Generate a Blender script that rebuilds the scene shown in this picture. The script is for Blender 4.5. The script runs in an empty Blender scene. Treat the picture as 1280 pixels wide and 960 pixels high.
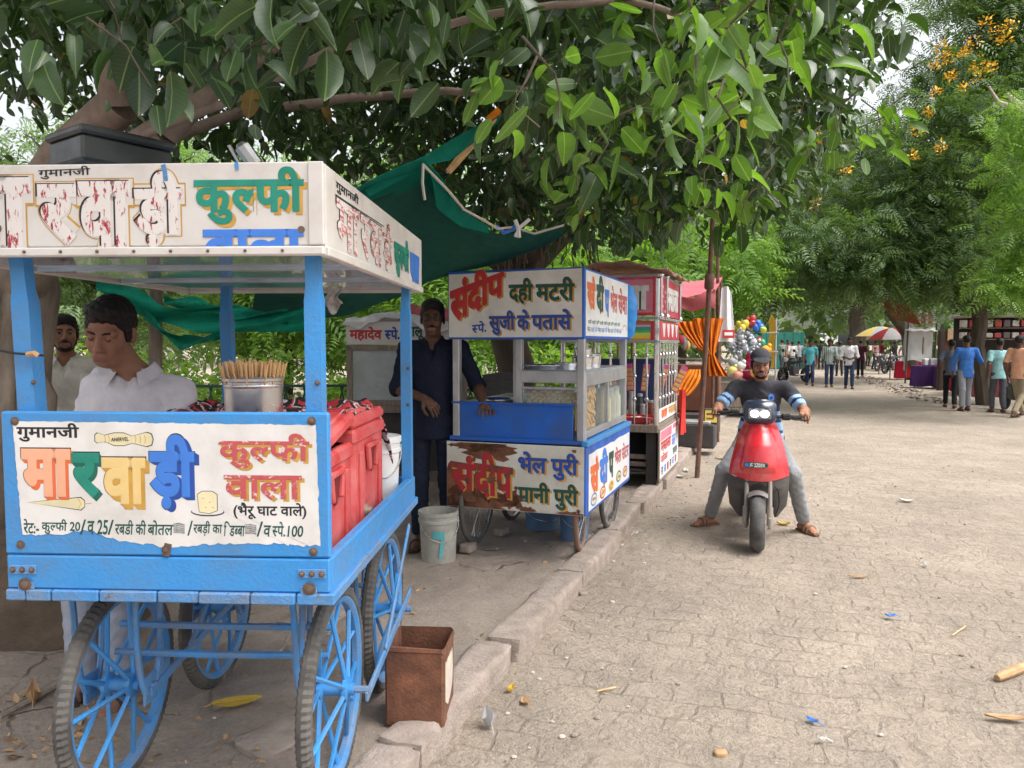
import bpy, bmesh, math, random
import numpy as np
from mathutils import Vector, Matrix, Euler

random.seed(7)
rng = np.random.default_rng(11)
SC = bpy.context.scene
COL = SC.collection
R = math.radians

# ---------------------------------------------------------------- camera, sky, sun, exposure
EYE = 1.6
FPX = 961.0
PITCH = R(3.1)
cam = bpy.data.objects.new('camera', bpy.data.cameras.new('camera'))
COL.objects.link(cam)
cam.location = (0, 0, EYE)
cam.rotation_euler = (R(90) - PITCH, 0, 0)
cam.data.sensor_width = 36
cam.data.lens = 36 * FPX / 1280
cam.data.clip_start = 0.05
cam.data.clip_end = 600
SC.camera = cam

SUN_EL, SUN_AZ = R(62), R(115)          # azimuth clockwise from +Y
wd = bpy.data.worlds.new('World')
SC.world = wd
wd.use_nodes = True
wn = wd.node_tree
bgn = wn.nodes['Background']
sky = wn.nodes.new('ShaderNodeTexSky')
sky.sky_type = 'NISHITA'
sky.sun_disc = False
sky.sun_elevation = SUN_EL
sky.sun_rotation = SUN_AZ
sky.air_density = 1.0
sky.dust_density = 6.0
sky.ozone_density = 0.6
hs = wn.nodes.new('ShaderNodeHueSaturation')      # a bright white overcast rather than a blue sky
hs.inputs['Saturation'].default_value = 0.22
hs.inputs['Value'].default_value = 1.25
wn.links.new(sky.outputs[0], hs.inputs['Color'])
wn.links.new(hs.outputs[0], bgn.inputs[0])
bgn.inputs[1].default_value = 0.15
sd = bpy.data.lights.new('sun', 'SUN')
sd.energy = 0.85
sd.angle = R(40)
sd.color = (1.0, 0.95, 0.88)
sun = bpy.data.objects.new('sun', sd)
COL.objects.link(sun)
sdir = Vector((math.sin(SUN_AZ) * math.cos(SUN_EL), math.cos(SUN_AZ) * math.cos(SUN_EL), math.sin(SUN_EL)))
sun.rotation_euler = sdir.to_track_quat('Z', 'Y').to_euler()
sun.location = (0, 0, 30)
SC.view_settings.view_transform = 'Standard'
SC.view_settings.look = 'None'
SC.view_settings.gamma = 1.0
SC.view_settings.use_curve_mapping = False
SC.view_settings.exposure = 0.88
SC.cycles.max_bounces = 8
SC.cycles.transparent_max_bounces = 12

# ---------------------------------------------------------------- helpers
CP, SP = math.cos(PITCH), math.sin(PITCH)


def at(px, py, Y):
    """Point of the world seen at a photo pixel, Y metres ahead of the camera."""
    u, v = (px - 640) / FPX, (480 - py) / FPX
    d = Vector((u, CP + v * SP, -SP + v * CP))
    return Vector((0, 0, EYE)) + d * (Y / d.y)


def gd(px, py, z=0.0):
    u, v = (px - 640) / FPX, (480 - py) / FPX
    d = Vector((u, CP + v * SP, -SP + v * CP))
    return Vector((0, 0, EYE)) + d * ((z - EYE) / d.z)


def new_mesh(name, V, F, mats, mi=None, smooth=None):
    me = bpy.data.meshes.new(name)
    if isinstance(V, np.ndarray):
        nF, k = F.shape
        me.vertices.add(len(V))
        me.vertices.foreach_set('co', np.ascontiguousarray(V, dtype=np.float32).ravel())
        me.loops.add(nF * k)
        me.loops.foreach_set('vertex_index', np.ascontiguousarray(F, dtype=np.int32).ravel())
        me.polygons.add(nF)
        me.polygons.foreach_set('loop_start', np.arange(0, nF * k, k, dtype=np.int32))
        if mi is not None:
            me.polygons.foreach_set('material_index', np.asarray(mi, dtype=np.int32))
        if smooth:
            me.polygons.foreach_set('use_smooth', np.ones(nF, dtype=bool))
        me.update(calc_edges=True)
    else:
        me.from_pydata(V, [], F)
        if mi is not None:
            me.polygons.foreach_set('material_index', mi)
        if smooth is not None:
            me.polygons.foreach_set('use_smooth', smooth)
        me.update()
    for m in (mats if isinstance(mats, (list, tuple)) else [mats]):
        me.materials.append(m)
    return me


def link(name, me, parent=None, loc=(0, 0, 0), rot=(0, 0, 0)):
    o = bpy.data.objects.new(name, me)
    COL.objects.link(o)
    if parent is not None:
        o.parent = parent
    o.location = loc
    o.rotation_euler = rot
    return o


def tag(o, label=None, cat=None, group=None, kind=None):
    if label: o['label'] = label
    if cat: o['category'] = cat
    if group: o['group'] = group
    if kind: o['kind'] = kind
    return o


def thing(name, label, cat, loc=(0, 0, 0), rotz=0.0, group=None):
    o = bpy.data.objects.new(name, None)
    o.empty_display_size = 0.1
    COL.objects.link(o)
    o.location = loc
    o.rotation_euler = (0, 0, rotz)
    return tag(o, label, cat, group)


def dup(root, loc=None, rot=None, label=None, group=None, parent=None, scale=None):
    def cp(o, par):
        c = o.copy()
        COL.objects.link(c)
        if par is not None:
            c.parent = par
        for ch in list(o.children):
            cp(ch, c)
        return c
    r = cp(root, parent)
    if loc is not None: r.location = loc
    if rot is not None: r.rotation_euler = rot
    if scale is not None: r.scale = (scale,) * 3 if isinstance(scale, (int, float)) else scale
    if label: r['label'] = label
    if group: r['group'] = group
    return r


def rotm(r):
    if r is None: return Matrix.Identity(3)
    if isinstance(r, Matrix): return r
    if isinstance(r, (int, float)): return Matrix.Rotation(r, 3, 'Z')
    return Euler(r).to_matrix()


def frame_from(d):
    d = Vector(d).normalized()
    a = Vector((0, 0, 1)) if abs(d.z) < 0.9 else Vector((1, 0, 0))
    u = d.cross(a).normalized()
    return u, d.cross(u).normalized(), d


class MB:
    def __init__(s):
        s.v, s.f, s.m, s.s = [], [], [], []

    def add(s, V, F, m=0, smooth=False):
        b = len(s.v)
        s.v += [tuple(p) for p in V]
        s.f += [tuple(i + b for i in q) for q in F]
        s.m += [m] * len(F)
        s.s += [smooth] * len(F)
        return s

    def box(s, c, sz, m=0, r=None, ch=0.003):
        M_, c = rotm(r), Vector(c)
        h = [abs(x) / 2 for x in sz]
        ch = min(ch, min(h) * 0.6)
        V, ix = [], {}
        for sx in (-1, 1):
            for sy in (-1, 1):
                for szz in (-1, 1):
                    sg = (sx, sy, szz)
                    for a in range(3):
                        p = [sg[i] * (h[i] - (0 if i == a else ch)) for i in range(3)]
                        ix[(sg, a)] = len(V)
                        V.append(c + M_ @ Vector(p))
        F = []
        for a in range(3):
            b, d = (a + 1) % 3, (a + 2) % 3
            for sg in (-1, 1):
                q = []
                for (i, j) in ((-1, -1), (1, -1), (1, 1), (-1, 1)):
                    t = [0, 0, 0]; t[a] = sg; t[b] = i; t[d] = j
                    q.append(ix[(tuple(t), a)])
                F.append(q if sg > 0 else q[::-1])
        for a in range(3):                      # edge chamfers along axis a
            b, d = (a + 1) % 3, (a + 2) % 3
            for i in (-1, 1):
                for j in (-1, 1):
                    t0 = [0, 0, 0]; t0[a] = -1; t0[b] = i; t0[d] = j
                    t1 = list(t0); t1[a] = 1
                    t0, t1 = tuple(t0), tuple(t1)
                    q = [ix[(t0, b)], ix[(t1, b)], ix[(t1, d)], ix[(t0, d)]]
                    F.append(q[::-1] if i * j > 0 else q)
        for sx in (-1, 1):
            for sy in (-1, 1):
                for szz in (-1, 1):
                    q = [ix[((sx, sy, szz), a)] for a in range(3)]
                    F.append(q if sx * sy * szz > 0 else q[::-1])
        return s.add(V, F, m)

    def tube(s, pts, r, n=8, m=0, caps=True, closed=False, flat=None):
        P = [Vector(p) for p in pts]
        N = len(P)
        rr = r if isinstance(r, (list, tuple)) else [r] * N
        V, F = [], []
        u = None
        for i in range(N):
            if closed: d = P[(i + 1) % N] - P[i - 1]
            else: d = P[min(i + 1, N - 1)] - P[max(i - 1, 0)]
            d = d.normalized() if d.length > 1e-9 else Vector((0, 0, 1))
            if u is None: u = frame_from(d)[0]
            u = (u - d * u.dot(d))
            u = u.normalized() if u.length > 1e-6 else frame_from(d)[0]
            w = d.cross(u)
            for k in range(n):
                a = 2 * math.pi * k / n
                V.append(P[i] + (u * math.cos(a) + w * math.sin(a) * (flat or 1)) * rr[i])
        for i in range(N if closed else N - 1):
            j = (i + 1) % N
            for k in range(n):
                l = (k + 1) % n
                F.append((i * n + k, i * n + l, j * n + l, j * n + k))
        if caps and not closed:
            F.append(tuple(range(n))[::-1])
            F.append(tuple((N - 1) * n + k for k in range(n)))
        return s.add(V, F, m, True)

    def lathe(s, prof, c=(0, 0, 0), n=24, m=0, r=None, smooth=True, sq=1.0):
        M_, c = rotm(r), Vector(c)
        V, F = [], []
        for (rad, z) in prof:
            for k in range(n):
                a = 2 * math.pi * k / n
                V.append(c + M_ @ Vector((rad * math.cos(a), rad * math.sin(a) * sq, z)))
        for i in range(len(prof) - 1):
            for k in range(n):
                l = (k + 1) % n
                F.append((i * n + k, i * n + l, (i + 1) * n + l, (i + 1) * n + k))
        if prof[0][0] > 1e-5: F.append(tuple(range(n))[::-1])
        if prof[-1][0] > 1e-5: F.append(tuple((len(prof) - 1) * n + k for k in range(n)))
        return s.add(V, F, m, smooth)

    def sphere(s, c, r, nu=12, nv=8, m=0, R_=None):
        M_, c = rotm(R_), Vector(c)
        rx, ry, rz = (r, r, r) if isinstance(r, (int, float)) else r
        V, F = [], []
        for j in range(nv + 1):
            t = math.pi * j / nv
            for i in range(nu):
                a = 2 * math.pi * i / nu
                V.append(c + M_ @ Vector((rx * math.sin(t) * math.cos(a), ry * math.sin(t) * math.sin(a), rz * math.cos(t))))
        for j in range(nv):
            for i in range(nu):
                k = (i + 1) % nu
                F.append((j * nu + i, (j + 1) * nu + i, (j + 1) * nu + k, j * nu + k))
        return s.add(V, F, m, True)

    def prism(s, poly, th, o=(0, 0, 0), u=(1, 0, 0), v=(0, 0, 1), m=0, smooth=False):
        """2D outline (x,y) set in the plane o+x*u+y*v, given thickness along u x v."""
        o, u, v = Vector(o), Vector(u), Vector(v)
        n = u.cross(v).normalized()
        A = [o + u * x + v * y for x, y in poly]
        k = len(A)
        V = A + [p + n * th for p in A]
        F = [tuple(range(k))[::-1], tuple(range(k, 2 * k))] + [(i, (i + 1) % k, k + (i + 1) % k, k + i) for i in range(k)]
        return s.add(V, F, m, smooth)

    def sheet(s, fn, nu, nv, m=0, th=0.0, smooth=True):
        V = [Vector(fn(i / nu, j / nv)) for j in range(nv + 1) for i in range(nu + 1)]
        W = nu + 1
        F = [(j * W + i, j * W + i + 1, (j + 1) * W + i + 1, (j + 1) * W + i) for j in range(nv) for i in range(nu)]
        if th:
            nrm = [Vector((0, 0, 0)) for _ in V]
            for q in F:
                nn = (V[q[1]] - V[q[0]]).cross(V[q[3]] - V[q[0]])
                for i in q: nrm[i] += nn
            b = len(V)
            V += [V[i] - nrm[i].normalized() * th for i in range(b)]
            F2 = [tuple(i + b for i in q[::-1]) for q in F]
            edge = [i for i in range(nu + 1)] + [j * W + nu for j in range(1, nv + 1)] + [nv * W + i for i in range(nu - 1, -1, -1)] + [j * W for j in range(nv - 1, 0, -1)]
            F3 = [(edge[(k + 1) % len(edge)], edge[k], edge[k] + b, edge[(k + 1) % len(edge)] + b) for k in range(len(edge))]
            F = F + F2 + F3
        return s.add(V, F, m, smooth)

    def build(s, name, mats, parent=None, loc=(0, 0, 0), rot=(0, 0, 0), ang=35):
        me = new_mesh(name, s.v, s.f, mats, s.m, s.s)
        if any(s.s):
            me.set_sharp_from_angle(angle=R(ang))
        return link(name, me, parent, loc, rot)


# ---------------------------------------------------------------- materials
def nd(nt, t, **kw):
    n = nt.nodes.new(t)
    for k, v in kw.items():
        if k in n.inputs: n.inputs[k].default_value = v
        else: setattr(n, k, v)
    return n


def c4(c): return (c[0], c[1], c[2], 1.0)


def mixc(nt, fac, a, b, mode='MIX'):
    n = nt.nodes.new('ShaderNodeMix')
    n.data_type = 'RGBA'
    n.blend_type = mode
    for sock, val in ((0, fac), (6, a), (7, b)):
        if hasattr(val, 'is_output'): nt.links.new(val, n.inputs[sock])
        elif sock == 0: n.inputs[0].default_value = val
        else: n.inputs[sock].default_value = c4(val)
    return n.outputs[2]


def ramp(nt, val, p0, p1, c0=(0, 0, 0), c1=(1, 1, 1)):
    n = nt.nodes.new('ShaderNodeValToRGB')
    n.color_ramp.elements[0].position, n.color_ramp.elements[1].position = p0, p1
    n.color_ramp.elements[0].color, n.color_ramp.elements[1].color = c4(c0), c4(c1)
    nt.links.new(val, n.inputs[0])
    return n.outputs[0]


def noise(nt, vec, scale, detail=4, rough=0.6, dist=0.0):
    n = nd(nt, 'ShaderNodeTexNoise', Scale=scale, Detail=detail, Roughness=rough, Distortion=dist)
    if vec is not None: nt.links.new(vec, n.inputs['Vector'])
    return n.outputs[0]


def coord(nt, stretch=None, which='Object'):
    tc = nt.nodes.new('ShaderNodeTexCoord')
    if which == 'World':
        g = nt.nodes.new('ShaderNodeNewGeometry')
        v = g.outputs['Position']
    else: v = tc.outputs[which]
    if stretch:
        mp = nt.nodes.new('ShaderNodeMapping')
        mp.inputs['Scale'].default_value = stretch
        nt.links.new(v, mp.inputs['Vector'])
        v = mp.outputs[0]
    return v


MATS = {}


def mat(name, col, rough=0.6, metal=0.0, var=0.12, vs=6.0, bump=0.0, bs=60.0, chip=None, cs=9.0, chipc=(0.25, 0.2, 0.16),
        dirt=0.0, dirtc=(0.3, 0.25, 0.2), ds=3.0, stretch=None, spec=0.5, coat=0.0, emis=0.0, trans=0.0, which='Object', island=0.0, alpha=1.0):
    if name in MATS: return MATS[name]
    m = bpy.data.materials.new(name)
    m.use_nodes = True
    nt = m.node_tree
    b = nt.nodes['Principled BSDF']
    v = coord(nt, stretch, which)
    lo = tuple(max(0, x * (1 - var)) for x in col)
    hi = tuple(min(1, x * (1 + var)) for x in col)
    cur = ramp(nt, noise(nt, v, vs, 5), 0.3, 0.7, lo, hi)
    if island:
        g = nt.nodes.new('ShaderNodeNewGeometry')
        cur = mixc(nt, 1.0, cur, ramp(nt, g.outputs['Random Per Island'], 0, 1, (1 - island,) * 3, (1 + island,) * 3), 'MULTIPLY')
    if dirt:
        f = ramp(nt, noise(nt, v, ds, 6, 0.65), 0.52 - dirt * 0.35, 0.78)
        cur = mixc(nt, f, cur, dirtc)
    if chip:
        f = ramp(nt, noise(nt, v, cs, 8, 0.7, 0.4), 0.75 - chip * 0.35, 0.76 - chip * 0.35)
        cur = mixc(nt, f, cur, chipc)
    nt.links.new(cur, b.inputs['Base Color'])
    b.inputs['Roughness'].default_value = rough
    b.inputs['Metallic'].default_value = metal
    b.inputs['Specular IOR Level'].default_value = spec
    b.inputs['Coat Weight'].default_value = coat
    if rough > 0.08:
        rr = nt.nodes.new('ShaderNodeMapRange')
        nt.links.new(noise(nt, v, vs * 2.3, 4), rr.inputs[0])
        rr.inputs[1].default_value, rr.inputs[2].default_value = 0.3, 0.7
        rr.inputs[3].default_value, rr.inputs[4].default_value = max(0.03, rough - 0.1), min(1, rough + 0.1)
        nt.links.new(rr.outputs[0], b.inputs['Roughness'])
    if bump:
        bp = nd(nt, 'ShaderNodeBump', Strength=bump, Distance=0.01)
        nt.links.new(noise(nt, v, bs, 5), bp.inputs['Height'])
        nt.links.new(bp.outputs[0], b.inputs['Normal'])
    if emis:
        b.inputs['Emission Color'].default_value = c4(col)
        b.inputs['Emission Strength'].default_value = emis
    if trans:
        b.inputs['Transmission Weight'].default_value = trans
    if alpha < 1: b.inputs['Alpha'].default_value = alpha
    MATS[name] = m
    return m


def cloth_mat(name, col, var=0.1, transl=0.0, net=0.0, stripes=None, rough=0.9, alpha=1.0, crease=0.0):
    """Woven cloth; transl lets light through, stripes=(axis, scale, colour)."""
    if name in MATS: return MATS[name]
    m = mat(name, col, rough, var=var, vs=14, bump=0.25, bs=260, spec=0.2)
    nt = m.node_tree
    b = nt.nodes['Principled BSDF']
    if crease:
        v = coord(nt, (1, 1, 0.75))
        b1 = nd(nt, 'ShaderNodeBump', Strength=crease, Distance=0.05)
        nt.links.new(noise(nt, v, 6.5, 2, 0.5, 1.6), b1.inputs['Height'])
        b2 = nd(nt, 'ShaderNodeBump', Strength=crease * 0.7, Distance=0.02)
        nt.links.new(ramp(nt, noise(nt, v, 15, 2, 0.5, 2.2), 0.35, 0.6), b2.inputs['Height'])
        nt.links.new(b1.outputs[0], b2.inputs['Normal'])
        nt.links.new(b2.outputs[0], b.inputs['Normal'])
    if stripes:
        ax, scl, c2, wid = stripes
        v = coord(nt)
        sp = nt.nodes.new('ShaderNodeSeparateXYZ')
        nt.links.new(v, sp.inputs[0])
        mu = nd(nt, 'ShaderNodeMath', operation='MULTIPLY'); mu.inputs[1].default_value = scl
        nt.links.new(sp.outputs[ax], mu.inputs[0])
        fr = nd(nt, 'ShaderNodeMath', operation='FRACT'); nt.links.new(mu.outputs[0], fr.inputs[0])
        lt = nd(nt, 'ShaderNodeMath', operation='LESS_THAN'); lt.inputs[1].default_value = wid
        nt.links.new(fr.outputs[0], lt.inputs[0])
        old = b.inputs['Base Color'].links[0].from_socket
        nt.links.new(mixc(nt, lt.outputs[0], old, c2), b.inputs['Base Color'])
    if transl or net:
        out = nt.nodes['Material Output']
        cur = b.outputs[0]
        if transl:
            t = nd(nt, 'ShaderNodeBsdfTranslucent')
            t.inputs[0].default_value = c4(col)
            mx = nd(nt, 'ShaderNodeMixShader'); mx.inputs[0].default_value = transl
            nt.links.new(cur, mx.inputs[1]); nt.links.new(t.outputs[0], mx.inputs[2])
            cur = mx.outputs[0]
        if net:
            t = nd(nt, 'ShaderNodeBsdfTransparent')
            mx = nd(nt, 'ShaderNodeMixShader'); mx.inputs[0].default_value = net
            nt.links.new(cur, mx.inputs[1]); nt.links.new(t.outputs[0], mx.inputs[2])
            cur = mx.outputs[0]
        nt.links.new(cur, out.inputs['Surface'])
    return m


def leaf_mat(name, c0, c1, transl=0.35, rough=0.45, tcol=None, rare=None, vein=0.0):
    if name in MATS: return MATS[name]
    m = bpy.data.materials.new(name)
    m.use_nodes = True
    nt = m.node_tree
    b = nt.nodes['Principled BSDF']
    g = nt.nodes.new('ShaderNodeNewGeometry')
    rnd = g.outputs['Random Per Island']
    cur = ramp(nt, rnd, 0.0, 1.0, c0, c1)
    if rare:
        f = nd(nt, 'ShaderNodeMath', operation='GREATER_THAN'); f.inputs[1].default_value = 1 - rare[1]
        nt.links.new(rnd, f.inputs[0])
        cur = mixc(nt, f.outputs[0], cur, rare[0])
    v = coord(nt, which='World')
    cur = mixc(nt, 0.5, cur, ramp(nt, noise(nt, v, 25, 3), 0.3, 0.7, (0.7,) * 3, (1.25,) * 3), 'MULTIPLY')
    if vein:                                    # pale midrib and faint side veins
        def mth(op, x, y):
            n = nd(nt, 'ShaderNodeMath', operation=op)
            for i, q in enumerate((x, y)):
                if hasattr(q, 'is_output'): nt.links.new(q, n.inputs[i])
                else: n.inputs[i].default_value = q
            return n.outputs[0]
        uv = nt.nodes.new('ShaderNodeUVMap')
        sp = nt.nodes.new('ShaderNodeSeparateXYZ')
        nt.links.new(uv.outputs[0], sp.inputs[0])
        au = mth('ABSOLUTE', sp.outputs[0], 0)
        rib = mth('LESS_THAN', au, 0.014)
        side = mth('LESS_THAN', mth('FRACT', mth('MULTIPLY', mth('SUBTRACT', sp.outputs[1], mth('MULTIPLY', au, 0.7)), 11.0), 0), 0.10)
        cur = mixc(nt, mth('MAXIMUM', mth('MULTIPLY', rib, vein), mth('MULTIPLY', side, vein * 0.22)), cur, (0.30, 0.38, 0.14))
    nt.links.new(cur, b.inputs['Base Color'])
    b.inputs['Roughness'].default_value = rough
    b.inputs['Specular IOR Level'].default_value = 0.45
    t = nd(nt, 'ShaderNodeBsdfTranslucent')
    nt.links.new(mixc(nt, 1.0, cur, tcol or (1.9, 1.9, 0.7), 'MULTIPLY'), t.inputs[0])
    mx = nd(nt, 'ShaderNodeMixShader'); mx.inputs[0].default_value = transl
    nt.links.new(b.outputs[0], mx.inputs[1]); nt.links.new(t.outputs[0], mx.inputs[2])
    nt.links.new(mx.outputs[0], nt.nodes['Material Output'].inputs['Surface'])
    MATS[name] = m
    return m


def worn_mat(name, col, under, amt=0.5, stretch=(3, 3, 30), scale=6.0):
    """Sign-painter's colour rubbed through to the board below."""
    if name in MATS: return MATS[name]
    m = bpy.data.materials.new(name)
    m.use_nodes = True
    nt = m.node_tree
    b = nt.nodes['Principled BSDF']
    v = coord(nt, stretch)
    f = ramp(nt, noise(nt, v, scale, 6, 0.7, 0.6), 0.62 - amt * 0.3, 0.66 - amt * 0.3)
    nt.links.new(mixc(nt, f, col, under), b.inputs['Base Color'])
    b.inputs['Roughness'].default_value = 0.6
    MATS[name] = m
    return m


def glass_mat(name='pane_glass', tint=(0.9, 0.93, 0.93), op=0.08):
    if name in MATS: return MATS[name]
    m = bpy.data.materials.new(name)
    m.use_nodes = True
    nt = m.node_tree
    b = nt.nodes['Principled BSDF']
    b.inputs['Base Color'].default_value = c4(tint)
    b.inputs['Roughness'].default_value = 0.12
    t = nd(nt, 'ShaderNodeBsdfTransparent')
    t.inputs[0].default_value = c4(tint)
    mx = nd(nt, 'ShaderNodeMixShader')
    v = coord(nt)
    rr = nt.nodes.new('ShaderNodeMapRange')
    nt.links.new(noise(nt, v, 9, 5), rr.inputs[0])
    rr.inputs[1].default_value, rr.inputs[2].default_value = 0.3, 0.7
    rr.inputs[3].default_value, rr.inputs[4].default_value = 1 - op * 1.6, 1 - op * 0.5
    nt.links.new(rr.outputs[0], mx.inputs[0])
    nt.links.new(b.outputs[0], mx.inputs[1]); nt.links.new(t.outputs[0], mx.inputs[2])
    nt.links.new(mx.outputs[0], nt.nodes['Material Output'].inputs['Surface'])
    MATS[name] = m
    return m


# ---------------------------------------------------------------- painted lettering
_GC = {}


def glyphs(s, w):
    """Outline mesh of a run of letters, thickened by w; flattened later."""
    if (s, w) in _GC: return _GC[(s, w)]
    c = bpy.data.curves.new('g', 'FONT')
    c.body = s
    c.size = 1.0
    c.resolution_u = 4
    c.bevel_depth = w
    c.bevel_resolution = 1
    o = bpy.data.objects.new('g', c)
    COL.objects.link(o)
    dg = bpy.context.evaluated_depsgraph_get()
    me = bpy.data.meshes.new_from_object(o.evaluated_get(dg))
    V = np.zeros(len(me.vertices) * 3, dtype=np.float32)
    me.vertices.foreach_get('co', V)
    V = V.reshape(-1, 3).astype(float)
    F = [tuple(p.vertices) for p in me.polygons]
    bpy.data.objects.remove(o)
    bpy.data.curves.remove(c)
    bpy.data.meshes.remove(me)
    V[:, 2] /= max(w, 1e-6)
    _GC[(s, w)] = (V, F)
    return V, F


def clip2(V, F, axis, val, keep_less=True):
    bm = bmesh.new()
    vs = [bm.verts.new(p) for p in V]
    for q in F:
        try: bm.faces.new([vs[i] for i in q])
        except ValueError: pass
    co, no = [0, 0, 0], [0, 0, 0]
    co[axis] = val
    no[axis] = 1
    bmesh.ops.bisect_plane(bm, geom=bm.verts[:] + bm.edges[:] + bm.faces[:], plane_co=co, plane_no=no,
                           clear_outer=keep_less, clear_inner=not keep_less)
    bm.verts.index_update()
    V2 = np.array([v.co[:] for v in bm.verts]).reshape(-1, 3)
    F2 = [tuple(v.index for v in f.verts) for f in bm.faces]
    bm.free()
    return V2, F2


def word(spec, w=0.04):
    """Runs split by |; a run ending in ~ is a half consonant and loses its upright."""
    if (spec, w, 1) in _GC: return _GC[(spec, w, 1)]
    VV, FF, x = [], [], 0.0
    nb = 0
    for run in spec.split('|'):
        half = run.endswith('~')
        V, F = glyphs(run.rstrip('~'), w)
        V = V.copy()
        V[:, 0] -= V[:, 0].min()
        if half:
            V, F = clip2(V, F, 0, V[:, 0].max() - 0.215 - w)
        V[:, 0] += x
        x = V[:, 0].max() - (0.0 if half else w * 1.2)
        VV.append(V)
        FF += [tuple(i + nb for i in q) for q in F]
        nb += len(V)
    r = (np.concatenate(VV), FF)
    _GC[(spec, w, 1)] = r
    return r


class Board:
    """A flat face: origin lower-left, U right, V up. Letters are laid out in photo pixels of that face."""
    def __init__(s, o, U, V, px, mats):
        s.o, s.U, s.V = Vector(o), Vector(U), Vector(V)
        s.n = s.U.cross(s.V).normalized()
        s.px = px
        s.mb = MB()
        s.mats = mats

    def P(s, x, y, h):
        x0, x1, y0, y1 = s.px
        return s.o + s.U * ((x - x0) / (x1 - x0)) + s.V * ((y1 - y) / (y1 - y0)) + s.n * h

    def text(s, spec, box, m, layer=1, w=0.04, off=(0, 0), slope=0.0, clip=None, warp=None, sh=0.0):
        V, F = word(spec, w if w >= 0.12 else w * 0.55)
        if clip: V, F = clip2(V, F, 1, V[:, 1].min() + (V[:, 1].max() - V[:, 1].min()) * clip, keep_less=False)
        x0, x1, y0, y1 = box
        a, b = V.min(0), V.max(0)
        fx = (V[:, 0] - a[0]) / (b[0] - a[0])
        fy = (V[:, 1] - a[1]) / (b[1] - a[1])
        out = []
        for i in range(len(V)):
            u, t = fx[i], fy[i]
            if warp: u, t = warp(u, t)
            x = x0 + (x1 - x0) * u + off[0] + sh * t
            y = y1 - (y1 - y0) * t + off[1] + slope * u
            out.append(s.P(x, y, 0.0009 * layer + 0.0004 * V[i, 2]))
        s.mb.add(out, F, m)

    def shadowed(s, spec, box, m, ms, w=0.04, d=(3, 3), n=1, layer=1, **k):
        for i in range(n, 0, -1):
            s.text(spec, box, ms, layer, w, (d[0] * i / n, d[1] * i / n), **k)
        s.text(spec, box, m, layer + 1.2, w, **k)

    def poly(s, pts, m, layer=1):
        V = [s.P(x, y, 0.0009 * layer) for x, y in pts]
        s.mb.add(V, [tuple(range(len(V)))[::-1]], m)

    def stroke(s, pts, wid, m, layer=1):
        """Brush line along pixel points."""
        n = len(pts)
        L, Rr = [], []
        for i in range(n):
            dx = pts[min(i + 1, n - 1)][0] - pts[max(i - 1, 0)][0]
            dy = pts[min(i + 1, n - 1)][1] - pts[max(i - 1, 0)][1]
            l = math.hypot(dx, dy) or 1
            wd_ = wid * (0.8 + 0.4 * random.random())
            L.append(s.P(pts[i][0] - dy / l * wd_ / 2, pts[i][1] + dx / l * wd_ / 2, 0.0009 * layer))
            Rr.append(s.P(pts[i][0] + dy / l * wd_ / 2, pts[i][1] - dx / l * wd_ / 2, 0.0009 * layer))
        s.mb.add(L + Rr, [(i, i + 1, n + i + 1, n + i) for i in range(n - 1)], m)

    def disc(s, x, y, rx, ry, m, layer=1, n=20):
        s.poly([(x + rx * math.cos(2 * math.pi * i / n), y + ry * math.sin(2 * math.pi * i / n)) for i in range(n)], m, layer)

    def done(s, parent, name='lettering'):
        return s.mb.build(name, s.mats, parent)


# ---------------------------------------------------------------- smooth bodies from blended volumes
def cap(a, b, ra, rb=None, flat=None, k=None, cuts=(), sub=False):
    return dict(t='c', a=Vector(a), b=Vector(b), ra=ra, rb=ra if rb is None else rb, flat=flat, k=k, cuts=cuts, sub=sub)


def ell(c, r, R_=None, k=None, cuts=(), sub=False):
    return dict(t='e', c=Vector(c), r=(r, r, r) if isinstance(r, (int, float)) else r, R=R_, k=k, cuts=cuts, sub=sub)


def _axis(lo, hi, coarse, fines):
    xs, x = [], lo
    while x < hi + coarse:
        xs.append(x)
        h = coarse
        for a, b, f in fines:
            if a - f <= x <= b: h = min(h, f)
            elif x < a < x + h: h = max(a - x, f)
        x += h
    return np.array(xs)


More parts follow.
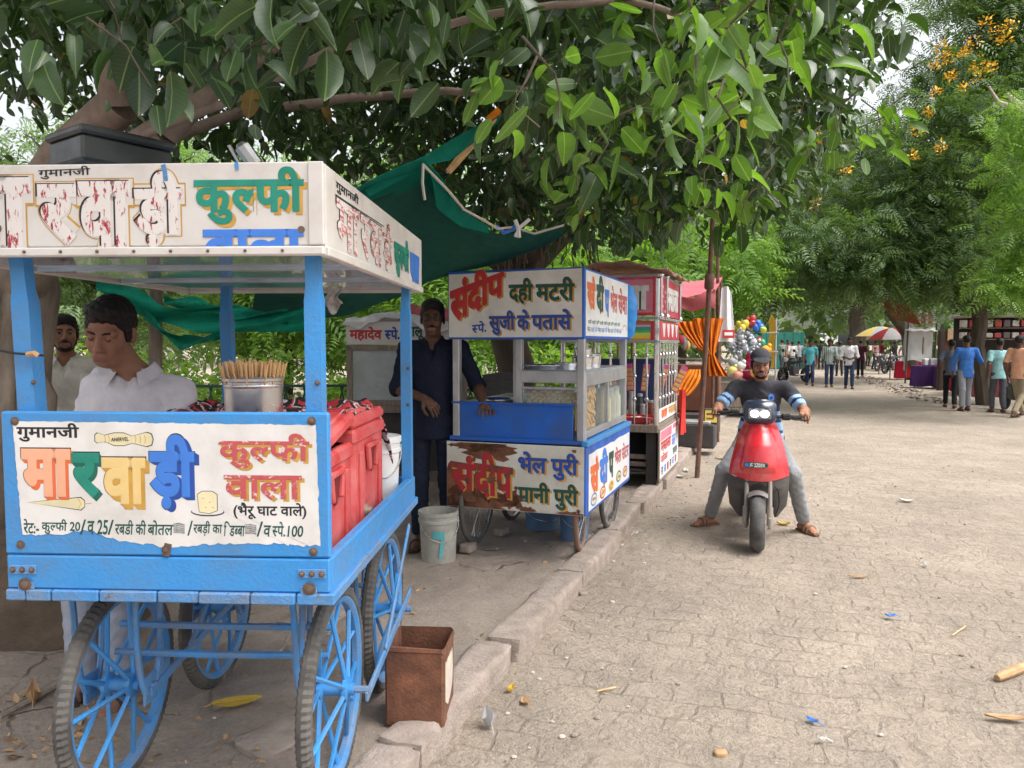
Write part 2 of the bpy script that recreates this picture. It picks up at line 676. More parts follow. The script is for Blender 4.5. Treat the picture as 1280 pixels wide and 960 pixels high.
def sdf_mesh(prims, coarse=0.02, fine=(), k=0.03, wob=None):
    pts = []
    for p in prims:
        if p['sub']: continue
        if p['t'] == 'c':
            for q, r in ((p['a'], p['ra']), (p['b'], p['rb'])):
                pts += [q - Vector((r,) * 3), q + Vector((r,) * 3)]
        else:
            r = max(p['r'])
            pts += [p['c'] - Vector((r,) * 3), p['c'] + Vector((r,) * 3)]
    lo = [min(p[i] for p in pts) - coarse * 2.5 - k for i in range(3)]
    hi = [max(p[i] for p in pts) + coarse * 2.5 + k for i in range(3)]
    ax = [_axis(lo[i], hi[i], coarse, [(a[i], b[i], h) for a, b, h in fine]) for i in range(3)]
    shp = tuple(len(a) for a in ax)
    D = np.full(shp, 1.0)
    for p in prims:
        kk = p['k'] if p['k'] is not None else k
        if p['t'] == 'c':
            r = max(p['ra'], p['rb'])
            l = [min(p['a'][i], p['b'][i]) - r for i in range(3)]
            h = [max(p['a'][i], p['b'][i]) + r for i in range(3)]
        else:
            r = max(p['r'])
            l = [p['c'][i] - r for i in range(3)]
            h = [p['c'][i] + r for i in range(3)]
        mg = kk + 0.07
        sl = tuple(slice(max(0, np.searchsorted(ax[i], l[i] - mg) - 1), np.searchsorted(ax[i], h[i] + mg) + 1) for i in range(3))
        X, Y, Z = np.meshgrid(ax[0][sl[0]], ax[1][sl[1]], ax[2][sl[2]], indexing='ij')
        if p['t'] == 'c':
            a, b = p['a'], p['b']
            ab = b - a
            L2 = max(ab.length_squared, 1e-9)
            px, py, pz = X - a.x, Y - a.y, Z - a.z
            t = np.clip((px * ab.x + py * ab.y + pz * ab.z) / L2, 0, 1)
            qx, qy, qz = px - t * ab.x, py - t * ab.y, pz - t * ab.z
            if p['flat']:
                n, f = Vector(p['flat'][0]).normalized(), p['flat'][1]
                dd = (qx * n.x + qy * n.y + qz * n.z) * (f - 1)
                qx, qy, qz = qx + n.x * dd, qy + n.y * dd, qz + n.z * dd
            d = np.sqrt(qx * qx + qy * qy + qz * qz) - (p['ra'] + (p['rb'] - p['ra']) * t)
            if p['flat']: d = d / max(1, p['flat'][1] * 0.8)
        else:
            c, r = p['c'], p['r']
            px, py, pz = X - c.x, Y - c.y, Z - c.z
            if p['R'] is not None:
                m_ = rotm(p['R'])
                px, py, pz = (m_[0][0] * px + m_[1][0] * py + m_[2][0] * pz, m_[0][1] * px + m_[1][1] * py + m_[2][1] * pz,
                              m_[0][2] * px + m_[1][2] * py + m_[2][2] * pz)
            k0 = np.sqrt((px / r[0]) ** 2 + (py / r[1]) ** 2 + (pz / r[2]) ** 2)
            k1 = np.sqrt((px / r[0] ** 2) ** 2 + (py / r[1] ** 2) ** 2 + (pz / r[2] ** 2) ** 2) + 1e-9
            d = k0 * (k0 - 1) / k1
        for (cp_, cn) in p['cuts']:
            cp_, cn = Vector(cp_), Vector(cn).normalized()
            d = np.maximum(d, (X - cp_.x) * cn.x + (Y - cp_.y) * cn.y + (Z - cp_.z) * cn.z)
        cur = D[sl]
        if p['sub']:
            d = -d
            hh = np.clip(0.5 - 0.5 * (cur - d) / kk, 0, 1)
            D[sl] = cur * (1 - hh) + d * hh + kk * hh * (1 - hh)
        else:
            hh = np.clip(0.5 + 0.5 * (cur - d) / kk, 0, 1)
            D[sl] = cur * (1 - hh) + d * hh - kk * hh * (1 - hh)
    if wob is not None:
        X, Y, Z = np.meshgrid(*ax, indexing='ij')
        D = D + wob(X, Y, Z)
    S = D < 0
    n = [s_ - 1 for s_ in shp]
    acc = np.zeros((n[0], n[1], n[2], 3))
    cnt = np.zeros(n)
    quads = []
    for a in range(3):
        o = [i for i in range(3) if i != a]
        s0 = [slice(None)] * 3; s0[a] = slice(0, -1)
        s1 = [slice(None)] * 3; s1[a] = slice(1, None)
        A, B = D[tuple(s0)], D[tuple(s1)]
        cross = S[tuple(s0)] != S[tuple(s1)]
        t = np.where(cross, A / np.where(cross, A - B, 1), 0)
        shape = [1, 1, 1]; shape[a] = -1
        pos = ax[a][:-1].reshape(shape) + t * np.diff(ax[a]).reshape(shape)
        for i in (0, 1):
            for j in (0, 1):
                sl = [slice(None)] * 3
                sl[o[0]] = slice(i, shp[o[0]] - 1 + i)
                sl[o[1]] = slice(j, shp[o[1]] - 1 + j)
                cm = cross[tuple(sl)]
                cnt += cm
                acc[..., a] += np.where(cm, pos[tuple(sl)], 0)
                for oo, off in ((o[0], i), (o[1], j)):
                    sh2 = [1, 1, 1]; sh2[oo] = -1
                    acc[..., oo] += cm * ax[oo][off:off + n[oo]].reshape(sh2)
    used = cnt > 0
    idx = np.full(n, -1, dtype=np.int64)
    idx[used] = np.arange(used.sum())
    V = acc[used] / cnt[used][:, None]
    for a in range(3):
        o = [i for i in range(3) if i != a]
        s0 = [slice(1, -1)] * 3; s0[a] = slice(0, -1)
        s1 = [slice(1, -1)] * 3; s1[a] = slice(1, None)
        A, B = S[tuple(s0)], S[tuple(s1)]
        for fl in (0, 1):
            w = np.argwhere((A & ~B) if fl == 0 else (~A & B))
            if not len(w): continue
            w[:, o[0]] += 1
            w[:, o[1]] += 1
            def ci(da, db):
                c = w.copy()
                c[:, o[0]] -= da
                c[:, o[1]] -= db
                return idx[c[:, 0], c[:, 1], c[:, 2]]
            q = np.stack([ci(1, 1), ci(0, 1), ci(0, 0), ci(1, 0)], axis=1)
            if (fl == 1) != (a == 1): q = q[:, ::-1]
            quads.append(q)
    F = np.concatenate(quads)
    F = F[(F >= 0).all(1)]
    return V, F


def sdf_obj(name, prims, mats, parent, coarse=0.02, fine=(), k=0.03, wob=None, paint=None):
    V, F = sdf_mesh(prims, coarse, fine, k, wob)
    mi = None
    if paint is not None:
        C = V[F].mean(axis=1)
        mi = paint(C)
    return link(name, new_mesh(name, V, F, mats, mi, True), parent)


# ---------------------------------------------------------------- leaf clouds
def scatter(Vt, Ft, P, Rm, S):
    """Merge copies of a leaf shape: P (n,3), Rm (n,3,3), S (n,)."""
    n, k = len(P), len(Vt)
    V = np.einsum('nij,kj->nki', Rm, Vt) * S[:, None, None] + P[:, None, :]
    F = (Ft[None] + (np.arange(n) * k)[:, None, None]).reshape(-1, Ft.shape[1])
    return V.reshape(-1, 3), F


def frames(dirs, roll=None, up=(0, 0, 1)):
    """Rotation matrices whose y axis is dirs and whose z axis leans to up, rolled."""
    y = dirs / (np.linalg.norm(dirs, axis=1, keepdims=True) + 1e-9)
    u = np.broadcast_to(np.array(up, float), y.shape) + rng.normal(0, 0.05, y.shape)
    x = np.cross(y, u)
    x /= np.linalg.norm(x, axis=1, keepdims=True) + 1e-9
    z = np.cross(x, y)
    if roll is not None:
        c, s_ = np.cos(roll)[:, None], np.sin(roll)[:, None]
        x, z = x * c + z * s_, z * c - x * s_
    return np.stack([x, y, z], axis=2)


def leaf_broad():
    """Oval leaf 1 long, folded on its midrib and bent down at the tip."""
    V, F = [], []
    st = [(0.0, 0.02), (0.12, 0.18), (0.38, 0.26), (0.66, 0.24), (0.88, 0.13), (1.0, 0.01)]
    for t, w in st:
        zz = -0.22 * t * t
        V += [(-w, t, zz + 0.35 * w), (0, t, zz), (w, t, zz + 0.35 * w)]
    for i in range(len(st) - 1):
        for j in (0, 1):
            F.append((i * 3 + j, i * 3 + j + 1, (i + 1) * 3 + j + 1, (i + 1) * 3 + j))
    return np.array(V), np.array(F)


def leaf_small():
    V = [(0, 0, 0), (0.28, 0.45, 0.06), (0, 1, -0.12), (-0.28, 0.45, 0.06)]
    return np.array(V, float), np.array([(0, 1, 2, 3)])


def leaf_frond(n=7):
    """Feathery compound leaf: pairs of narrow leaflets on a stalk."""
    V, F = [], []
    for i in range(n):
        t = 0.15 + 0.85 * i / (n - 1)
        l = 0.34 * math.sin(math.pi * (0.2 + 0.72 * i / (n - 1)))
        z = -0.3 * t * t
        for sgn in (-1, 1):
            b = len(V)
            V += [(0, t - 0.05, z), (sgn * l * 0.6, t + 0.0, z + 0.02), (sgn * l, t + 0.1, z - 0.08), (sgn * l * 0.5, t + 0.075, z)]
            F.append((b, b + 1, b + 2, b + 3) if sgn > 0 else (b + 3, b + 2, b + 1, b))
    return np.array(V, float), np.array(F)


LEAF = {'broad': leaf_broad(), 'small': leaf_small(), 'frond': leaf_frond()}


def clump_leaves(kind, clumps, size, droop=0.5, shell=0.6, per=None, spread=1.0, jit=0.3, roll=0.6):
    """Leaves on twig ends spread through ellipsoid clumps (c, r, n)."""
    Ps, Ds = [], []
    for c, r, n in clumps:
        d = rng.normal(0, 1, (n, 3))
        d /= np.linalg.norm(d, axis=1, keepdims=True)
        rad = shell + (1 - shell) * rng.random(n) ** 0.5
        rad *= 1 + 0.18 * rng.normal(0, 1, n)
        P = np.array(c) + d * np.array(r) * rad[:, None]
        if per:                                 # twigs: several leaves round each point
            P = np.repeat(P, per, axis=0) + rng.normal(0, size * 0.55 * spread, (n * per, 3))
            d = np.repeat(d, per, axis=0) + rng.normal(0, 0.8, (n * per, 3))
        D = d + rng.normal(0, 0.5, d.shape)
        D[:, 2] = D[:, 2] * 0.6 - droop
        Ps.append(P)
        Ds.append(D)
    P, D = np.concatenate(Ps), np.concatenate(Ds)
    S = size * (1 + jit * rng.normal(0, 1, len(P))).clip(0.4, 1.8)
    Rm = frames(D, rng.normal(0, roll, len(P)))
    if kind == 'broad':                     # no two leaves alike: narrower or broader, flatter or more curled
        Rm[:, :, 0] *= rng.uniform(0.75, 1.25, len(P))[:, None]
        Rm[:, :, 2] *= rng.uniform(-0.3, 2.6, len(P))[:, None]
    return scatter(*LEAF[kind], P, Rm, S)


def limb(mb, a, b, ra, rb, n=5, wob=0.06, seg=8, m=0):
    a, b = Vector(a), Vector(b)
    L = (b - a).length
    pts, rs = [], []
    for i in range(n + 1):
        t = i / n
        j = Vector((random.gauss(0, 1), random.gauss(0, 1), random.gauss(0, 1))) * wob * L * (0 if i in (0, n) else 1)
        pts.append(a.lerp(b, t) + j)
        rs.append(ra + (rb - ra) * t)
    mb.tube(pts, rs, seg, m)
    return pts
from mathutils import noise as mnoise
# ---------------------------------------------------------------- setting: ground, road, footpath, kerb
YAW = R(19.7)
K0 = Vector((0.403, 4.775, 0))
RD = Vector((math.sin(YAW), math.cos(YAW), 0))     # along the road
RN = Vector((math.cos(YAW), -math.sin(YAW), 0))    # across, to the right


def rp(b, a, z=0.0):
    return K0 + RD * a + RN * b + Vector((0, 0, z))


def dust_mat(name, base, kind):
    m = bpy.data.materials.new(name)
    m.use_nodes = True
    nt = m.node_tree
    b = nt.nodes['Principled BSDF']
    b.inputs['Roughness'].default_value = 0.95
    b.inputs['Specular IOR Level'].default_value = 0.15
    v = coord(nt)
    lo = tuple(x * 0.80 for x in base)
    hi = tuple(min(1, x * 1.14) for x in base)
    cur = ramp(nt, noise(nt, v, 0.9, 8, 0.65), 0.3, 0.7, lo, hi)
    cur = mixc(nt, 0.5, cur, ramp(nt, noise(nt, v, 45, 8, 0.8), 0.32, 0.70, (0.5, 0.49, 0.48), (1.25,) * 3), 'MULTIPLY')
    cur = mixc(nt, ramp(nt, noise(nt, v, 2.4, 9, 0.75), 0.52, 0.70), cur, tuple(x * q for x, q in zip(base, (0.72, 0.73, 0.75))))
    grit = ramp(nt, noise(nt, v, 110, 4, 0.7), 0.62, 0.68)
    cur = mixc(nt, grit, cur, tuple(x * 0.5 for x in base))
    h = noise(nt, v, 38, 8, 0.75)
    def mth(op, x, y):
        n = nd(nt, 'ShaderNodeMath', operation=op)
        for i, q in enumerate((x, y)):
            if hasattr(q, 'is_output'): nt.links.new(q, n.inputs[i])
            else: n.inputs[i].default_value = q
        return n.outputs[0]
    h = mth('MULTIPLY', h, 0.8)
    if kind in ('road', 'path'):
        # worn setts: jittered coordinate so that joints wander, and dust hides many of them
        nv = nd(nt, 'ShaderNodeTexNoise', Scale=2.6, Detail=3)
        nt.links.new(v, nv.inputs['Vector'])
        jit = nd(nt, 'ShaderNodeVectorMath', operation='MULTIPLY_ADD')
        nt.links.new(nv.outputs['Color'], jit.inputs[0])
        jit.inputs[1].default_value = (0.19, 0.17, 0)
        nt.links.new(v, jit.inputs[2])
        br = nd(nt, 'ShaderNodeTexBrick')
        br.offset = 0.5
        nt.links.new(jit.outputs[0], br.inputs['Vector'])
        br.inputs['Scale'].default_value = 1.0
        br.inputs['Brick Width'].default_value = 0.215 if kind == 'road' else 0.24
        br.inputs['Row Height'].default_value = 0.165 if kind == 'road' else 0.12
        br.inputs['Mortar Size'].default_value = 0.010
        br.inputs['Mortar Smooth'].default_value = 0.6
        br.inputs['Color1'].default_value = (1, 1, 1, 1)
        br.inputs['Color2'].default_value = (0.86, 0.86, 0.86, 1)
        br.inputs['Mortar'].default_value = (0.45, 0.44, 0.43, 1)
        mask = ramp(nt, noise(nt, v, 2.2, 9, 0.85), 0.45, 0.70)
        jm = mth('MULTIPLY', br.outputs['Fac'], mask)
        cur = mixc(nt, jm, cur, tuple(x * 0.78 for x in base))
        cur = mixc(nt, mth('MULTIPLY', mask, 0.35), cur, mixc(nt, 1.0, cur, br.outputs['Color'], 'MULTIPLY'))
        # chipped, half-lifted edges
        h = mth('SUBTRACT', h, mth('MULTIPLY', jm, 0.8))
        lift = mth('ADD', mth('MULTIPLY', ramp(nt, noise(nt, v, 5.5, 6, 0.75), 0.42, 0.6), 0.9), mth('MULTIPLY', noise(nt, v, 13, 8, 0.8), 0.8))
        h = mth('ADD', h, lift)
    else:
        vo = nd(nt, 'ShaderNodeTexVoronoi', Scale=2.3, feature='DISTANCE_TO_EDGE')
        nv = nd(nt, 'ShaderNodeTexNoise', Scale=5, Detail=4)
        nt.links.new(v, nv.inputs['Vector'])
        jit = nd(nt, 'ShaderNodeVectorMath', operation='MULTIPLY_ADD')
        nt.links.new(nv.outputs['Color'], jit.inputs[0])
        jit.inputs[1].default_value = (0.2, 0.2, 0)
        nt.links.new(v, jit.inputs[2])
        nt.links.new(jit.outputs[0], vo.inputs['Vector'])
        crack = ramp(nt, vo.outputs['Distance'], 0.0, 0.035, (1, 1, 1), (0, 0, 0))
        crack = mth('MULTIPLY', crack, ramp(nt, noise(nt, v, 1.3, 4), 0.52, 0.6))
        cur = mixc(nt, crack, cur, tuple(x * 0.45 for x in base))
        h = mth('SUBTRACT', h, crack)
        h = mth('ADD', h, mth('MULTIPLY', noise(nt, v, 7, 6, 0.7), 1.2))
    nt.links.new(cur, b.inputs['Base Color'])
    bp = nd(nt, 'ShaderNodeBump', Strength=0.9, Distance=0.022)
    nt.links.new(h, bp.inputs['Height'])
    nt.links.new(bp.outputs[0], b.inputs['Normal'])
    return m


m_road = dust_mat('dusty_setts', (0.45, 0.38, 0.31), 'road')
m_foot = dust_mat('trodden_earth', (0.42, 0.35, 0.295), 'dirt')
m_pave = dust_mat('pink_brick_paving', (0.42, 0.31, 0.265), 'path')
m_ground = dust_mat('ground_earth', (0.36, 0.30, 0.25), 'dirt')
m_kerb = mat('kerb_stone', (0.38, 0.315, 0.275), 0.95, var=0.3, vs=9, bump=1.0, bs=55, dirt=0.5, dirtc=(0.30, 0.25, 0.21), ds=5, spec=0.1)


def hgrid(xs, ys, zf):
    X, Y = np.meshgrid(xs, ys)
    Z = np.vectorize(zf)(X, Y)
    V = np.stack([X, Y, Z], -1).reshape(-1, 3)
    W = len(xs)
    i, j = np.meshgrid(np.arange(W - 1), np.arange(len(ys) - 1))
    q = (j * W + i).ravel()
    return V, np.stack([q, q + 1, q + W + 1, q + W], 1)


def flat_obj(name, xs, ys, zf, m):
    V, F = hgrid(xs, ys, zf)
    o = link(name, new_mesh(name, V, F, m, None, True), None, K0, (0, 0, -YAW))
    return tag(o, kind='structure')


def nz(x, y, s, sd=0.0):
    return mnoise.noise(Vector((x * s, y * s, sd)))


g = MB()
g.add([(-300, -60, -0.06), (300, -60, -0.06), (300, 400, -0.06), (-300, 400, -0.06)], [(0, 1, 2, 3)])
tag(g.build('ground', m_ground), kind='structure')

ys = np.concatenate([np.arange(-7, 8, 0.0413), np.arange(8, 24, 0.25), np.arange(24, 120, 3.0)])
xs = np.concatenate([np.arange(-0.1, 5.0, 0.05), np.arange(5, 8.4, 0.25)])


def road_z(x, y):
    z = 0.012 * nz(x, y, 0.8) + 0.006 * nz(x, y, 3.1, 4)
    if y < 9:
        # courses of setts standing a little proud of one another
        r = math.floor(y / 0.165)
        c = math.floor(x / 0.215 + 0.5 * (r % 2))
        hsh = mnoise.cell(Vector((c + 0.5, r + 0.5, 3.3)))
        fade = max(0, min(1, (nz(x, y, 0.9, 9) + 0.25) * 2.2))
        fy = y / 0.165 - r
        z += fade * (0.004 * hsh + 0.006 * (fy - 0.5)) * min(1, max(0.0, (9 - y) / 3))
        z += 0.003 * nz(x, y, 11, 2)
    return z


flat_obj('road', xs, ys, road_z, m_road)

FZ = 0.06


def foot_z(x, y):
    z = FZ + 0.022 * nz(x, y, 0.7, 2) + 0.013 * nz(x, y, 2.6, 5) + 0.012 * nz(x, y, 7, 1) + 0.006 * nz(x, y, 17, 3)
    if x > -0.5: z += 0.02 * (x + 0.5) / 0.33
    return z


ys = np.concatenate([np.arange(-6, -3.4, 0.1), np.arange(-3.4, 2.5, 0.035), np.arange(2.5, 6, 0.07), np.arange(6, 80, 1.2)])
xs = np.concatenate([np.arange(-40, -4, 1.5), np.arange(-4, -2.4, 0.07), np.arange(-2.4, -0.04, 0.035)])
flat_obj('footpath', xs, ys, foot_z, m_foot)
flat_obj('paved_footpath', np.array([-2.6, -2, -1.4, -0.8, -0.18]), np.array([4.4, 6, 9, 14, 22, 40, 60]), lambda x, y: 0.105, m_pave)


def rough_block(c, sz, rz, amp, seed, mats, cuts=5):
    bm = bmesh.new()
    bmesh.ops.create_cube(bm, size=1.0)
    bmesh.ops.subdivide_edges(bm, edges=bm.edges[:], cuts=cuts, use_grid_fill=True)
    for v in bm.verts:
        p = Vector((v.co.x * sz[0], v.co.y * sz[1], v.co.z * sz[2]))
        e = max(abs(v.co.x), 0) > 0.49 and 1 or 0
        ed = sum(abs(q) > 0.49 for q in v.co)
        nn = mnoise.noise_vector(p * 7 + Vector((seed, seed * 2, 0)))
        n2 = mnoise.noise_vector(p * 22 + Vector((seed, 0, 7)))
        p += nn * amp + n2 * amp * 0.45
        if ed >= 2:
            p -= Vector((v.co.x * (abs(v.co.x) > 0.49), v.co.y * (abs(v.co.y) > 0.49), v.co.z * (abs(v.co.z) > 0.49))) * amp * (1.0 + 1.3 * abs(nn.x))
        v.co = p
    M_ = Matrix.Translation(Vector(c)) @ Matrix.Rotation(rz, 4, 'Z')
    bm.transform(M_)
    V = [v.co[:] for v in bm.verts]
    bm.verts.index_update()
    F = [[v.index for v in f.verts] for f in bm.faces]
    bm.free()
    return V, F


kb = MB()
a, i = -4.6, 0
while a < 62:
    ln = 1.18 + 0.12 * math.sin(i * 2.3)
    off = 0.022 * math.sin(i * 1.9 + 1)
    tz = 0.008 * math.sin(i * 3.1)
    cut = 6 if a < 8 else 1
    V, F = rough_block((-0.095 + off, a + ln / 2, 0.018 + tz), (0.19, ln - 0.035, 0.19), 0.014 * math.sin(i * 1.3), 0.011 if a < 8 else 0.002, i * 3.7, None, cut)
    kb.add(V, F, 0, True)
    a += ln
    i += 1
tag(kb.build('kerb', [m_kerb], None, K0, (0, 0, -YAW), ang=50), kind='structure')
# far verge on the other side of the road
flat_obj('verge', np.array([8.2, 8.6, 10, 14, 20, 40]), np.concatenate([np.arange(-5, 40, 1.0), np.arange(40, 110, 8)]),
         lambda x, y: 0.03 + 0.05 * nz(x, y, 0.9) if x > 8.3 else -0.03, m_ground)
# ---------------------------------------------------------------- trees and shrubs
m_bark = mat('fig_bark', (0.25, 0.205, 0.165), 0.95, var=0.5, vs=7, bump=1.0, bs=34, stretch=(1, 1, 0.35), dirt=0.4, dirtc=(0.11, 0.085, 0.07), spec=0.1)
m_bark2 = mat('dark_bark', (0.10, 0.08, 0.065), 0.95, var=0.3, vs=6, bump=0.9, bs=25, stretch=(1, 1, 0.3), spec=0.1)
m_limb = mat('smooth_limb_bark', (0.26, 0.20, 0.165), 0.9, var=0.25, vs=9, bump=0.5, bs=40, spec=0.1)
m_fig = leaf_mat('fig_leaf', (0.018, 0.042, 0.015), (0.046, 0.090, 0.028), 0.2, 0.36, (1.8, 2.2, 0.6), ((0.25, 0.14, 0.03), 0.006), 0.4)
m_figl = leaf_mat('lit_fig_leaf', (0.055, 0.125, 0.025), (0.115, 0.22, 0.04), 0.42, 0.36, (1.9, 2.0, 0.6), ((0.28, 0.15, 0.03), 0.01), 0.5)  # brighter twin of the fig leaf: the lit look is put into its colour
m_pod = leaf_mat('feathery_leaf', (0.05, 0.10, 0.034), (0.125, 0.205, 0.066), 0.32, 0.45)
m_podl = leaf_mat('bright_feathery_leaf', (0.10, 0.21, 0.035), (0.19, 0.32, 0.065), 0.4, 0.5)
m_far = leaf_mat('far_leaf', (0.085, 0.145, 0.06), (0.16, 0.25, 0.095), 0.3, 0.55)
m_bush = leaf_mat('bush_leaf', (0.13, 0.26, 0.04), (0.26, 0.40, 0.08), 0.4, 0.5)
m_flow = mat('yellow_blossom', (0.80, 0.48, 0.03), 0.7, var=0.2, vs=20)


def crown(name, parent, kind, clumps, size, m, **k):
    V, F = clump_leaves(kind, clumps, size, **k)
    me = new_mesh(name, V, F, m, None, kind == 'broad')
    if kind == 'broad':
        Vt = LEAF['broad'][0][:, :2]
        uv = me.uv_layers.new(name='leaf')
        uv.data.foreach_set('uv', np.ascontiguousarray(Vt[F.ravel() % len(Vt)], dtype=np.float32).ravel())
    return link(name, me, parent)


# --- the fig over the carts: trunk behind the blue cart, low boughs reaching over the road
tA = thing('fig_tree', 'spreading fig tree with big oval leaves, its trunk behind the blue kulfi cart', 'tree', (-2.98, 4.35, 0.0))
O = Vector(tA.location)
mb = MB()
limb(mb, (-0.02, 0, 0), (0.0, 0, 1.0), 0.42, 0.29, 5, 0.015, 16)
limb(mb, (0.0, 0, 1.0), (0.16, -0.05, 2.45), 0.29, 0.27, 5, 0.015, 16)
limb(mb, (0.10, -0.05, 1.75), (0.66, -0.2, 2.45), 0.17, 0.14, 5, 0.02, 12)
for k in range(9):                                   # aerial roots grown onto the trunk
    aa = -0.4 - k * 0.32
    limb(mb, (0.42 * math.cos(aa), 0.42 * math.sin(aa), 0), (0.10 + 0.25 * math.cos(aa + 0.3), 0.25 * math.sin(aa + 0.3), 2.3), 0.06, 0.045, 9, 0.012, 7)
mb.build('trunk', [m_bark], tA, ang=85)
for pts, r0, r1 in (
        ([(0.16, -0.05, 2.3), at(150, 130, 4.0) - O, at(140, -20, 3.8) - O, at(120, -200, 3.8) - O], 0.115, 0.07),
        ([(0.35, -0.1, 2.2), at(205, 165, 3.9) - O, at(265, 105, 3.9) - O, at(345, 50, 3.9) - O, at(470, -60, 4.2) - O], 0.10, 0.028),
        ([(0.2, 0, 2.4), at(300, 140, 4.9) - O, at(480, 120, 5.2) - O, at(640, 110, 5.0) - O, at(800, 140, 4.6) - O], 0.04, 0.015),
        ([(0.3, -0.1, 2.4), at(420, 60, 3.4) - O, at(600, 20, 3.0) - O, at(780, 0, 2.7) - O, at(930, 40, 2.6) - O], 0.022, 0.008)):
    b_ = MB()
    for i in range(len(pts) - 1):
        t0, t1 = i / (len(pts) - 1), (i + 1) / (len(pts) - 1)
        limb(b_, pts[i], pts[i + 1], r0 + (r1 - r0) * t0, r0 + (r1 - r0) * t1, 4, 0.018, 14)
    b_.build('branch', [m_limb], tA, ang=85)


def low_edge(x):
    K = [(-60, 215), (60, 60), (110, 90), (160, 205), (300, 205), (440, 225), (520, 255), (600, 285), (720, 292), (820, 288), (900, 262), (960, 240), (1010, 195), (1060, 110), (1100, 45), (1150, 0), (1250, -40)]
    for (a0, b0), (a1, b1) in zip(K, K[1:]):
        if a0 <= x <= a1: return b0 + (b1 - b0) * (x - a0) / (a1 - a0)
    return -50


def near_edge(x):
    return np.interp(x, [-60, 150, 300, 420, 480, 560, 620, 660, 740, 830, 920, 1000], [-20, 85, 100, 60, 55, 60, 85, 165, 205, 185, 140, 90])


def layer(x0, x1, dx, dy, d0, d1, r, n, keep=1.0, top=-160, edge=None, inset=0):
    out = []
    x = x0
    while x < x1:
        y = top
        while y < (edge or low_edge)(x) - inset:
            if random.random() < keep and not (50 < x < 135 and 60 < y < 215 and random.random() < 0.8):
                d = random.uniform(d0, d1)
                p = at(x + random.uniform(-dx, dx) * 0.5, y + random.uniform(-dy, dy) * 0.5, d) - O
                rr = r * random.uniform(0.7, 1.25)
                out.append((p, (rr, rr * 1.2, rr * 0.8), n))
            y += dy
        x += dx
    return out


cl = layer(-80, 440, 50, 42, 4.8, 6.6, 0.34, 13, 0.97, inset=15) + layer(440, 1060, 50, 42, 5.9, 7.6, 0.36, 22, 0.97, inset=12)
cl += layer(-80, 420, 62, 50, 3.4, 4.4, 0.26, 9, 0.85, inset=95) + layer(420, 1010, 62, 50, 3.4, 4.6, 0.24, 7, 0.8, edge=near_edge)
cl += layer(740, 1110, 40, 33, 4.0, 5.6, 0.22, 7, 0.85, inset=6) + layer(640, 960, 48, 42, 2.6, 3.6, 0.16, 3, 0.45, -140, edge=near_edge)
crown('crown', tA, 'broad', cl, 0.100, m_fig, droop=0.75, shell=0.3, per=4)
# the nearest sprays, hanging down by the camera
near = layer(-80, 60, 55, 50, 2.0, 2.8, 0.14, 3, 0.7, -140, inset=190) + layer(150, 680, 52, 44, 2.3, 3.3, 0.17, 4, 0.75, -140, edge=near_edge)
crown('leaves', tA, 'broad', near, 0.108, m_fig, droop=0.9, shell=0.3, per=3)
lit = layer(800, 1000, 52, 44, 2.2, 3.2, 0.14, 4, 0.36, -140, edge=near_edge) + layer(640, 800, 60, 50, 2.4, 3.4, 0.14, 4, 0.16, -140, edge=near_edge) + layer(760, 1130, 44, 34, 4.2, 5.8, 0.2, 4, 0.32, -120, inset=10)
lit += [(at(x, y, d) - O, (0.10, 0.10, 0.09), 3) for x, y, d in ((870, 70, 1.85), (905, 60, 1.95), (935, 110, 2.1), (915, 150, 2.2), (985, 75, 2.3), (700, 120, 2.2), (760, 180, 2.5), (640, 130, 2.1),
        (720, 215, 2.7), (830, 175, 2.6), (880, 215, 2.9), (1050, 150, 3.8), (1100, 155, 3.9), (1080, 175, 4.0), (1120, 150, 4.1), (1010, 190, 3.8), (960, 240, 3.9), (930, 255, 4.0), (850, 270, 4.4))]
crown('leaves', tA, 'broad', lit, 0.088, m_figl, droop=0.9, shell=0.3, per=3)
# unseen upper leaves, added above the frame to shade the carts
up = []
for k in range(170):
    up.append((Vector((random.uniform(-5.5, 1.2), random.uniform(1.2, 10.5), random.uniform(4.6, 7.0))) - O, (0.9, 0.9, 0.45), 26))
crown('shade_crown', tA, 'broad', up, 0.30, m_fig, droop=0.3, shell=0.2)
for c, r, n in (lit + near)[:90]:
    c = Vector(c)
    tw = MB()
    tw.tube([c + Vector((random.uniform(-.14, .14), random.uniform(-.1, .1), 0.13)), c + Vector((random.uniform(-.05, .05), 0.0, 0.06)), c, c + Vector((random.uniform(-.08, .08), -0.03, -0.07))], [0.004, 0.0035, 0.003, 0.002], 5)
    tw.build('twig', [m_bark2], tA)

# --- low planter of packed mud round its foot
V, F = rough_block((0, 0, 0.30), (1.7, 1.5, 0.62), 0.1, 0.035, 5.0, None, 9)
pl = MB().add(V, F, 0, True)
m_mud = mat('packed_mud', (0.17, 0.13, 0.10), 0.95, var=0.3, vs=5, bump=0.9, bs=30, dirt=0.6, dirtc=(0.085, 0.065, 0.05), ds=3, spec=0.1)
tag(pl.build('planter', [m_mud], None, (-2.93, 4.42, 0.0), (0, 0, 0.05), ang=50), 'low brown mud planter round the foot of the fig trunk', 'planter')

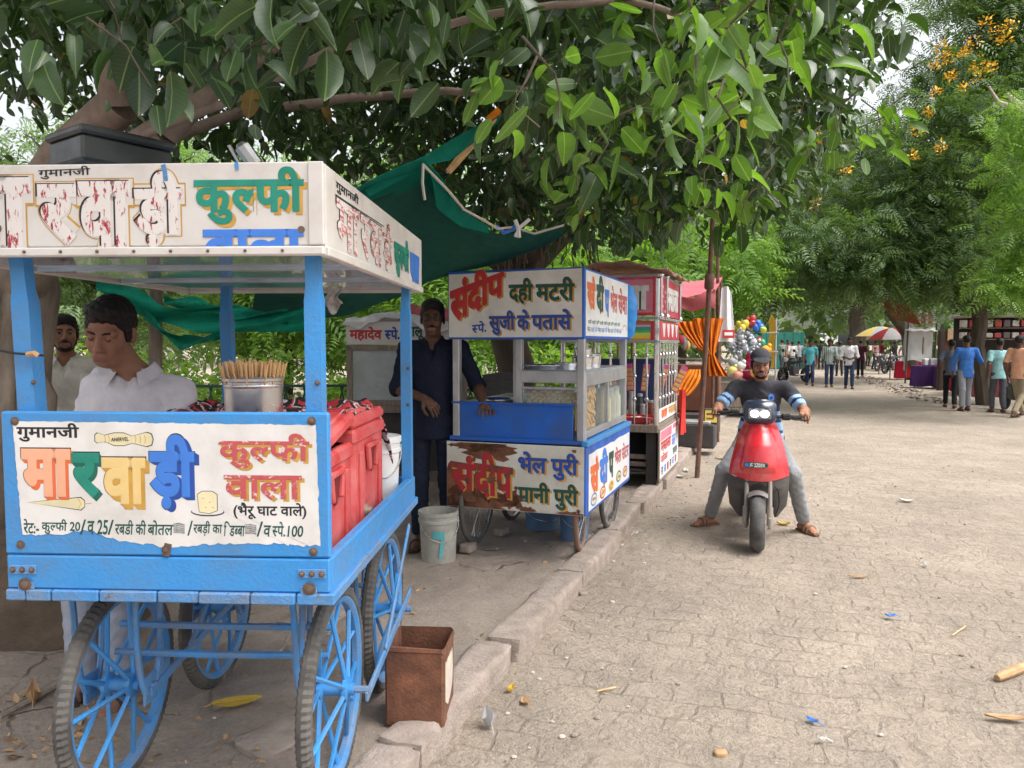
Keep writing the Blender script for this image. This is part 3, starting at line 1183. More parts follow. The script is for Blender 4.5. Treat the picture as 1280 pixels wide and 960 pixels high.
# --- second fig, trunk seen through the snack cart with white sign
tB = thing('fig_tree', 'dark fig tree with hanging roots, its trunk behind the yellow and red lettered snack cart', 'tree', (-0.02, 9.4, 0.0))
O = Vector(tB.location)
mb = MB()
limb(mb, (0, 0, 0), (0.02, 0, 2.6), 0.27, 0.20, 6, 0.02, 14)
mb.build('trunk', [m_bark2], tB)
for q in (at(700, 290, 8.8), at(560, 280, 8.8), at(800, 200, 8.8), at(640, 150, 9.0)):
    b_ = MB(); limb(b_, (0.02, 0, 2.4), q - O, 0.13, 0.04, 5, 0.05, 9); b_.build('branch', [m_bark2], tB)
rt = MB()
for k in range(26):
    x = random.uniform(600, 780)
    p = at(x, random.uniform(285, 305), random.uniform(8.2, 9.2)) - O
    rt.tube([p, p + Vector((random.gauss(0, .03), 0, -0.25)), p + Vector((random.gauss(0, .05), 0, -random.uniform(0.3, 0.7)))], 0.008, 5)
rt.build('root', [m_bark2], tB)
cl = []
for x in range(440, 1020, 48):
    y = 90
    while y < min(low_edge(x) - 6, 290):
        d = random.uniform(7.2, 10.5)
        cl.append((at(x + random.uniform(-20, 20), y, d) - O, (0.55, 0.6, 0.4), 22))
        y += 44
crown('crown', tB, 'broad', cl, 0.115, m_fig, droop=0.7, shell=0.25, per=4)


# --- other trees: trunk, boughs and a crown of clumps
def tree(name, label, base, lean, clumps, kind, size, m, tr=0.2, per=1, group=None, flowers=None, bark=m_bark2, flow_size=0.12, **k):
    t = thing(name, label, 'tree', base, 0, group)
    O = Vector(base)
    mb = MB()
    top = Vector(lean)
    limb(mb, (0, 0, 0), top, tr, tr * 0.7, 5, 0.03, 10)
    mb.build('trunk', [bark], t)
    big = sorted(clumps, key=lambda c: -c[2])[:6]
    b_ = MB()
    for c, r, n in random.sample(clumps, min(9, len(clumps))):
        limb(b_, top * random.uniform(0.75, 1.0), Vector(c) - O, tr * 0.45, tr * 0.08, 5, 0.06, 7)
    b_.build('branch', [bark], t)
    crown('crown', t, kind, [(Vector(c) - O, r, n) for c, r, n in clumps], size, m, per=per, **k)
    if flowers:
        f = []
        for c in flowers:
            f.append((Vector(c) - O, (flow_size * random.uniform(.7, 1.5),) * 3, 40))
        V, F = clump_leaves('small', f, flow_size * 0.55, droop=-0.5, shell=0.1)
        link('blossom', new_mesh('blossom', V, F, m_flow), t)
    return t


def blob(px, py, d, wpx, hpx, n, sub=9, dep=0.8):
    """A lobe of foliage given by where it stands and how wide and high it is; broken into sub-clumps."""
    s = FPX / d
    out = []
    for i in range(sub):
        ox, oy = random.gauss(0, 0.38) * wpx, random.gauss(0, 0.38) * hpx
        dd = d + random.uniform(-1, 1) * wpx / s * 0.5 * dep
        r = (wpx / s) * random.uniform(0.16, 0.30)
        out.append((at(px + ox, min(py + oy, 352) if px > 930 else py + oy, dd), (r, r, r * 0.62), max(3, int(n / sub))))
    return out


# copper-pod on the far verge with yellow blossom
cl = []
for x, y, w, h in ((1240, 20, 90, 90), (1225, 100, 110, 80), (1270, 180, 110, 90), (1205, 165, 90, 80), (1230, 250, 120, 90), (1160, 220, 100, 80), (1120, 290, 110, 80), (1190, 320, 120, 80),
                   (1270, 300, 90, 70), (1080, 260, 90, 60), (1250, 352, 110, 26), (1180, 350, 90, 26), (1310, 100, 120, 160), (1340, 260, 120, 120), (1240, -60, 140, 80), (1130, 325, 100, 34), (1060, 320, 80, 40), (1215, 200, 90, 70), (1150, 250, 80, 60), (1260, 60, 90, 60)):
    cl += blob(x, y, random.uniform(17, 21), w, h, 1250, 20)
fl = [at(x, y, 16.0) for x, y in ((1168, 82), (1185, 72), (1215, 55), (1222, 95), (1245, 42), (1255, 50), (1225, 82), (1205, 68), (1262, 32), (1170, 115), (1190, 95), (1240, 85), (1148, 165), (1178, 60), (1232, 28), (1160, 140), (1205, 110), (1175, 185), (1142, 195))]
tR = tree('copperpod_tree', 'tall feathery tree with yellow blossom over the stalls across the road', (12.1, 19.6, 0), (-0.1, 0.2, 3.6), cl, 'frond', 0.36, m_pod, 0.22, droop=0.35, shell=0.45, flowers=fl, roll=0.4)
O = Vector(tR.location); mb = MB()
for pts in (((1300, 150), (1270, 135), (1248, 128), (1236, 108)), ((1285, 140), (1265, 124), (1258, 118))):
    mb.tube([at(x, y, 16.4) - O for x, y in pts], [0.07, 0.06, 0.045, 0.02][:len(pts)], 7)
mb.build('dead_branch', [mat('bleached_wood', (0.42, 0.36, 0.30), .9, var=.2)], tR, ang=85)
cl = []
for x, y, w, h in ((1290, 300, 40, 46), (1288, 240, 44, 50), (1282, 150, 30, 50), (1262, 345, 40, 22), (1300, 330, 60, 60), (1310, 200, 60, 90)):
    cl += blob(x, y, random.uniform(14.5, 15.5), w, h, 210, 8)
tree('young_tree', 'bright green feathery tree hanging into the frame beside the peach shirt', (11.6, 15.2, 0), (-0.3, 0.1, 3.4), cl, 'frond', 0.34, m_podl, 0.09, droop=0.4, shell=0.3, roll=0.4)

# behind it, further along the road
cl = []
for x, y, w, h in ((1085, 170, 100, 34), (1030, 225, 90, 50), (1100, 230, 120, 70), (1010, 300, 100, 60), (1090, 300, 120, 50), (1150, 345, 80, 24), (1050, 338, 100, 20), (980, 330, 70, 50), (985, 260, 70, 70)):
    cl += blob(x, y, random.uniform(28, 34), w, h, 820, 16)
fl = [at(x, y, 26) for x, y in ((965, 190), (985, 165), (1005, 140), (1020, 170), (990, 205), (1040, 150), (1055, 215), (1020, 255))]
tree('copperpod_tree', 'feathery tree on a leaning trunk above the red and white umbrella', (17.3, 33.0, 0), (-1.7, -1.0, 4.6), cl, 'frond', 0.48, m_pod, 0.35, droop=0.3, shell=0.4, flowers=fl, flow_size=0.2, roll=0.4)
cl = []
for x, y, w, h in ((905, 330, 90, 70), (960, 320, 80, 60), (940, 360, 90, 26), (1000, 352, 80, 20), (860, 360, 80, 50), (970, 280, 70, 50), (1000, 335, 80, 40)):
    cl += blob(x, y, random.uniform(29, 36), w, h, 480, 12)
tree('street_tree', 'dense dark tree above the toy stall and the balloons', (8.6, 33, 0), (0.1, 0, 3.6), cl, 'frond', 0.7, m_pod, 0.3, droop=0.3, shell=0.4)
cl = []
for x, y, w, h in ((1065, 345, 90, 50), (1040, 356, 60, 20), (1100, 356, 70, 22), (1010, 350, 60, 50), (1130, 340, 80, 60)):
    cl += blob(x, y, random.uniform(44, 52), w, h, 240, 9)
tree('street_tree', 'far dark tree with a thick trunk behind the man in the white T-shirt', (20.6, 46, 0), (0.1, 0, 5), cl, 'frond', 1.1, m_far, 0.55, droop=0.3, shell=0.4)

# bright light-leaved tree behind the garland stall
cl = []
for x, y, w, h in ((900, 310, 60, 60), (910, 285, 50, 40), (860, 305, 80, 50), (800, 310, 90, 40), (905, 350, 50, 40), (925, 330, 30, 40)):
    cl += blob(x, y, random.uniform(17, 21), w, h, 200, 9)
tree('young_tree', 'light yellow-green feathery tree behind the pink canopy stall', (4.2, 19.5, 0), (0.2, 0, 3.0), cl, 'frond', 0.55, m_podl, 0.14, droop=0.3, shell=0.35)

# park behind the carts: shrubs and trees seen under the roofs
park = [
    ((-3.1, 9.2), 0.9, 1.35, m_bush, 'rounded yellow-green shrub behind the railing, nearest the steel stick pot'),
    ((-4.4, 9.8), 1.0, 1.25, m_bush, 'yellow-green shrub behind the railing, between the vendor and the fig trunk'),
    ((-1.9, 10.2), 0.8, 1.15, m_bush, 'low light green shrub behind the wooden glazed cabinet'),
    ((-6.2, 10.6), 1.2, 1.5, m_bush, 'broad light shrub behind the railing, beyond the fig trunk'),
    ((0.9, 11.6), 0.9, 1.4, m_bush, 'light green shrub seen through the snack cart'),
]
m_stem = mat('shrub_stem', (0.16, 0.12, 0.08), 0.9)
for (x, y), w, h, m, lab in park:
    t = thing('shrub', lab, 'shrub', (x, y, 0), 0, 'shrubs in the park behind the carts')
    b_ = MB()
    for k in range(5): limb(b_, (random.gauss(0, .05), random.gauss(0, .05), 0), (random.gauss(0, w * .4), random.gauss(0, w * .4), h * 0.7), 0.02, 0.008, 4, 0.06, 5)
    b_.build('stem', [m_stem], t)
    cl = [((random.gauss(0, w * 0.42), random.gauss(0, w * 0.4), random.uniform(0.25, 1) * h), (w * 0.3, w * 0.3, w * 0.22), 120) for _ in range(14)]
    crown('foliage', t, 'small', cl, 0.11, m, droop=0.1, shell=0.4)
pk = [((-4.5, 15.5), 5.2, 2.2, m_podl, 'bright feathery park tree seen between the vendor and the steel pot'),
      ((-8.5, 16.0), 5.6, 2.6, m_far, 'dark park tree beyond the fig trunk'),
      ((-1.4, 15.0), 4.8, 2.0, m_podl, 'bright feathery park tree seen above the wooden glazed cabinet'),
      ((-3.0, 21.0), 7.0, 3.2, m_far, 'tall dark park tree behind the bright feathery ones'),
      ((1.8, 16.5), 5.0, 2.0, m_podl, 'bright park tree seen above the snack cart roof'),
      ((-10.5, 23.0), 8.0, 3.6, m_far, 'tall park tree deep behind the fig trunk'),
      ((2.2, 26.0), 7.5, 3.4, m_far, 'tall dark park tree behind the chrome cart')]
for (x, y), h, w, m, lab in pk:
    cl = [((x + random.gauss(0, w * 0.45), y + random.gauss(0, w * 0.45), random.uniform(0.22, 1) * h), (w * 0.28, w * 0.28, w * 0.18), 75) for _ in range(24)]
    tree('park_tree', lab, (x, y, 0), (0.1, 0, h * 0.5), cl, 'frond', 0.55, m, 0.13, droop=0.35, shell=0.35, group='trees in the park behind the carts')
# a belt of far trees closing the view
V, F = clump_leaves('small', [((x + random.gauss(0, 2), 62 + random.gauss(0, 6) - abs(x - 10) * 0.12, random.uniform(0.5, 9)), (2.6, 2.6, 1.6), 90) for x in range(-75, 85, 2) for _ in range(4)], 0.9, shell=0.3)
tag(link('treeline', new_mesh('treeline', V, F, m_far)), kind='stuff')
# ---------------------------------------------------------------- paints and metals
m_blue = mat('sky_blue_paint', (0.045, 0.285, 0.68), 0.42, var=0.10, vs=5, chip=0.20, cs=16, chipc=(0.10, 0.09, 0.085), dirt=0.34, dirtc=(0.09, 0.19, 0.34), ds=5, bump=0.25, bs=70, stretch=(1, 1, 1))
m_bluew = mat('worn_blue_paint', (0.06, 0.27, 0.62), 0.55, var=0.18, vs=8, chip=0.34, cs=26, chipc=(0.16, 0.14, 0.13), dirt=0.4, dirtc=(0.20, 0.22, 0.24), ds=7, bump=0.5, bs=90)
m_bluer = mat('royal_blue_paint', (0.012, 0.115, 0.52), 0.5, var=0.14, vs=4, dirt=0.2, dirtc=(0.05, 0.09, 0.2), chip=0.06, cs=14)
m_board = mat('painted_white_board', (0.74, 0.72, 0.70), 0.55, var=0.06, vs=3, dirt=0.22, dirtc=(0.52, 0.49, 0.45), ds=4, chip=0.05, cs=30)
m_board2 = mat('weathered_white_board', (0.70, 0.67, 0.64), 0.65, var=0.10, vs=4, dirt=0.4, dirtc=(0.46, 0.41, 0.37), ds=4, chip=0.12, cs=22, chipc=(0.30, 0.25, 0.22))
m_black = mat('black_sign_paint', (0.015, 0.015, 0.018), 0.6)
m_dgreen = mat('dark_green_sign_paint', (0.010, 0.075, 0.06), 0.6, var=0.3, vs=12)
m_green = mat('green_sign_paint', (0.012, 0.235, 0.165), 0.55, var=0.2, vs=10)
m_greend = mat('deep_green_sign_paint', (0.008, 0.12, 0.085), 0.55)
m_peach = mat('peach_sign_paint', (0.80, 0.40, 0.25), 0.55, var=0.1)
m_orange = mat('orange_sign_paint', (0.70, 0.15, 0.05), 0.55)
m_sand = mat('sand_sign_paint', (0.72, 0.52, 0.22), 0.55, var=0.1)
m_gold = mat('ochre_sign_paint', (0.52, 0.29, 0.05), 0.6, var=0.2, vs=14)
m_sblue = mat('blue_sign_paint', (0.05, 0.20, 0.66), 0.55, var=0.08)
m_sblued = mat('navy_sign_paint', (0.018, 0.07, 0.33), 0.55)
m_cream = mat('cream_sign_paint', (0.72, 0.64, 0.40), 0.6)
m_grey = mat('scribble_grey', (0.28, 0.28, 0.28), 0.8, var=0.5, vs=120)
m_wred = worn_mat('worn_red_lettering', (0.50, 0.085, 0.095), (0.70, 0.60, 0.57), 0.16, (16, 16, 22), 3.2)
m_fred = worn_mat('flaked_red_lettering', (0.36, 0.02, 0.035), (0.70, 0.655, 0.63), 0.70, (20, 20, 7), 2.6)
m_pred = worn_mat('faded_pink_lettering', (0.48, 0.12, 0.12), (0.72, 0.655, 0.64), 0.55, (8, 8, 34), 2.6)
m_red = mat('red_sign_paint', (0.50, 0.03, 0.035), 0.55, var=0.15, vs=9)
m_tread = mat('dusty_rubber', (0.075, 0.072, 0.07), 0.9, var=0.3, vs=9, dirt=0.5, dirtc=(0.17, 0.155, 0.14), ds=8, spec=0.2)
m_steel = mat('bare_steel', (0.55, 0.55, 0.55), 0.32, 0.95, var=0.12, vs=6, dirt=0.15, dirtc=(0.35, 0.33, 0.3))
m_chrome = mat('polished_steel', (0.70, 0.71, 0.73), 0.18, 0.95, var=0.08, vs=6)
m_alu = mat('dull_aluminium', (0.52, 0.53, 0.55), 0.45, 0.75, var=0.1, vs=5, dirt=0.2, dirtc=(0.35, 0.34, 0.33))
m_iron = mat('rusty_iron', (0.15, 0.085, 0.06), 0.85, 0.2, var=0.3, vs=12, bump=0.5, bs=80)
m_bolt = mat('rusted_bolt', (0.17, 0.12, 0.09), 0.7, 0.5, var=0.3, vs=40)
m_roofu = mat('glossy_roof_lining', (0.36, 0.48, 0.62), 0.16, 0.0, var=0.2, vs=3, dirt=0.3, dirtc=(0.22, 0.25, 0.28), ds=2.5, coat=0.6)
m_wood = mat('grey_weathered_wood', (0.26, 0.205, 0.165), 0.85, var=0.3, vs=7, stretch=(6, 6, 0.8), bump=0.5, bs=30)
m_bread = mat('wooden_stick', (0.66, 0.42, 0.20), 0.8, var=0.2, vs=20)


def bolt(mb, p, n, r=0.011, m=0):
    u, v, d = frame_from(n)
    mm = Matrix((u, v, d)).transposed()
    mb.lathe([(r * 1.6, 0), (r * 1.6, 0.002), (r, 0.0025), (r, 0.007), (r * 0.5, 0.009)], p, 10, m, mm)


def spoked_wheel(name, parent, r, tw, rimw, nsp, sr, mt, mr, ms, hubr, hubl, tread=True, cross=False):
    """Wheel in the y-z plane about the origin: tyre, rim, spokes, hub below one part."""
    rim = MB()
    rr = r - tw * 1.5
    n = 44
    prof = [(rr, -rimw / 2), (rr, rimw / 2), (rr - 0.012, rimw / 2 - 0.003), (rr - 0.022, rimw * 0.22), (rr - 0.022, -rimw * 0.22), (rr - 0.012, -rimw / 2 + 0.003)]
    V, F = [], []
    for k in range(n):
        a = 2 * math.pi * k / n
        for (q, x) in prof: V.append((x, q * math.cos(a), q * math.sin(a)))
    K = len(prof)
    for k in range(n):
        l = (k + 1) % n
        for i in range(K):
            j = (i + 1) % K
            F.append((k * K + i, l * K + i, l * K + j, k * K + j))
    rim.add(V, F, 0, True)
    w = rim.build(name, [mr], parent)
    ty = MB()
    V, F = [], []
    n2 = 180 if tread else 48
    cs = 10
    for k in range(n2):
        a = 2 * math.pi * k / n2
        for i in range(cs):
            b = 2 * math.pi * i / cs
            ex = 1.0
            if tread and math.cos(b) > 0.2: ex = 1.0 + (0.12 if (k + (i > 5)) % 2 else -0.08)
            q = (r - tw) + tw * math.cos(b) * ex
            V.append((tw * 0.92 * math.sin(b) * (1 + (ex - 1) * 0.5), q * math.cos(a), q * math.sin(a)))
    for k in range(n2):
        l = (k + 1) % n2
        for i in range(cs):
            j = (i + 1) % cs
            F.append((k * cs + i, l * cs + i, l * cs + j, k * cs + j))
    ty.add(V, F, 0, True)
    ty.build('tyre', [mt], w, ang=25 if tread else 60)
    sp = MB()
    for k in range(nsp):
        a = 2 * math.pi * k / nsp
        sx = hubl * 0.36 * (1 if k % 2 else -1)
        a2 = a + (0.9 * (1 if k % 4 < 2 else -1) if cross else 0)
        sp.tube([(sx, hubr * 0.8 * math.cos(a2), hubr * 0.8 * math.sin(a2)), (0, (rr - 0.015) * math.cos(a), (rr - 0.015) * math.sin(a))], sr, 6 if not cross else 4)
    sp.build('spokes', [ms], w)
    hb = MB()
    hb.lathe([(hubr * 0.5, -hubl * 0.6), (hubr * 0.5, -hubl * 0.45), (hubr, -hubl * 0.42), (hubr, -hubl * 0.3), (hubr * 0.6, -hubl * 0.25), (hubr * 0.6, hubl * 0.25),
              (hubr, hubl * 0.3), (hubr, hubl * 0.42), (hubr * 0.5, hubl * 0.45), (hubr * 0.5, hubl * 0.6)], (0, 0, 0), 16, 0, (0, R(90), 0))
    hb.build('hub', [ms], w)
    return w


# ---------------------------------------------------------------- the blue kulfi cart
C1 = thing('vending_cart', 'sky blue kulfi cart on big spoked wheels with a white lettered front panel', 'food cart', (-1.014, 3.031, FZ - 0.005), R(-2.8))
HW, HL = 0.504, 0.73
# deck of planks, their sawn ends showing under the front rail
mb = MB()
xs_ = [-0.505, -0.44, -0.36, -0.21, -0.03, 0.10, 0.26, 0.40, 0.519]
for i in range(len(xs_) - 1):
    w = xs_[i + 1] - xs_[i]
    jut = random.uniform(0.0, 0.012)
    mb.box(((xs_[i] + xs_[i + 1]) / 2, -jut / 2, 0.772), (w - 0.004, 1.472 + jut, 0.034), 0, None, 0.004)
mb.build('deck', [m_bluew], C1)
mb = MB(); mb.box((0, -HL + 0.017, 0.842), (2 * HW - 0.004, 0.036, 0.104), 0, None, 0.005)
rf = mb.build('front_rail', [m_blue], C1)
mb = MB()
for sx in (-1, 1):
    mb = MB()
    x = sx * (HW - 0.055)
    mb.box((x, -HL - 0.003, 0.85), (0.085, 0.005, 0.028), 0, None, 0.001)
    mb.box((x - sx * 0.01, -HL - 0.004, 0.80), (0.05, 0.006, 0.022), 0, None, 0.001)
    for q in (-0.03, 0, 0.03): bolt(mb, (x + q, -HL - 0.005, 0.85), (0, -1, 0), 0.006, 1)
    bolt(mb, (x - sx * 0.008, -HL - 0.006, 0.805), (0, -1, 0), 0.013, 1)
    mb.build('bracket', [m_bluew, m_bolt], rf)
for sx in (-1, 1):
    mb = MB(); mb.box((sx * (HW - 0.018), 0.012, 0.822), (0.036, 2 * HL - 0.022, 0.142), 0, None, 0.006)
    sr_ = mb.build('side_rail', [m_blue], C1)
mb = MB(); mb.box((0, HL - 0.02, 0.825), (2 * HW - 0.08, 0.034, 0.13), 0); mb.build('back_rail', [m_blue], C1)

# front panel: blue frame boards round a white field
mb = MB()
z0, z1, yF = 0.897, 1.336, -HL + 0.012
mb.box((0, yF, (z0 + z1) / 2), (2 * HW + 0.002, 0.026, z1 - z0), 0, None, 0.006)
pn = mb.build('sign_panel', [m_blue], C1)
B = Board((-HW, yF - 0.0135, z0), (2 * HW, 0, 0), (0, 0, z1 - z0), (5, 412, 512, 703),
          [m_board, m_black, m_peach, m_orange, m_green, m_greend, m_sand, m_gold, m_sblue, m_sblued, m_wred, m_dgreen, m_cream, m_grey, m_bluew])
edge = []
random.seed(3)
tl = [(20, 525), (120, 526), (250, 525), (397, 528)]
for (xa, ya), (xb, yb) in zip([(20, 525), (397, 528), (400, 686), (28, 676), (20, 525)], [(397, 528), (400, 686), (28, 676), (20, 525), (20, 525)]):
    L_ = math.hypot(xb - xa, yb - ya)
    k = int(L_ / 5)
    for i in range(k):
        t = i / k
        low = ya > 600 and yb > 600
        j = 2.6 if low else 0.9
        extra = -9 * math.exp(-((xa + (xb - xa) * t - 105) / 22) ** 2) + 9 * math.exp(-((xa + (xb - xa) * t - 210) / 60) ** 2) if low else 0
        edge.append((xa + (xb - xa) * t + random.gauss(0, j * 0.5), ya + (yb - ya) * t + random.gauss(0, j * 0.5) + extra))
ctr = (210, 602)
for i in range(len(edge)):
    B.poly([ctr, edge[i], edge[(i + 1) % len(edge)]], 0, 0.6)
random.seed(8)


def block3d(bd, spec, box, mf, md, w=0.055, d=(-5, 9), n=9, clipw=None, warp=None):
    """Slab letters: a deep side in a darker tint under the face, thin black edge."""
    bd.text(spec, (box[0] - 1.2, box[1] + 1.2, box[2] - 1.5, box[3] + 1.2), 1, 1.0, w, warp=warp)
    for i in range(n, 0, -1):
        bd.text(spec, box, md, 1.25 + 0.06 * (n - i), w, (d[0] * i / n, d[1] * i / n), warp=warp)
    bd.text(spec, box, mf, 2.4, w, warp=warp)


B.text('गुमानजी', (25, 104, 527, 552), 1, 1, 0.05)
block3d(B, 'मा', (30, 92, 561, 625), 2, 3, 0.085, (4, 5))
block3d(B, 'र', (93, 128, 566, 626), 4, 5, 0.09, (4, 5))
block3d(B, 'वा', (131, 186, 572, 634), 6, 7, 0.085, (5, 7))
block3d(B, 'ड़ी', (191, 247, 541, 640), 8, 9, 0.085, (6, 4))
for spec, bx in (('कु|ल~|फी', (277, 389, 539, 585)), ('वाला', (283, 379, 594, 626))):
    B.text(spec, bx, 7, 1, 0.05, (3.4, 3.4))
    B.text(spec, bx, 10, 2, 0.05)
B.text('(भैरू घाट वाले)', (294, 384, 630, 652), 1, 1, 0.045)
x = 29
for spec, x0, x1 in (('रेट:-', 29, 49), ('कु|ल~|फी 20', 52, 101), ('/', 101, 108), ('व 25', 110, 136), ('/', 136, 143), ('रबडी की', 145, 184), ('बोतल', 186, 218), ('/', 236, 242), ('रबड़ी का', 243, 279),
                     ('ि|ड|ब~|बा', 281, 307), ('/', 322, 329), ('व', 330, 339), ('स~|पे.', 341, 357), ('100', 360, 379)):
    up = 0 if spec[0] in '/' else 0
    B.text(spec, (x0, x1, 655 if spec != '100' and spec != 'व' else 660, 675), 11, 1, 0.034, sh=1.5)
for xa in (219, 308):
    for i in range(5): B.stroke([(xa, 660 + i * 2.6), (xa + 7, 659 + i * 2.8), (xa + 14, 661 + i * 2.6)], 2.2, 13, 1 + 0.1 * i)
# painted bottle, cone and a slice on a plate
def outline(pts, m, ly):
    B.poly([(210 + (x - 210), y) for x, y in pts], m, ly)
bot = [(124, 543), (127, 540), (136, 543), (148, 540), (160, 540), (170, 544), (188, 539), (194, 541), (196, 548), (194, 555), (188, 557), (170, 553), (160, 556), (148, 556), (136, 551), (127, 553), (124, 551)]
B.poly([((x - 160) * 1.03 + 160, (y - 548) * 1.12 + 548) for x, y in bot], 1, 0.9); B.poly(bot, 12, 1.4)
for xx in (136, 141, 174, 180, 186): B.stroke([(xx, 543), (xx + 1, 548), (xx, 553)], 0.7, 7, 2)
B.text('ANERVEL', (144, 166, 546, 551), 1, 2, 0.02, slope=-1)
con = [(36, 633), (103, 626), (108, 630), (108, 638), (103, 642)]
B.poly([((x - 75) * 1.02 + 75, (y - 634) * 1.15 + 634) for x, y in con], 1, 0.9); B.poly(con, 12, 1.4)
B.stroke([(100, 627), (104, 634), (100, 641)], 0.8, 7, 2); B.stroke([(108, 634), (117, 633)], 0.9, 7, 1.2)
B.disc(262, 643, 21, 6, 1, 0.9); B.disc(262, 642, 20, 5.2, 0, 1.3)
sl = [(250, 620), (256, 616), (268, 616), (274, 620), (274, 641), (264, 645), (252, 643)]
B.poly([((x - 262) * 1.06 + 262, (y - 631) * 1.05 + 631) for x, y in sl], 1, 1.6); B.poly(sl, 12, 2.0)
for xx, yy in ((257, 625), (265, 630), (260, 637), (269, 637)): B.disc(xx, yy, 0.8, 0.8, 7, 2.6, 8)
B.done(pn)
for x, z in ((-HW + 0.045, z1 - 0.03), (HW - 0.05, z1 - 0.025), (-HW + 0.05, z0 + 0.03), (HW - 0.05, z0 + 0.02), (0.0, z0 + 0.02)):
    mb = MB(); bolt(mb, (x, yF - 0.013, z), (0, -1, 0), 0.0085, 0); mb.build('bolt', [m_bolt], pn)
mb = MB()
mb.box((0.005, yF - 0.0155, z0 + 0.02), (0.022, 0.004, 0.04), 0, (0, 0.2, 0), 0.001)
mb.build('hasp', [m_bolt], pn)

# posts, with chamfered heads
def cart_post(x, y, x2, y2, zb, zt, w=0.07):
    mb = MB()
    V = []
    for z, cx, cy, k in ((zb, x, y, 1), (zt - 0.14, x + (x2 - x) * 0.7, y, 1), (zt - 0.10, x + (x2 - x) * 0.8, y, 0.82), (zt, x2, y2, 0.82)):
        for (i, j) in ((-1, -1), (1, -1), (1, 1), (-1, 1)): V.append((cx + i * w / 2 * k, cy + j * w / 2 * k, z))
    F = [(a * 4 + k, a * 4 + (k + 1) % 4, a * 4 + 4 + (k + 1) % 4, a * 4 + 4 + k) for a in range(3) for k in range(4)]
    mb.add(V, F)
    for z in (zb + 0.62 * (zt - zb), zb + 0.45 * (zt - zb)): bolt(mb, (x + 0.01, y - w / 2 - 0.001, z), (0, -1, 0), 0.005, 1)
    return mb.build('post', [m_blue, m_bolt], C1)


cart_post(-0.435, -0.66, -0.475, -0.66, 0.79, 1.81, 0.056)
cart_post(0.449, -0.66, 0.444, -0.66, 0.79, 1.81, 0.05)
cart_post(-0.376, 0.66, -0.396, 0.68, 0.79, 1.81, 0.052)
cart_post(0.479, 0.67, 0.474, 0.69, 0.79, 1.81, 0.047)

# sign box round the roof
SX0, SX1, SY0, SY1, SZ0, SZ1 = -0.72, 0.508, -0.755, 0.93, 1.797, 2.065
mb = MB()
mb.box(((SX0 + SX1) / 2, SY0, (SZ0 + SZ1) / 2 + 0.014), (SX1 - SX0, 0.022, SZ1 - SZ0 - 0.028), 0, None, 0.004)
mb.box(((SX0 + SX1) / 2, SY0 - 0.006, SZ0 + 0.013), (SX1 - SX0 + 0.004, 0.030, 0.026), 0, None, 0.004)
mb.box((SX1 - 0.02, SY0 - 0.0135, (SZ0 + SZ1) / 2 + 0.014), (0.045, 0.010, SZ1 - SZ0 - 0.03), 0, None, 0.003)
for x in np.arange(-0.6, 0.48, 0.11): bolt(mb, (x, SY0 - 0.021, SZ0 + 0.013), (0, -1, 0), 0.003, 1)
fa = mb.build('front_fascia', [m_board2, m_bolt], C1)
B = Board((-0.509, SY0 - 0.0112, SZ0), (1.017, 0, 0), (0, 0, SZ1 - SZ0), (-15, 408, 203, 320), [m_board2, m_black, m_fred, m_gold, m_green, m_sblue, m_bluew, m_bolt])
B.text('गुमानजी', (57, 122, 207, 222), 1, 1, 0.03, slope=-2)
for spec, bx in (('मा', (-62, 47, 219, 309)), ('र', (55, 104, 228, 306)), ('वा', (106, 172, 225, 309)), ('ड़ी', (176, 236, 213, 309))):
    B.text(spec, (bx[0] - 3, bx[1] + 4, bx[2] - 4, bx[3] + 0), 3, 0.8, 0.175)
    B.text(spec, (bx[0] - 1.5, bx[1] + 2.5, bx[2] - 2.5, bx[3] - 0.5), 0, 1.4, 0.135)
    B.text(spec, (bx[0], bx[1], bx[2], bx[3] - 1), 1, 2.0, 0.085, (-2.4, -1.4))
    B.text(spec, bx, 2, 2.6, 0.085)
B.shadowed('कु|ल~|फी', (250, 385, 209, 281), 4, 3, 0.07, (4, 4))
B.shadowed('वाला', (262, 384, 286, 334), 5, 3, 0.07, (-4, -1), clip=0.5) if False else None
V, F = word('वाला', 0.07)
B.text('वाला', (258, 380, 289, 310), 3, 1, 0.07, clip=0.52, off=(4, -1)); B.text('वाला', (260, 384, 287, 310), 5, 2.2, 0.07, clip=0.52)
for x, y, r_ in ((3, 284, 6), (381, 288, 4.5)):
    B.disc(x, y, r_, r_, 7, 3.2)
B.stroke([(213, 205), (215, 213), (216, 226)], 5, 6, 3.6)
B.stroke([(303, 203), (304, 213)], 5, 6, 3.6)
B.done(fa)
mb = MB(); mb.box((SX1 - 0.011, (SY0 + SY1) / 2 + 0.012, (SZ0 + SZ1) / 2), (0.022, SY1 - SY0 - 0.002, SZ1 - SZ0), 0, None, 0.004)
mb.box((SX1 + 0.002, (SY0 + SY1) / 2 + 0.012, SZ0 + 0.014), (0.012, SY1 - SY0 - 0.004, 0.028), 0, None, 0.003)
fr = mb.build('side_fascia', [m_board2], C1)
B = Board((SX1 + 0.0005, SY0, SZ0), (0, SY1 - SY0, 0), (0, 0, SZ1 - SZ0), (0, 168, 0, 28), [m_board2, m_black, m_pred, m_gold, m_green, m_sblue])
B.text('गुमानजी', (12, 40, 2, 6.5), 1, 1, 0.035)
for spec, bx in (('मा', (12, 40, 8, 24)), ('र', (42, 54, 8, 24)), ('वा', (56, 76, 8, 24)), ('ड़ी', (78, 96, 5, 24.5))):
    B.text(spec, bx, 1, 1.6, 0.03, (-0.6, -0.4)); B.text(spec, bx, 2, 2.0, 0.06)
B.stroke([(11, 7.4), (40, 7.2), (80, 6.8)], 0.35, 1, 1)
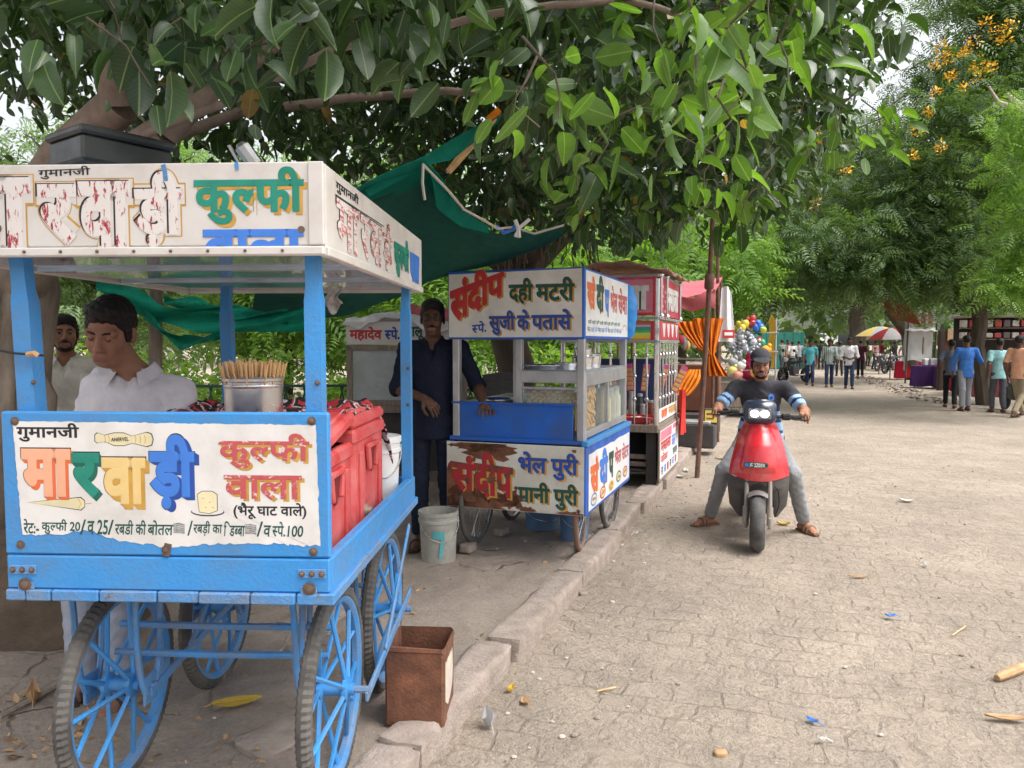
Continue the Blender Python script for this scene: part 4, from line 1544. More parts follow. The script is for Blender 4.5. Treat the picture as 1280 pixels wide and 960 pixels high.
B.shadowed('कु|ल~|फी', (99, 133, 6, 24.5), 4, 1, 0.11, (0.8, 0.4)); B.shadowed('वाला', (136, 161, 10, 24.5), 5, 5, 0.12, (0.8, 0.4))
B.done(fr)
mb = MB(); mb.box((SX0 + 0.011, (SY0 + SY1) / 2 + 0.012, (SZ0 + SZ1) / 2), (0.022, SY1 - SY0 - 0.002, SZ1 - SZ0), 0); mb.build('side_fascia', [m_board2], C1)
mb = MB(); mb.box(((SX0 + SX1) / 2, SY1 + 0.0, (SZ0 + SZ1) / 2), (SX1 - SX0 - 0.05, 0.022, SZ1 - SZ0), 0); mb.build('back_fascia', [m_board2], C1)
mb = MB()
mb.box(((SX0 + SX1) / 2, (SY0 + SY1) / 2 + 0.01, SZ0 + 0.020), (SX1 - SX0 - 0.05, SY1 - SY0 - 0.05, 0.012), 0)
mb.box(((SX0 + SX1) / 2, (SY0 + SY1) / 2 + 0.01, SZ1 - 0.012), (SX1 - SX0 - 0.05, SY1 - SY0 - 0.05, 0.012), 0)
for y in (-0.25, 0.3): mb.box(((SX0 + SX1) / 2, y, SZ0 + 0.011), (SX1 - SX0 - 0.06, 0.05, 0.016), 0)
mb.build('roof', [m_roofu], C1)

# running gear: wheels, hangers and tie bars
WR = 0.352
for i, (x, y) in enumerate(((-0.335, -0.42), (0.42, -0.42), (0.42, 0.38), (-0.335, 0.38))):
    if i == 0:
        w0 = spoked_wheel('wheel', C1, WR, 0.028, 0.044, 14, 0.0085, m_tread, m_bluew, m_blue, 0.040, 0.12)
        w0.location = (x, y, WR)
    else:
        w_ = dup(w0, (x, y, WR), (0.35 * i, 0, 0), parent=C1)
for sx, xi in ((-1, -0.335), (1, 0.42)):
    for y in (-0.42, 0.38):
        mb = MB()
        for dx in (-0.115, 0.115):
            if xi + dx > 0.53: continue
            pts = []
            for k in range(17):                          # a narrow U from deck to hub and back
                t = k / 16
                a = math.pi * t
                pts.append((xi + dx * (0.92 if 0 < t < 1 else 1), y - 0.085 * math.cos(a) * (1.0 - 0.0 * t), 0.755 - 0.44 * math.sin(a) ** 0.7))
            mb.tube(pts, 0.011, 6, 0, True, False)
            mb.box((xi + dx * 0.92, y, WR - 0.01), (0.010, 0.085, 0.10), 0, None, 0.003)
        mb.tube([(xi - 0.125, y, WR), (xi + 0.125, y, WR)], 0.013, 8)
        mb.build('wheel_hanger', [m_bluew], C1)
    mb = MB()
    xo = xi + (0.118 if sx > 0 else 0.115)
    mb.box((xo, -0.02, WR + 0.03), (0.012, 0.84, 0.034), 0, (0.12, 0, 0), 0.003)
    mb.box((xo + 0.005, 0.10, 0.56), (0.010, 0.62, 0.026), 0, (0.62, 0, 0), 0.003)
    mb.build('side_brace', [m_bluew], C1)
for y, z, r_ in ((-0.36, 0.545, 0.013), (-0.40, 0.46, 0.013), (0.30, 0.60, 0.011), (0.34, 0.47, 0.012)):
    mb = MB(); mb.tube([(-0.36, y, z), (0.0, y, z - 0.004), (0.40, y, z)], r_, 8); mb.build('tie_bar', [m_bluew], C1)
mb = MB()
mb.tube([(0.30, -0.40, 0.46), (0.31, -0.38, 0.76)], 0.012, 6); mb.build('upright', [m_bluew], C1)

# rubber band knotted on the front post, scrap hanging under the roof
mb = MB()
mb.tube([(-0.52, -0.70, 1.52), (-0.475, -0.703, 1.512), (-0.42, -0.702, 1.508), (-0.385, -0.70, 1.505)], 0.004, 6)
mb.tube([(-0.43, -0.705, 1.508), (-0.405, -0.712, 1.512), (-0.40, -0.705, 1.505)], 0.009, 6, 1)
tag(mb.build('twine', [m_black, mat('knotted_thread', (0.5, 0.3, 0.15), 0.9)], None, C1.location, (0, 0, R(-2.8))), 'knotted twine tied round the front post of the blue kulfi cart', 'twine')


def c1(x, y, z):
    """Point of the blue cart's own frame in the world."""
    return C1.location + Matrix.Rotation(R(-2.8), 3, 'Z') @ Vector((x, y, z))


# ---------------------------------------------------------------- things standing on and about the blue cart
m_cool = mat('red_cooler_plastic', (0.58, 0.045, 0.05), 0.55, var=0.15, vs=5, dirt=0.35, dirtc=(0.66, 0.20, 0.19), ds=6, bump=0.15, bs=40, chip=0.03, cs=20, chipc=(0.7, 0.4, 0.38))


def cooler(loc, sx, sy, sz, lid, label):
    t = thing('ice_box', label, 'cooler', loc, R(-2.8), 'red ice boxes on the blue cart')
    mb = MB()
    mb.box((0, 0, sz / 2), (sx, sy, sz), 0, None, 0.022)
    mb.box((0, 0, sz - 0.03), (sx + 0.014, sy + 0.014, 0.06), 0, None, 0.012)
    for k in (-1, 1): mb.box((sx / 2 + 0.004, k * sy * 0.32, sz * 0.42), (0.016, 0.05, sz * 0.72), 0, None, 0.008)
    mb.build('body', [m_cool], t)
    mb = MB()                                             # moulded handle pocket: frame and dark wedge
    mb.box((sx / 2 + 0.012, 0, sz * 0.80), (0.02, 0.16, 0.022), 0, None, 0.006)
    mb.box((sx / 2 + 0.012, -0.065, sz * 0.70), (0.02, 0.026, 0.11), 0, (0.25, 0, 0), 0.006)
    mb.box((sx / 2 + 0.012, 0.065, sz * 0.70), (0.02, 0.026, 0.11), 0, (-0.25, 0, 0), 0.006)
    mb.prism([(-0.045, 0), (0.045, 0), (0.012, -0.10), (-0.012, -0.10)], 0.004, (sx / 2 + 0.006, 0, sz * 0.78), (0, 1, 0), (0, 0, 1), 1)
    mb.build('handle', [m_cool, mat('handle_pocket', (0.16, 0.012, 0.015), 0.7)], t)
    mb = MB()
    mb.box((0, 0, 0.025), (sx + 0.01, sy + 0.01, 0.05), 0, None, 0.014)
    mb.box((sx * 0.42, 0, 0.055), (0.05, sy * 0.7, 0.02), 0, None, 0.008)
    l = mb.build('lid', [m_cool], t)
    l.location, l.rotation_euler = lid
    return t


cooler(c1(0.125, -0.41, 0.79), 0.60, 0.50, 0.385, ((0.0, 0.05, 0.395), (R(10), R(-2), 0)), 'red ice box behind the front panel, its lid pushed askew')
t_ = cooler(c1(0.125, 0.12, 0.79), 0.60, 0.50, 0.425, ((0, 0, 0.426), (0, 0, 0)), 'taller red ice box with a drain spout, under the patterned cloth')
mb = MB(); mb.lathe([(0.03, 0), (0.03, 0.012), (0.018, 0.014), (0.018, 0.03), (0.0, 0.03)], (0.305, -0.12, 0.09), 14, 0, (0, R(90), 0))
mb.build('spout', [mat('old_brass', (0.42, 0.36, 0.30), 0.5, 0.6)], t_)
# patterned cloth thrown over the boxes
def print_mat():
    m = bpy.data.materials.new('printed_cloth'); m.use_nodes = True
    nt = m.node_tree; b = nt.nodes['Principled BSDF']
    v = coord(nt, (1, 1, 0.9))
    vo = nd(nt, 'ShaderNodeTexVoronoi', Scale=11, Randomness=0.8)
    nt.links.new(v, vo.inputs['Vector'])
    n = nt.nodes.new('ShaderNodeValToRGB'); n.color_ramp.interpolation = 'CONSTANT'
    e = n.color_ramp.elements
    e[0].position, e[0].color = 0.0, (0.62, 0.60, 0.62, 1)
    e[1].position, e[1].color = 0.24, (0.015, 0.015, 0.02, 1)
    for p, c in ((0.40, (0.55, 0.05, 0.06, 1)), (0.47, (0.62, 0.58, 0.60, 1)), (0.53, (0.02, 0.018, 0.02, 1)), (0.66, (0.50, 0.04, 0.05, 1))):
        k = e.new(p); k.color = c
    nt.links.new(vo.outputs['Distance'], n.inputs[0])
    nt.links.new(n.outputs[0], b.inputs['Base Color'])
    b.inputs['Roughness'].default_value = 0.9
    return m
def cl_fn(u, v):
    x, y = -0.36 + 0.84 * u, -0.16 + 0.66 * v
    z = 1.272 + 0.03 * nz(x, y, 6) + 0.035 * nz(x, y, 13, 3) + 0.02 * abs(nz(x, y, 30, 1))
    if x > 0.38: z -= (x - 0.38) * (0.25 + 3.2 * max(0, v - 0.62)) ; x = 0.38 + (x - 0.38) * (0.35 + 0.6 * max(0, v - 0.5))
    if y > 0.38: z -= (y - 0.38) * 1.2
    if y < -0.18: z -= (-0.18 - y) * 0.3
    return (x, y, z)
mb = MB().sheet(cl_fn, 60, 50, 0, 0.006)
tag(mb.build('cloth', [print_mat()], None, C1.location, (0, 0, R(-2.8)), ang=80), 'black, red and white printed cloth thrown over the red ice boxes', 'cloth')

# steel pot of kulfi sticks
PL = c1(0.135, -0.36, 1.20)
pot = thing('steel_pot', 'steel pot packed with wooden kulfi sticks at the front of the blue cart', 'pot', PL)
mb = MB(); mb.lathe([(0.0, 0), (0.092, 0), (0.096, 0.01), (0.098, 0.21), (0.104, 0.213), (0.104, 0.222), (0.098, 0.228), (0.094, 0.222), (0.092, 0.02), (0, 0.02)], (0, 0, 0), 36)
mb.build('body', [m_steel], pot)
mb = MB(); mb.lathe([(0.0985, 0), (0.1005, 0.003), (0.1005, 0.009), (0.0985, 0.012)], (0, 0, 0.19), 36); mb.build('rim', [m_steel], pot)
mb = MB(); mb.box((0, 0, 0), (0.0058, 0.0032, 0.25), 0, None, 0.0008)
st0 = mb.build('wooden_stick', [m_bread], None)
tag(st0, 'thin wooden kulfi stick standing in the bundle in the steel pot', 'stick', 'kulfi sticks in the steel pot')
random.seed(21)
for k in range(150):
    rr_ = math.sqrt((k + 0.5) / 150)
    a = k * 2.39996
    o = st0 if k == 0 else dup(st0)
    lean = rr_ * 0.24
    o.location = PL + Vector((0.088 * rr_ * math.cos(a), 0.088 * rr_ * math.sin(a), 0.152 + random.gauss(0, 0.006)))
    d = Vector((math.cos(a) * lean + random.gauss(0, .03), math.sin(a) * lean + random.gauss(0, .03), 1))
    o.rotation_euler = d.to_track_quat('Z', 'Y').to_euler()

mb = MB(); mb.sheet(lambda u, v: (0.07 * (u - .5) + 0.012 * math.sin(v * 8), 0.012 * math.sin(u * 9 + v * 3), -0.13 * v * (0.8 + 0.2 * math.sin(u * 5))), 8, 8, 0, 0.002)
tag(mb.build('paper_scrap', [mat('grey_print_paper', (0.5, 0.5, 0.5), .8, var=.4, vs=30)], None, c1(0.16, 0.55, SZ0 + .005)), 'small grey printed scrap hanging under the roof of the blue cart', 'scrap')
# white pails behind the ice boxes
m_pail = mat('white_pail_plastic', (0.74, 0.75, 0.76), 0.45, var=0.05, dirt=0.15, dirtc=(0.55, 0.54, 0.5))
def pail(loc, r, h, label, m=m_pail, lid=True, name='pail', group=None):
    t = thing(name, label, 'bucket', loc, 0, group)
    mb = MB()
    prof = [(0, 0), (r * 0.86, 0), (r * 0.88, 0.01), (r * 0.97, h * 0.78), (r * 1.03, h * 0.79), (r * 1.03, h * 0.84), (r * 0.99, h * 0.85), (r * 1.0, h * 0.92), (r * 1.05, h * 0.93), (r * 1.05, h), (r * 0.99, h)]
    if not lid: prof += [(r * 0.95, h * 0.9), (r * 0.84, 0.02), (0, 0.02)]
    mb.lathe(prof, (0, 0, 0), 32); mb.build('body', [m], t)
    if lid:
        mb = MB(); mb.lathe([(r * 1.06, -0.02), (r * 1.06, 0.004), (r * 0.98, 0.008), (r * 0.95, 0.002), (0, 0.002)], (0, 0, h), 32); mb.build('lid', [m], t)
    mb = MB()
    mb.tube([(r * 1.05 * math.cos(a), r * 1.05 * math.sin(a) * 1 - 0.012 * math.sin(a), h * 0.88 - h * 0.45 * math.sin(a)) for a in np.linspace(0, math.pi, 15)], 0.0035, 6)
    mb.build('handle', [m_steel], t, (0, 0, 0), (0, 0, R(200)))
    return t
pail(c1(0.36, 0.55, 0.79), 0.105, 0.315, 'white lidded plastic pail behind the red ice boxes on the blue cart')

# black lidded box on the roof and a bent steel scoop
m_bbox = mat('black_tin', (0.03, 0.033, 0.035), 0.38, 0.2, var=0.3, vs=8, dirt=0.3, dirtc=(0.09, 0.09, 0.085))
t = thing('tin_box', 'black lidded box lying on the roof of the blue cart', 'box', at(135, 203, 2.78) + Vector((-0.02, 0.07, -0.02)), R(-36))
mb = MB(); mb.box((0, 0, 0.045), (0.25, 0.33, 0.09), 0, None, 0.01); mb.build('body', [m_bbox], t)
mb = MB(); mb.box((0, 0, 0.105), (0.27, 0.35, 0.03), 0, None, 0.012); mb.box((0, 0, 0.124), (0.20, 0.28, 0.012), 0, None, 0.004)
mb.build('lid', [m_bbox], t)
sc_ = MB()
q = at(303, 205, 2.7)
sc_.box(q + Vector((-0.02, 0, 0.02)), (0.012, 0.12, 0.09), 0, (0.2, -0.5, 0.2), 0.003)
sc_.box(q + Vector((0.03, 0, 0.02)), (0.05, 0.14, 0.10), 0, (0.1, -0.6, 0.1), 0.02)
tag(sc_.build('scoop', [m_steel], None), 'bent steel scoop lying on the roof of the blue cart', 'scoop')

# rusty open tin on the kerb
m_rust = mat('rusted_tin', (0.21, 0.085, 0.045), 0.8, 0.1, var=0.5, vs=11, dirt=0.45, dirtc=(0.085, 0.04, 0.028), ds=7, chip=0.20, cs=22, chipc=(0.34, 0.16, 0.08), bump=0.5, bs=90)
tin = thing('ghee_tin', 'rusty open square tin standing on the kerb beside the blue cart', 'tin', gd(522, 905, FZ + 0.03) + Vector((0.0, 0.10, -0.003)), R(-5))
mb = MB()
s_, h_, th = 0.118, 0.315, 0.004
def tin_ring(z, k, ins):
    out = []
    for (i, j) in ((-1, -1), (1, -1), (1, 1), (-1, 1)):
        for da in (-1, 1):
            cx, cy = i * (s_ - 0.012), j * (s_ - 0.012)
            aa = math.atan2(j, i) + da * 0.5
            out.append(((cx + 0.014 * math.cos(aa)) * k * (1 - ins), (cy + 0.014 * math.sin(aa)) * k * (1 - ins), z))
    return out
rings = [tin_ring(0, 0.97, 0), tin_ring(0.012, 1.0, 0), tin_ring(0.03, 0.985, 0), tin_ring(0.16, 0.99, 0), tin_ring(0.295, 1.0, 0), tin_ring(0.30, 1.012, 0), tin_ring(h_, 1.01, 0), tin_ring(h_, 1.0, 0.05), tin_ring(0.02, 0.98, 0.05)]
for rg in (5, 6, 7):
    rings[rg] = [(x + random.gauss(0, 0.003), y + random.gauss(0, 0.003), z + random.gauss(0, 0.004) - (0.006 if i in (3, 4) else 0)) for i, (x, y, z) in enumerate(rings[rg])]
V = [p for r_ in rings for p in r_]
F = [(a * 8 + k, a * 8 + (k + 1) % 8, a * 8 + 8 + (k + 1) % 8, a * 8 + 8 + k) for a in range(len(rings) - 1) for k in range(8)]
F += [tuple(range(8))[::-1], tuple((len(rings) - 1) * 8 + k for k in range(8))]
mb.add(V, F, 0, True); mb.build('body', [m_rust], tin, ang=30)
mb = MB()
m_label = mat('torn_label_paper', (0.62, 0.52, 0.50), 0.8, var=0.2, vs=12, chip=0.3, cs=16, chipc=(0.45, 0.12, 0.28), dirt=0.3, dirtc=(0.55, 0.58, 0.30))
pts = [(-0.085, 0.09)] + [(-0.085 + 0.165 * i / 9, 0.275 + random.gauss(0, 0.008) - 0.02 * (i % 3)) for i in range(10)] + [(0.09, 0.16), (0.075, 0.10), (0.03, 0.07), (-0.03, 0.055)]
mb.prism(pts[::-1], -0.003, (s_ + 0.001, 0, 0), (0, 1, 0), (0, 0, 1)); mb.build('paper_label', [m_label], tin)
# ---------------------------------------------------------------- the white lettered snack cart
Y2 = R(-20)
C2 = thing('vending_cart', 'snack cart with white signboards lettered red, green and blue, glass cases and bicycle wheels', 'food cart', (0.266, 6.07, 0.075), Y2)


def c2(x, y, z):
    return C2.location + Matrix.Rotation(Y2, 3, 'Z') @ Vector((x, y, z))


m_rustbd = worn_mat('rust_eaten_board', (0.70, 0.69, 0.64), (0.12, 0.06, 0.04), 0.3, (2, 2, 2), 3.0)
m_white = mat('clean_white_sheet', (0.78, 0.79, 0.80), 0.5, var=0.04, vs=4, dirt=0.08, dirtc=(0.6, 0.58, 0.54))
m_glass = glass_mat()
mb = MB(); mb.box((0, 0, 0.835), (1.00, 1.46, 0.03), 0); mb.box((0, 0, 0.36), (0.96, 1.40, 0.03), 0)
mb.build('deck', [m_bluer], C2)
# lower boards
mb = MB()
mb.box((0, -0.742, 0.575), (1.03, 0.018, 0.475), 0, None, 0.004)
fb = mb.build('front_board', [mat('aged_tin_board', (0.66, 0.66, 0.61), 0.6, var=0.1, vs=4, dirt=0.3, dirtc=(0.45, 0.40, 0.32), chip=0.16, cs=12, chipc=(0.16, 0.08, 0.05))], C2)
B = Board((-0.515, -0.7515, 0.3375), (1.03, 0, 0), (0, 0, 0.475), (0, 100, 0, 46), [m_board2, m_red, m_gold, m_sblued, m_dgreen, m_rust, m_black, m_sblue])
B.mats[1] = worn_mat('rust_flaked_red', (0.40, 0.02, 0.03), (0.14, 0.055, 0.04), 0.25, (3, 3, 3), 3.0)
# rust eaten through the paint
random.seed(14)
def blot(x, y, rx, ry, n=26, j=0.22, ly=0.8, m=5):
    ph = random.random() * 9
    B.poly([(min(99.5, max(0.3, x + rx * math.cos(2 * math.pi * i / n) * (1 + j * math.sin(3 * i * 0.7 + ph) + random.gauss(0, j * 0.5)))),
             min(45.6, max(0.4, y + ry * math.sin(2 * math.pi * i / n) * (1 + j * math.sin(2 * i * 0.9 + ph) + random.gauss(0, j * 0.5))))) for i in range(n)], m, ly)
blot(20, 40, 30, 9); blot(33, 6, 18, 7); blot(4, 30, 8, 14); blot(28, 28, 10, 12); blot(48, 38, 10, 6); blot(12, 45, 12, 4); blot(25, 2, 20, 4); blot(60, 44.5, 6, 2); blot(90, 45, 9, 1.6)
B.text('सं', (3, 22, 8, 34), 2, 1.2, 0.10, (1.2, 1.2)); B.text('दीप', (21, 50, 6, 38), 2, 1.2, 0.10, (1.4, 1.2), slope=2)
B.text('सं', (3, 22, 8, 34), 1, 2.4, 0.085, slope=2); B.text('दीप', (21, 50, 6, 38), 1, 2.4, 0.085, slope=2)
for x, y in ((24, 18), (16, 27), (34, 25), (40, 30), (30, 33), (21, 12), (45, 22)): blot(x, y, random.uniform(1.2, 3.5), random.uniform(1.2, 3), 14, 0.3, 3.8)
B.shadowed('भेल पुरी', (53.5, 96, 4.5, 23), 3, 2, 0.07, (1.3, 1.0)); B.shadowed('पानी पुरी', (53.5, 96, 25, 43), 4, 2, 0.07, (1.3, 1.0))
for x, y in ((4, 2.5), (93, 3), (96, 43), (52, 30), (88, 44)): blot(x, y, 1.4, 1.2, 14, 0.3, 1.0)
B.done(fb)
mb = MB(); mb.box((0.516, 0, 0.575), (0.018, 1.50, 0.475), 0, None, 0.004)
sb = mb.build('side_board', [m_bluer], C2)
B = Board((0.5253, -0.75, 0.3375), (0, 1.5, 0), (0, 0, 0.475), (0, 100, 0, 40), [m_white, m_red, m_sblue, m_dgreen, m_gold, m_orange, m_greend, m_wred, m_cream])
B.poly([(5, 5)] + [(5 + 92 * i / 12, 5 + random.gauss(0, 0.6)) for i in range(1, 12)] + [(98, 4.5), (98, 37.5), (5, 38.5)], 0, 0.6)
B.shadowed('सं', (8, 24, 8, 30), 5, 4, 0.10, (0.8, 0.8)); B.shadowed('दी', (26, 44, 6, 30), 2, 4, 0.10, (0.8, 0.8)); B.shadowed('प', (46, 57, 11, 28), 3, 4, 0.11, (0.8, 0.8))
B.shadowed('भेल', (60, 76, 10, 22), 7, 0, 0.08, (0.5, 0.5)); B.shadowed('सेन्टर', (78, 96, 10, 22), 7, 0, 0.07, (0.5, 0.5)) if False else B.shadowed('सेटर', (78, 96, 10, 22), 7, 0, 0.07, (0.5, 0.5))
for k, (x, m_) in enumerate(((15, 2), (33, 1), (52, 8), (70, 6), (87, 1))):
    B.disc(x, 33.5 if k < 3 else 31.0, 6.2, 3.9, m_, 1.2); B.disc(x, 33.5 if k < 3 else 31.0, 4.9, 2.9, 8 if m_ != 8 else 4, 1.8)
    for j in range(5): B.disc(x - 3 + 1.5 * j, (33.5 if k < 3 else 31.0) + random.uniform(-1.2, 1.2), 1.1, 0.9, m_ if j % 2 else 4, 2.4, 10)
B.done(sb)
for nm, c, s_ in (('side_board', (-0.516, 0, 0.575), (0.018, 1.46, 0.475)), ('back_board', (0, 0.742, 0.575), (1.01, 0.018, 0.475))):
    mb = MB(); mb.box(c, s_, 0); mb.build(nm, [m_bluer], C2)
mb = MB(); mb.box((0.515, 0, 0.832), (0.045, 1.50, 0.036), 0, None, 0.004); mb.build('ledge', [m_blue], C2)
# counter front
mb = MB(); mb.box((-0.03, -0.70, 0.955), (0.90, 0.02, 0.265), 0, None, 0.004); mb.box((-0.03, -0.695, 1.092), (0.92, 0.05, 0.014), 0, None, 0.003)
mb.build('counter_front', [m_bluer], C2)
mb = MB(); mb.box((-0.27, -0.10, 1.075), (0.45, 1.16, 0.02), 0); mb.build('counter_top', [m_alu], C2)
# aluminium posts
for x, y in ((-0.455, -0.69), (0.475, -0.69), (-0.455, 0.69), (0.475, 0.69)):
    mb = MB(); mb.box((x, y, 1.20), (0.052, 0.052, 0.72), 0, None, 0.004); mb.build('post', [m_alu], C2)
mb = MB(); mb.box((0.012, -0.66, 1.30), (0.046, 0.04, 0.52), 0, None, 0.003); mb.box((-0.03, -0.62, 1.30), (0.03, 0.03, 0.52), 0, None, 0.003); mb.build('inner_post', [m_alu], C2)
# glass case on the road side
mb = MB()
for y in (-0.66, 0.02, 0.66):
    mb.box((0.488, y, 1.075), (0.03, 0.035, 0.46), 0, None, 0.003)
mb.box((0.488, 0, 1.27), (0.032, 1.36, 0.10), 0, None, 0.004)
mb.box((0.488, 0, 0.885), (0.032, 1.36, 0.05), 0, None, 0.004)
mb.box((0.24, -0.672, 1.285), (0.42, 0.024, 0.085), 0, None, 0.003)
mb.box((0.24, -0.672, 1.205), (0.42, 0.018, 0.02), 0)
mb.box((0.25, 0, 1.325), (0.48, 1.34, 0.012), 0, None, 0.003)
gc = mb.build('glass_case', [m_alu], C2)
mb = MB()
mb.box((0.487, -0.32, 1.065), (0.004, 0.64, 0.32), 0, None, 0.0005); mb.build('pane', [m_glass], gc)
mb = MB(); mb.box((0.487, 0.34, 1.065), (0.004, 0.60, 0.32), 0, None, 0.0005); mb.build('pane', [m_glass], gc)
mb = MB(); mb.box((0.24, -0.67, 1.15), (0.40, 0.004, 0.13), 0, None, 0.0005); mb.build('pane', [m_glass], gc)
# sign box
mb = MB()
mb.box((0, 0, 1.79), (1.01, 1.47, 0.485), 0, None, 0.006)
sg = mb.build('sign_box', [m_bluer], C2)
B = Board((-0.505, -0.7358, 1.5475), (1.01, 0, 0), (0, 0, 0.485), (567, 730, 337, 424), [m_board, m_red, m_gold, m_dgreen, m_sblued, m_black])
B.mats[3] = m_dgreen
B.poly([(568.5, 341), (727, 338.6), (727.5, 421.5), (568, 421.5)], 0, 0.6)
B.text('संदीप', (569.5, 637, 346, 410), 2, 1, 0.09, (2.2, 1.6), slope=-20, warp=lambda u, t: (u, t * (1.0 - 0.32 * u) + 0.30 * u))
B.text('संदीप', (569.5, 637, 346, 410), 1, 2.2, 0.09, slope=-20, warp=lambda u, t: (u, t * (1.0 - 0.32 * u) + 0.30 * u))
B.shadowed('दही', (642, 671, 348, 381), 3, 2, 0.07, (2.0, 1.8)); B.shadowed('मटरी', (674, 719, 348, 378), 3, 2, 0.07, (2.0, 1.8))
B.text('स~|पे.', (597, 615, 402, 417), 4, 1, 0.06, slope=-2)
B.shadowed('सुजी', (618, 650, 388, 419), 4, 2, 0.07, (2.0, 1.6)); B.shadowed('के', (652, 667, 387, 413), 4, 2, 0.07, (2.0, 1.6)); B.shadowed('पतासे', (669, 716, 387, 413), 4, 2, 0.07, (2.0, 1.6))
B.done(sg)
B = Board((0.5058, -0.735, 1.5475), (0, 1.47, 0), (0, 0, 0.485), (0, 100, 0, 44), [m_white, m_red, m_dgreen, m_sblue, m_gold, m_orange, m_wred, m_greend])
B.poly([(2, 1.5), (98, 1.5), (98, 42), (2, 42)], 0, 0.6)
B.shadowed('सं', (4, 20, 4, 25), 5, 4, 0.10, (0.8, 0.9)); B.shadowed('दी', (22, 38, 2, 27), 2, 4, 0.10, (0.8, 0.9)); B.shadowed('प', (40, 50, 10, 28), 3, 4, 0.11, (0.8, 0.9))
B.shadowed('भेल', (53, 70, 6, 25), 6, 4, 0.07, (0.5, 0.6)); B.shadowed('सेवा', (72, 96, 6, 25), 6, 4, 0.07, (0.5, 0.6))
for i in range(9): B.text(('दही', 'मटरी', 'पुरी', 'पानी')[i % 4], (6 + 8 * i, 13 + 8 * i, 31.5, 34.5), 7, 1, 0.05); 
for i in range(11): B.text(('भेल', 'पतासे', 'दही')[i % 3], (5 + 7 * i, 11 + 7 * i, 35.5, 39.5), 3 if i % 3 else 2, 1, 0.02)
B.stroke([(84, 37.5), (86, 34.5), (90, 33), (94, 34.5), (96, 37.5)], 0.7, 6, 1)
B.done(sg)
tp_ = thing('tarpaulin', 'bundled bright blue tarpaulin tied to the back of the snack cart sign', 'tarpaulin', c2(0.47, 0.80, 1.55), Y2)
sdf_obj('bundle', [ell((0, 0, .25), (.10, .10, .23)), ell((-.02, .03, .40), (.08, .09, .08)), ell((0.01, 0, .08), (.07, .08, .09))], [mat('blue_tarpaulin', (0.02, 0.25, 0.70), 0.4, var=0.15, vs=6)], tp_, .018, (), .03, lambda X, Y, Z: .006 * np.sin(Z * 60 + X * 30) * np.sin(Y * 50 + Z * 20))
# bicycle wheels
m_bt = mat('dusty_cycle_tyre', (0.22, 0.13, 0.095), 0.9, var=0.2, vs=8)
m_bt2 = mat('grey_cycle_tyre', (0.10, 0.095, 0.09), 0.9, var=0.25, vs=8)
for i, (x, y, mt) in enumerate(((-0.40, -0.45, m_bt2), (0.40, -0.41, m_bt), (0.44, 0.36, m_bt2), (-0.40, 0.36, m_bt2))):
    w_ = spoked_wheel('wheel', C2, 0.32, 0.022, 0.028, 28, 0.0014, mt, m_steel, m_steel, 0.02, 0.10, False, True)
    w_.location = (x, y, 0.32); w_.rotation_euler = (0.2 * i, 0, R(8) if i == 1 else 0)
    mb = MB()
    for s_ in (-0.06, 0.06): mb.box((x + s_, y, 0.36), (0.008, 0.03, 0.16), 0)
    mb.tube([(x - 0.08, y, 0.32), (x + 0.08, y, 0.32)], 0.008, 6); mb.build('fork', [m_iron], C2)
# goods in the case: round and flat puris, steel dishes
m_ball = mat('golden_puri', (0.62, 0.46, 0.28), 0.7, var=0.15, vs=10)
m_flatp = mat('fried_puri', (0.66, 0.40, 0.17), 0.7, var=0.2, vs=10)
mb = MB(); mb.sphere((0, 0, 0), (0.026, 0.026, 0.022), 10, 7)
p0 = mb.build('puri', [m_ball]); tag(p0, 'round pale puri heaped behind the front pane of the snack cart', 'puri', 'round puris in the snack cart')
random.seed(4)
first = True
for k in range(34):
    row, c = divmod(k, 9)
    o = p0 if first else dup(p0)
    first = False
    o.location = c2(0.075 + 0.042 * c + 0.02 * (row % 2), -0.625 + 0.022 * row, 1.105 + 0.022 * row + random.gauss(0, .003))
mb = MB(); mb.sphere((0, 0, 0), (0.036, 0.036, 0.015), 10, 6)
p1 = mb.build('puri', [m_flatp]); tag(p1, 'flat fried puri stacked behind the side pane of the snack cart', 'puri', 'flat puris in the snack cart')
first = True
for k in range(66):
    row, c = divmod(k, 6)
    o = p1 if first else dup(p1)
    first = False
    o.location = c2(0.445 - random.uniform(0, 0.012), -0.57 + 0.062 * c + 0.03 * (row % 2), 0.925 + 0.027 * row)
    o.rotation_euler = (random.gauss(0, .25), R(65) + random.gauss(0, .25), random.gauss(0, .3))
mb = MB(); mb.box((0.41, -0.36, 1.04), (0.012, 0.52, 0.27), 0); mb.build('case_lining', [mat('case_lining_paper', (0.45, 0.30, 0.15), 0.8)], gc)
def jar(name, label, loc, r, h, m, fill, cat='jar', group=None):
    t = thing(name, label, cat, loc, 0, group)
    mb = MB(); mb.lathe([(0, 0), (r, 0), (r, h * 0.82), (r * 0.85, h * 0.9), (r * 0.85, h), (0, h)], (0, 0, 0), 18); mb.build('body', [m], t)
    mb = MB(); mb.lathe([(r * 0.9, h), (r * 0.9, h * 1.12), (0, h * 1.13)], (0, 0, 0), 18); mb.build('lid', [fill], t)
    return t
for k, (y, lab) in enumerate(((0.16, 'jar of pale sev in the side case of the snack cart, nearest the puris'), (0.34, 'second jar of snacks behind the side pane of the snack cart'), (0.52, 'last jar of snacks behind the side pane of the snack cart'))):
    jar('snack_jar', lab, c2(0.42, y, 0.86), 0.07, 0.27, mat('snack_fill%d' % k, ((0.6, 0.5, 0.3), (0.45, 0.42, 0.34), (0.6, 0.56, 0.44))[k], 0.4), m_alu)
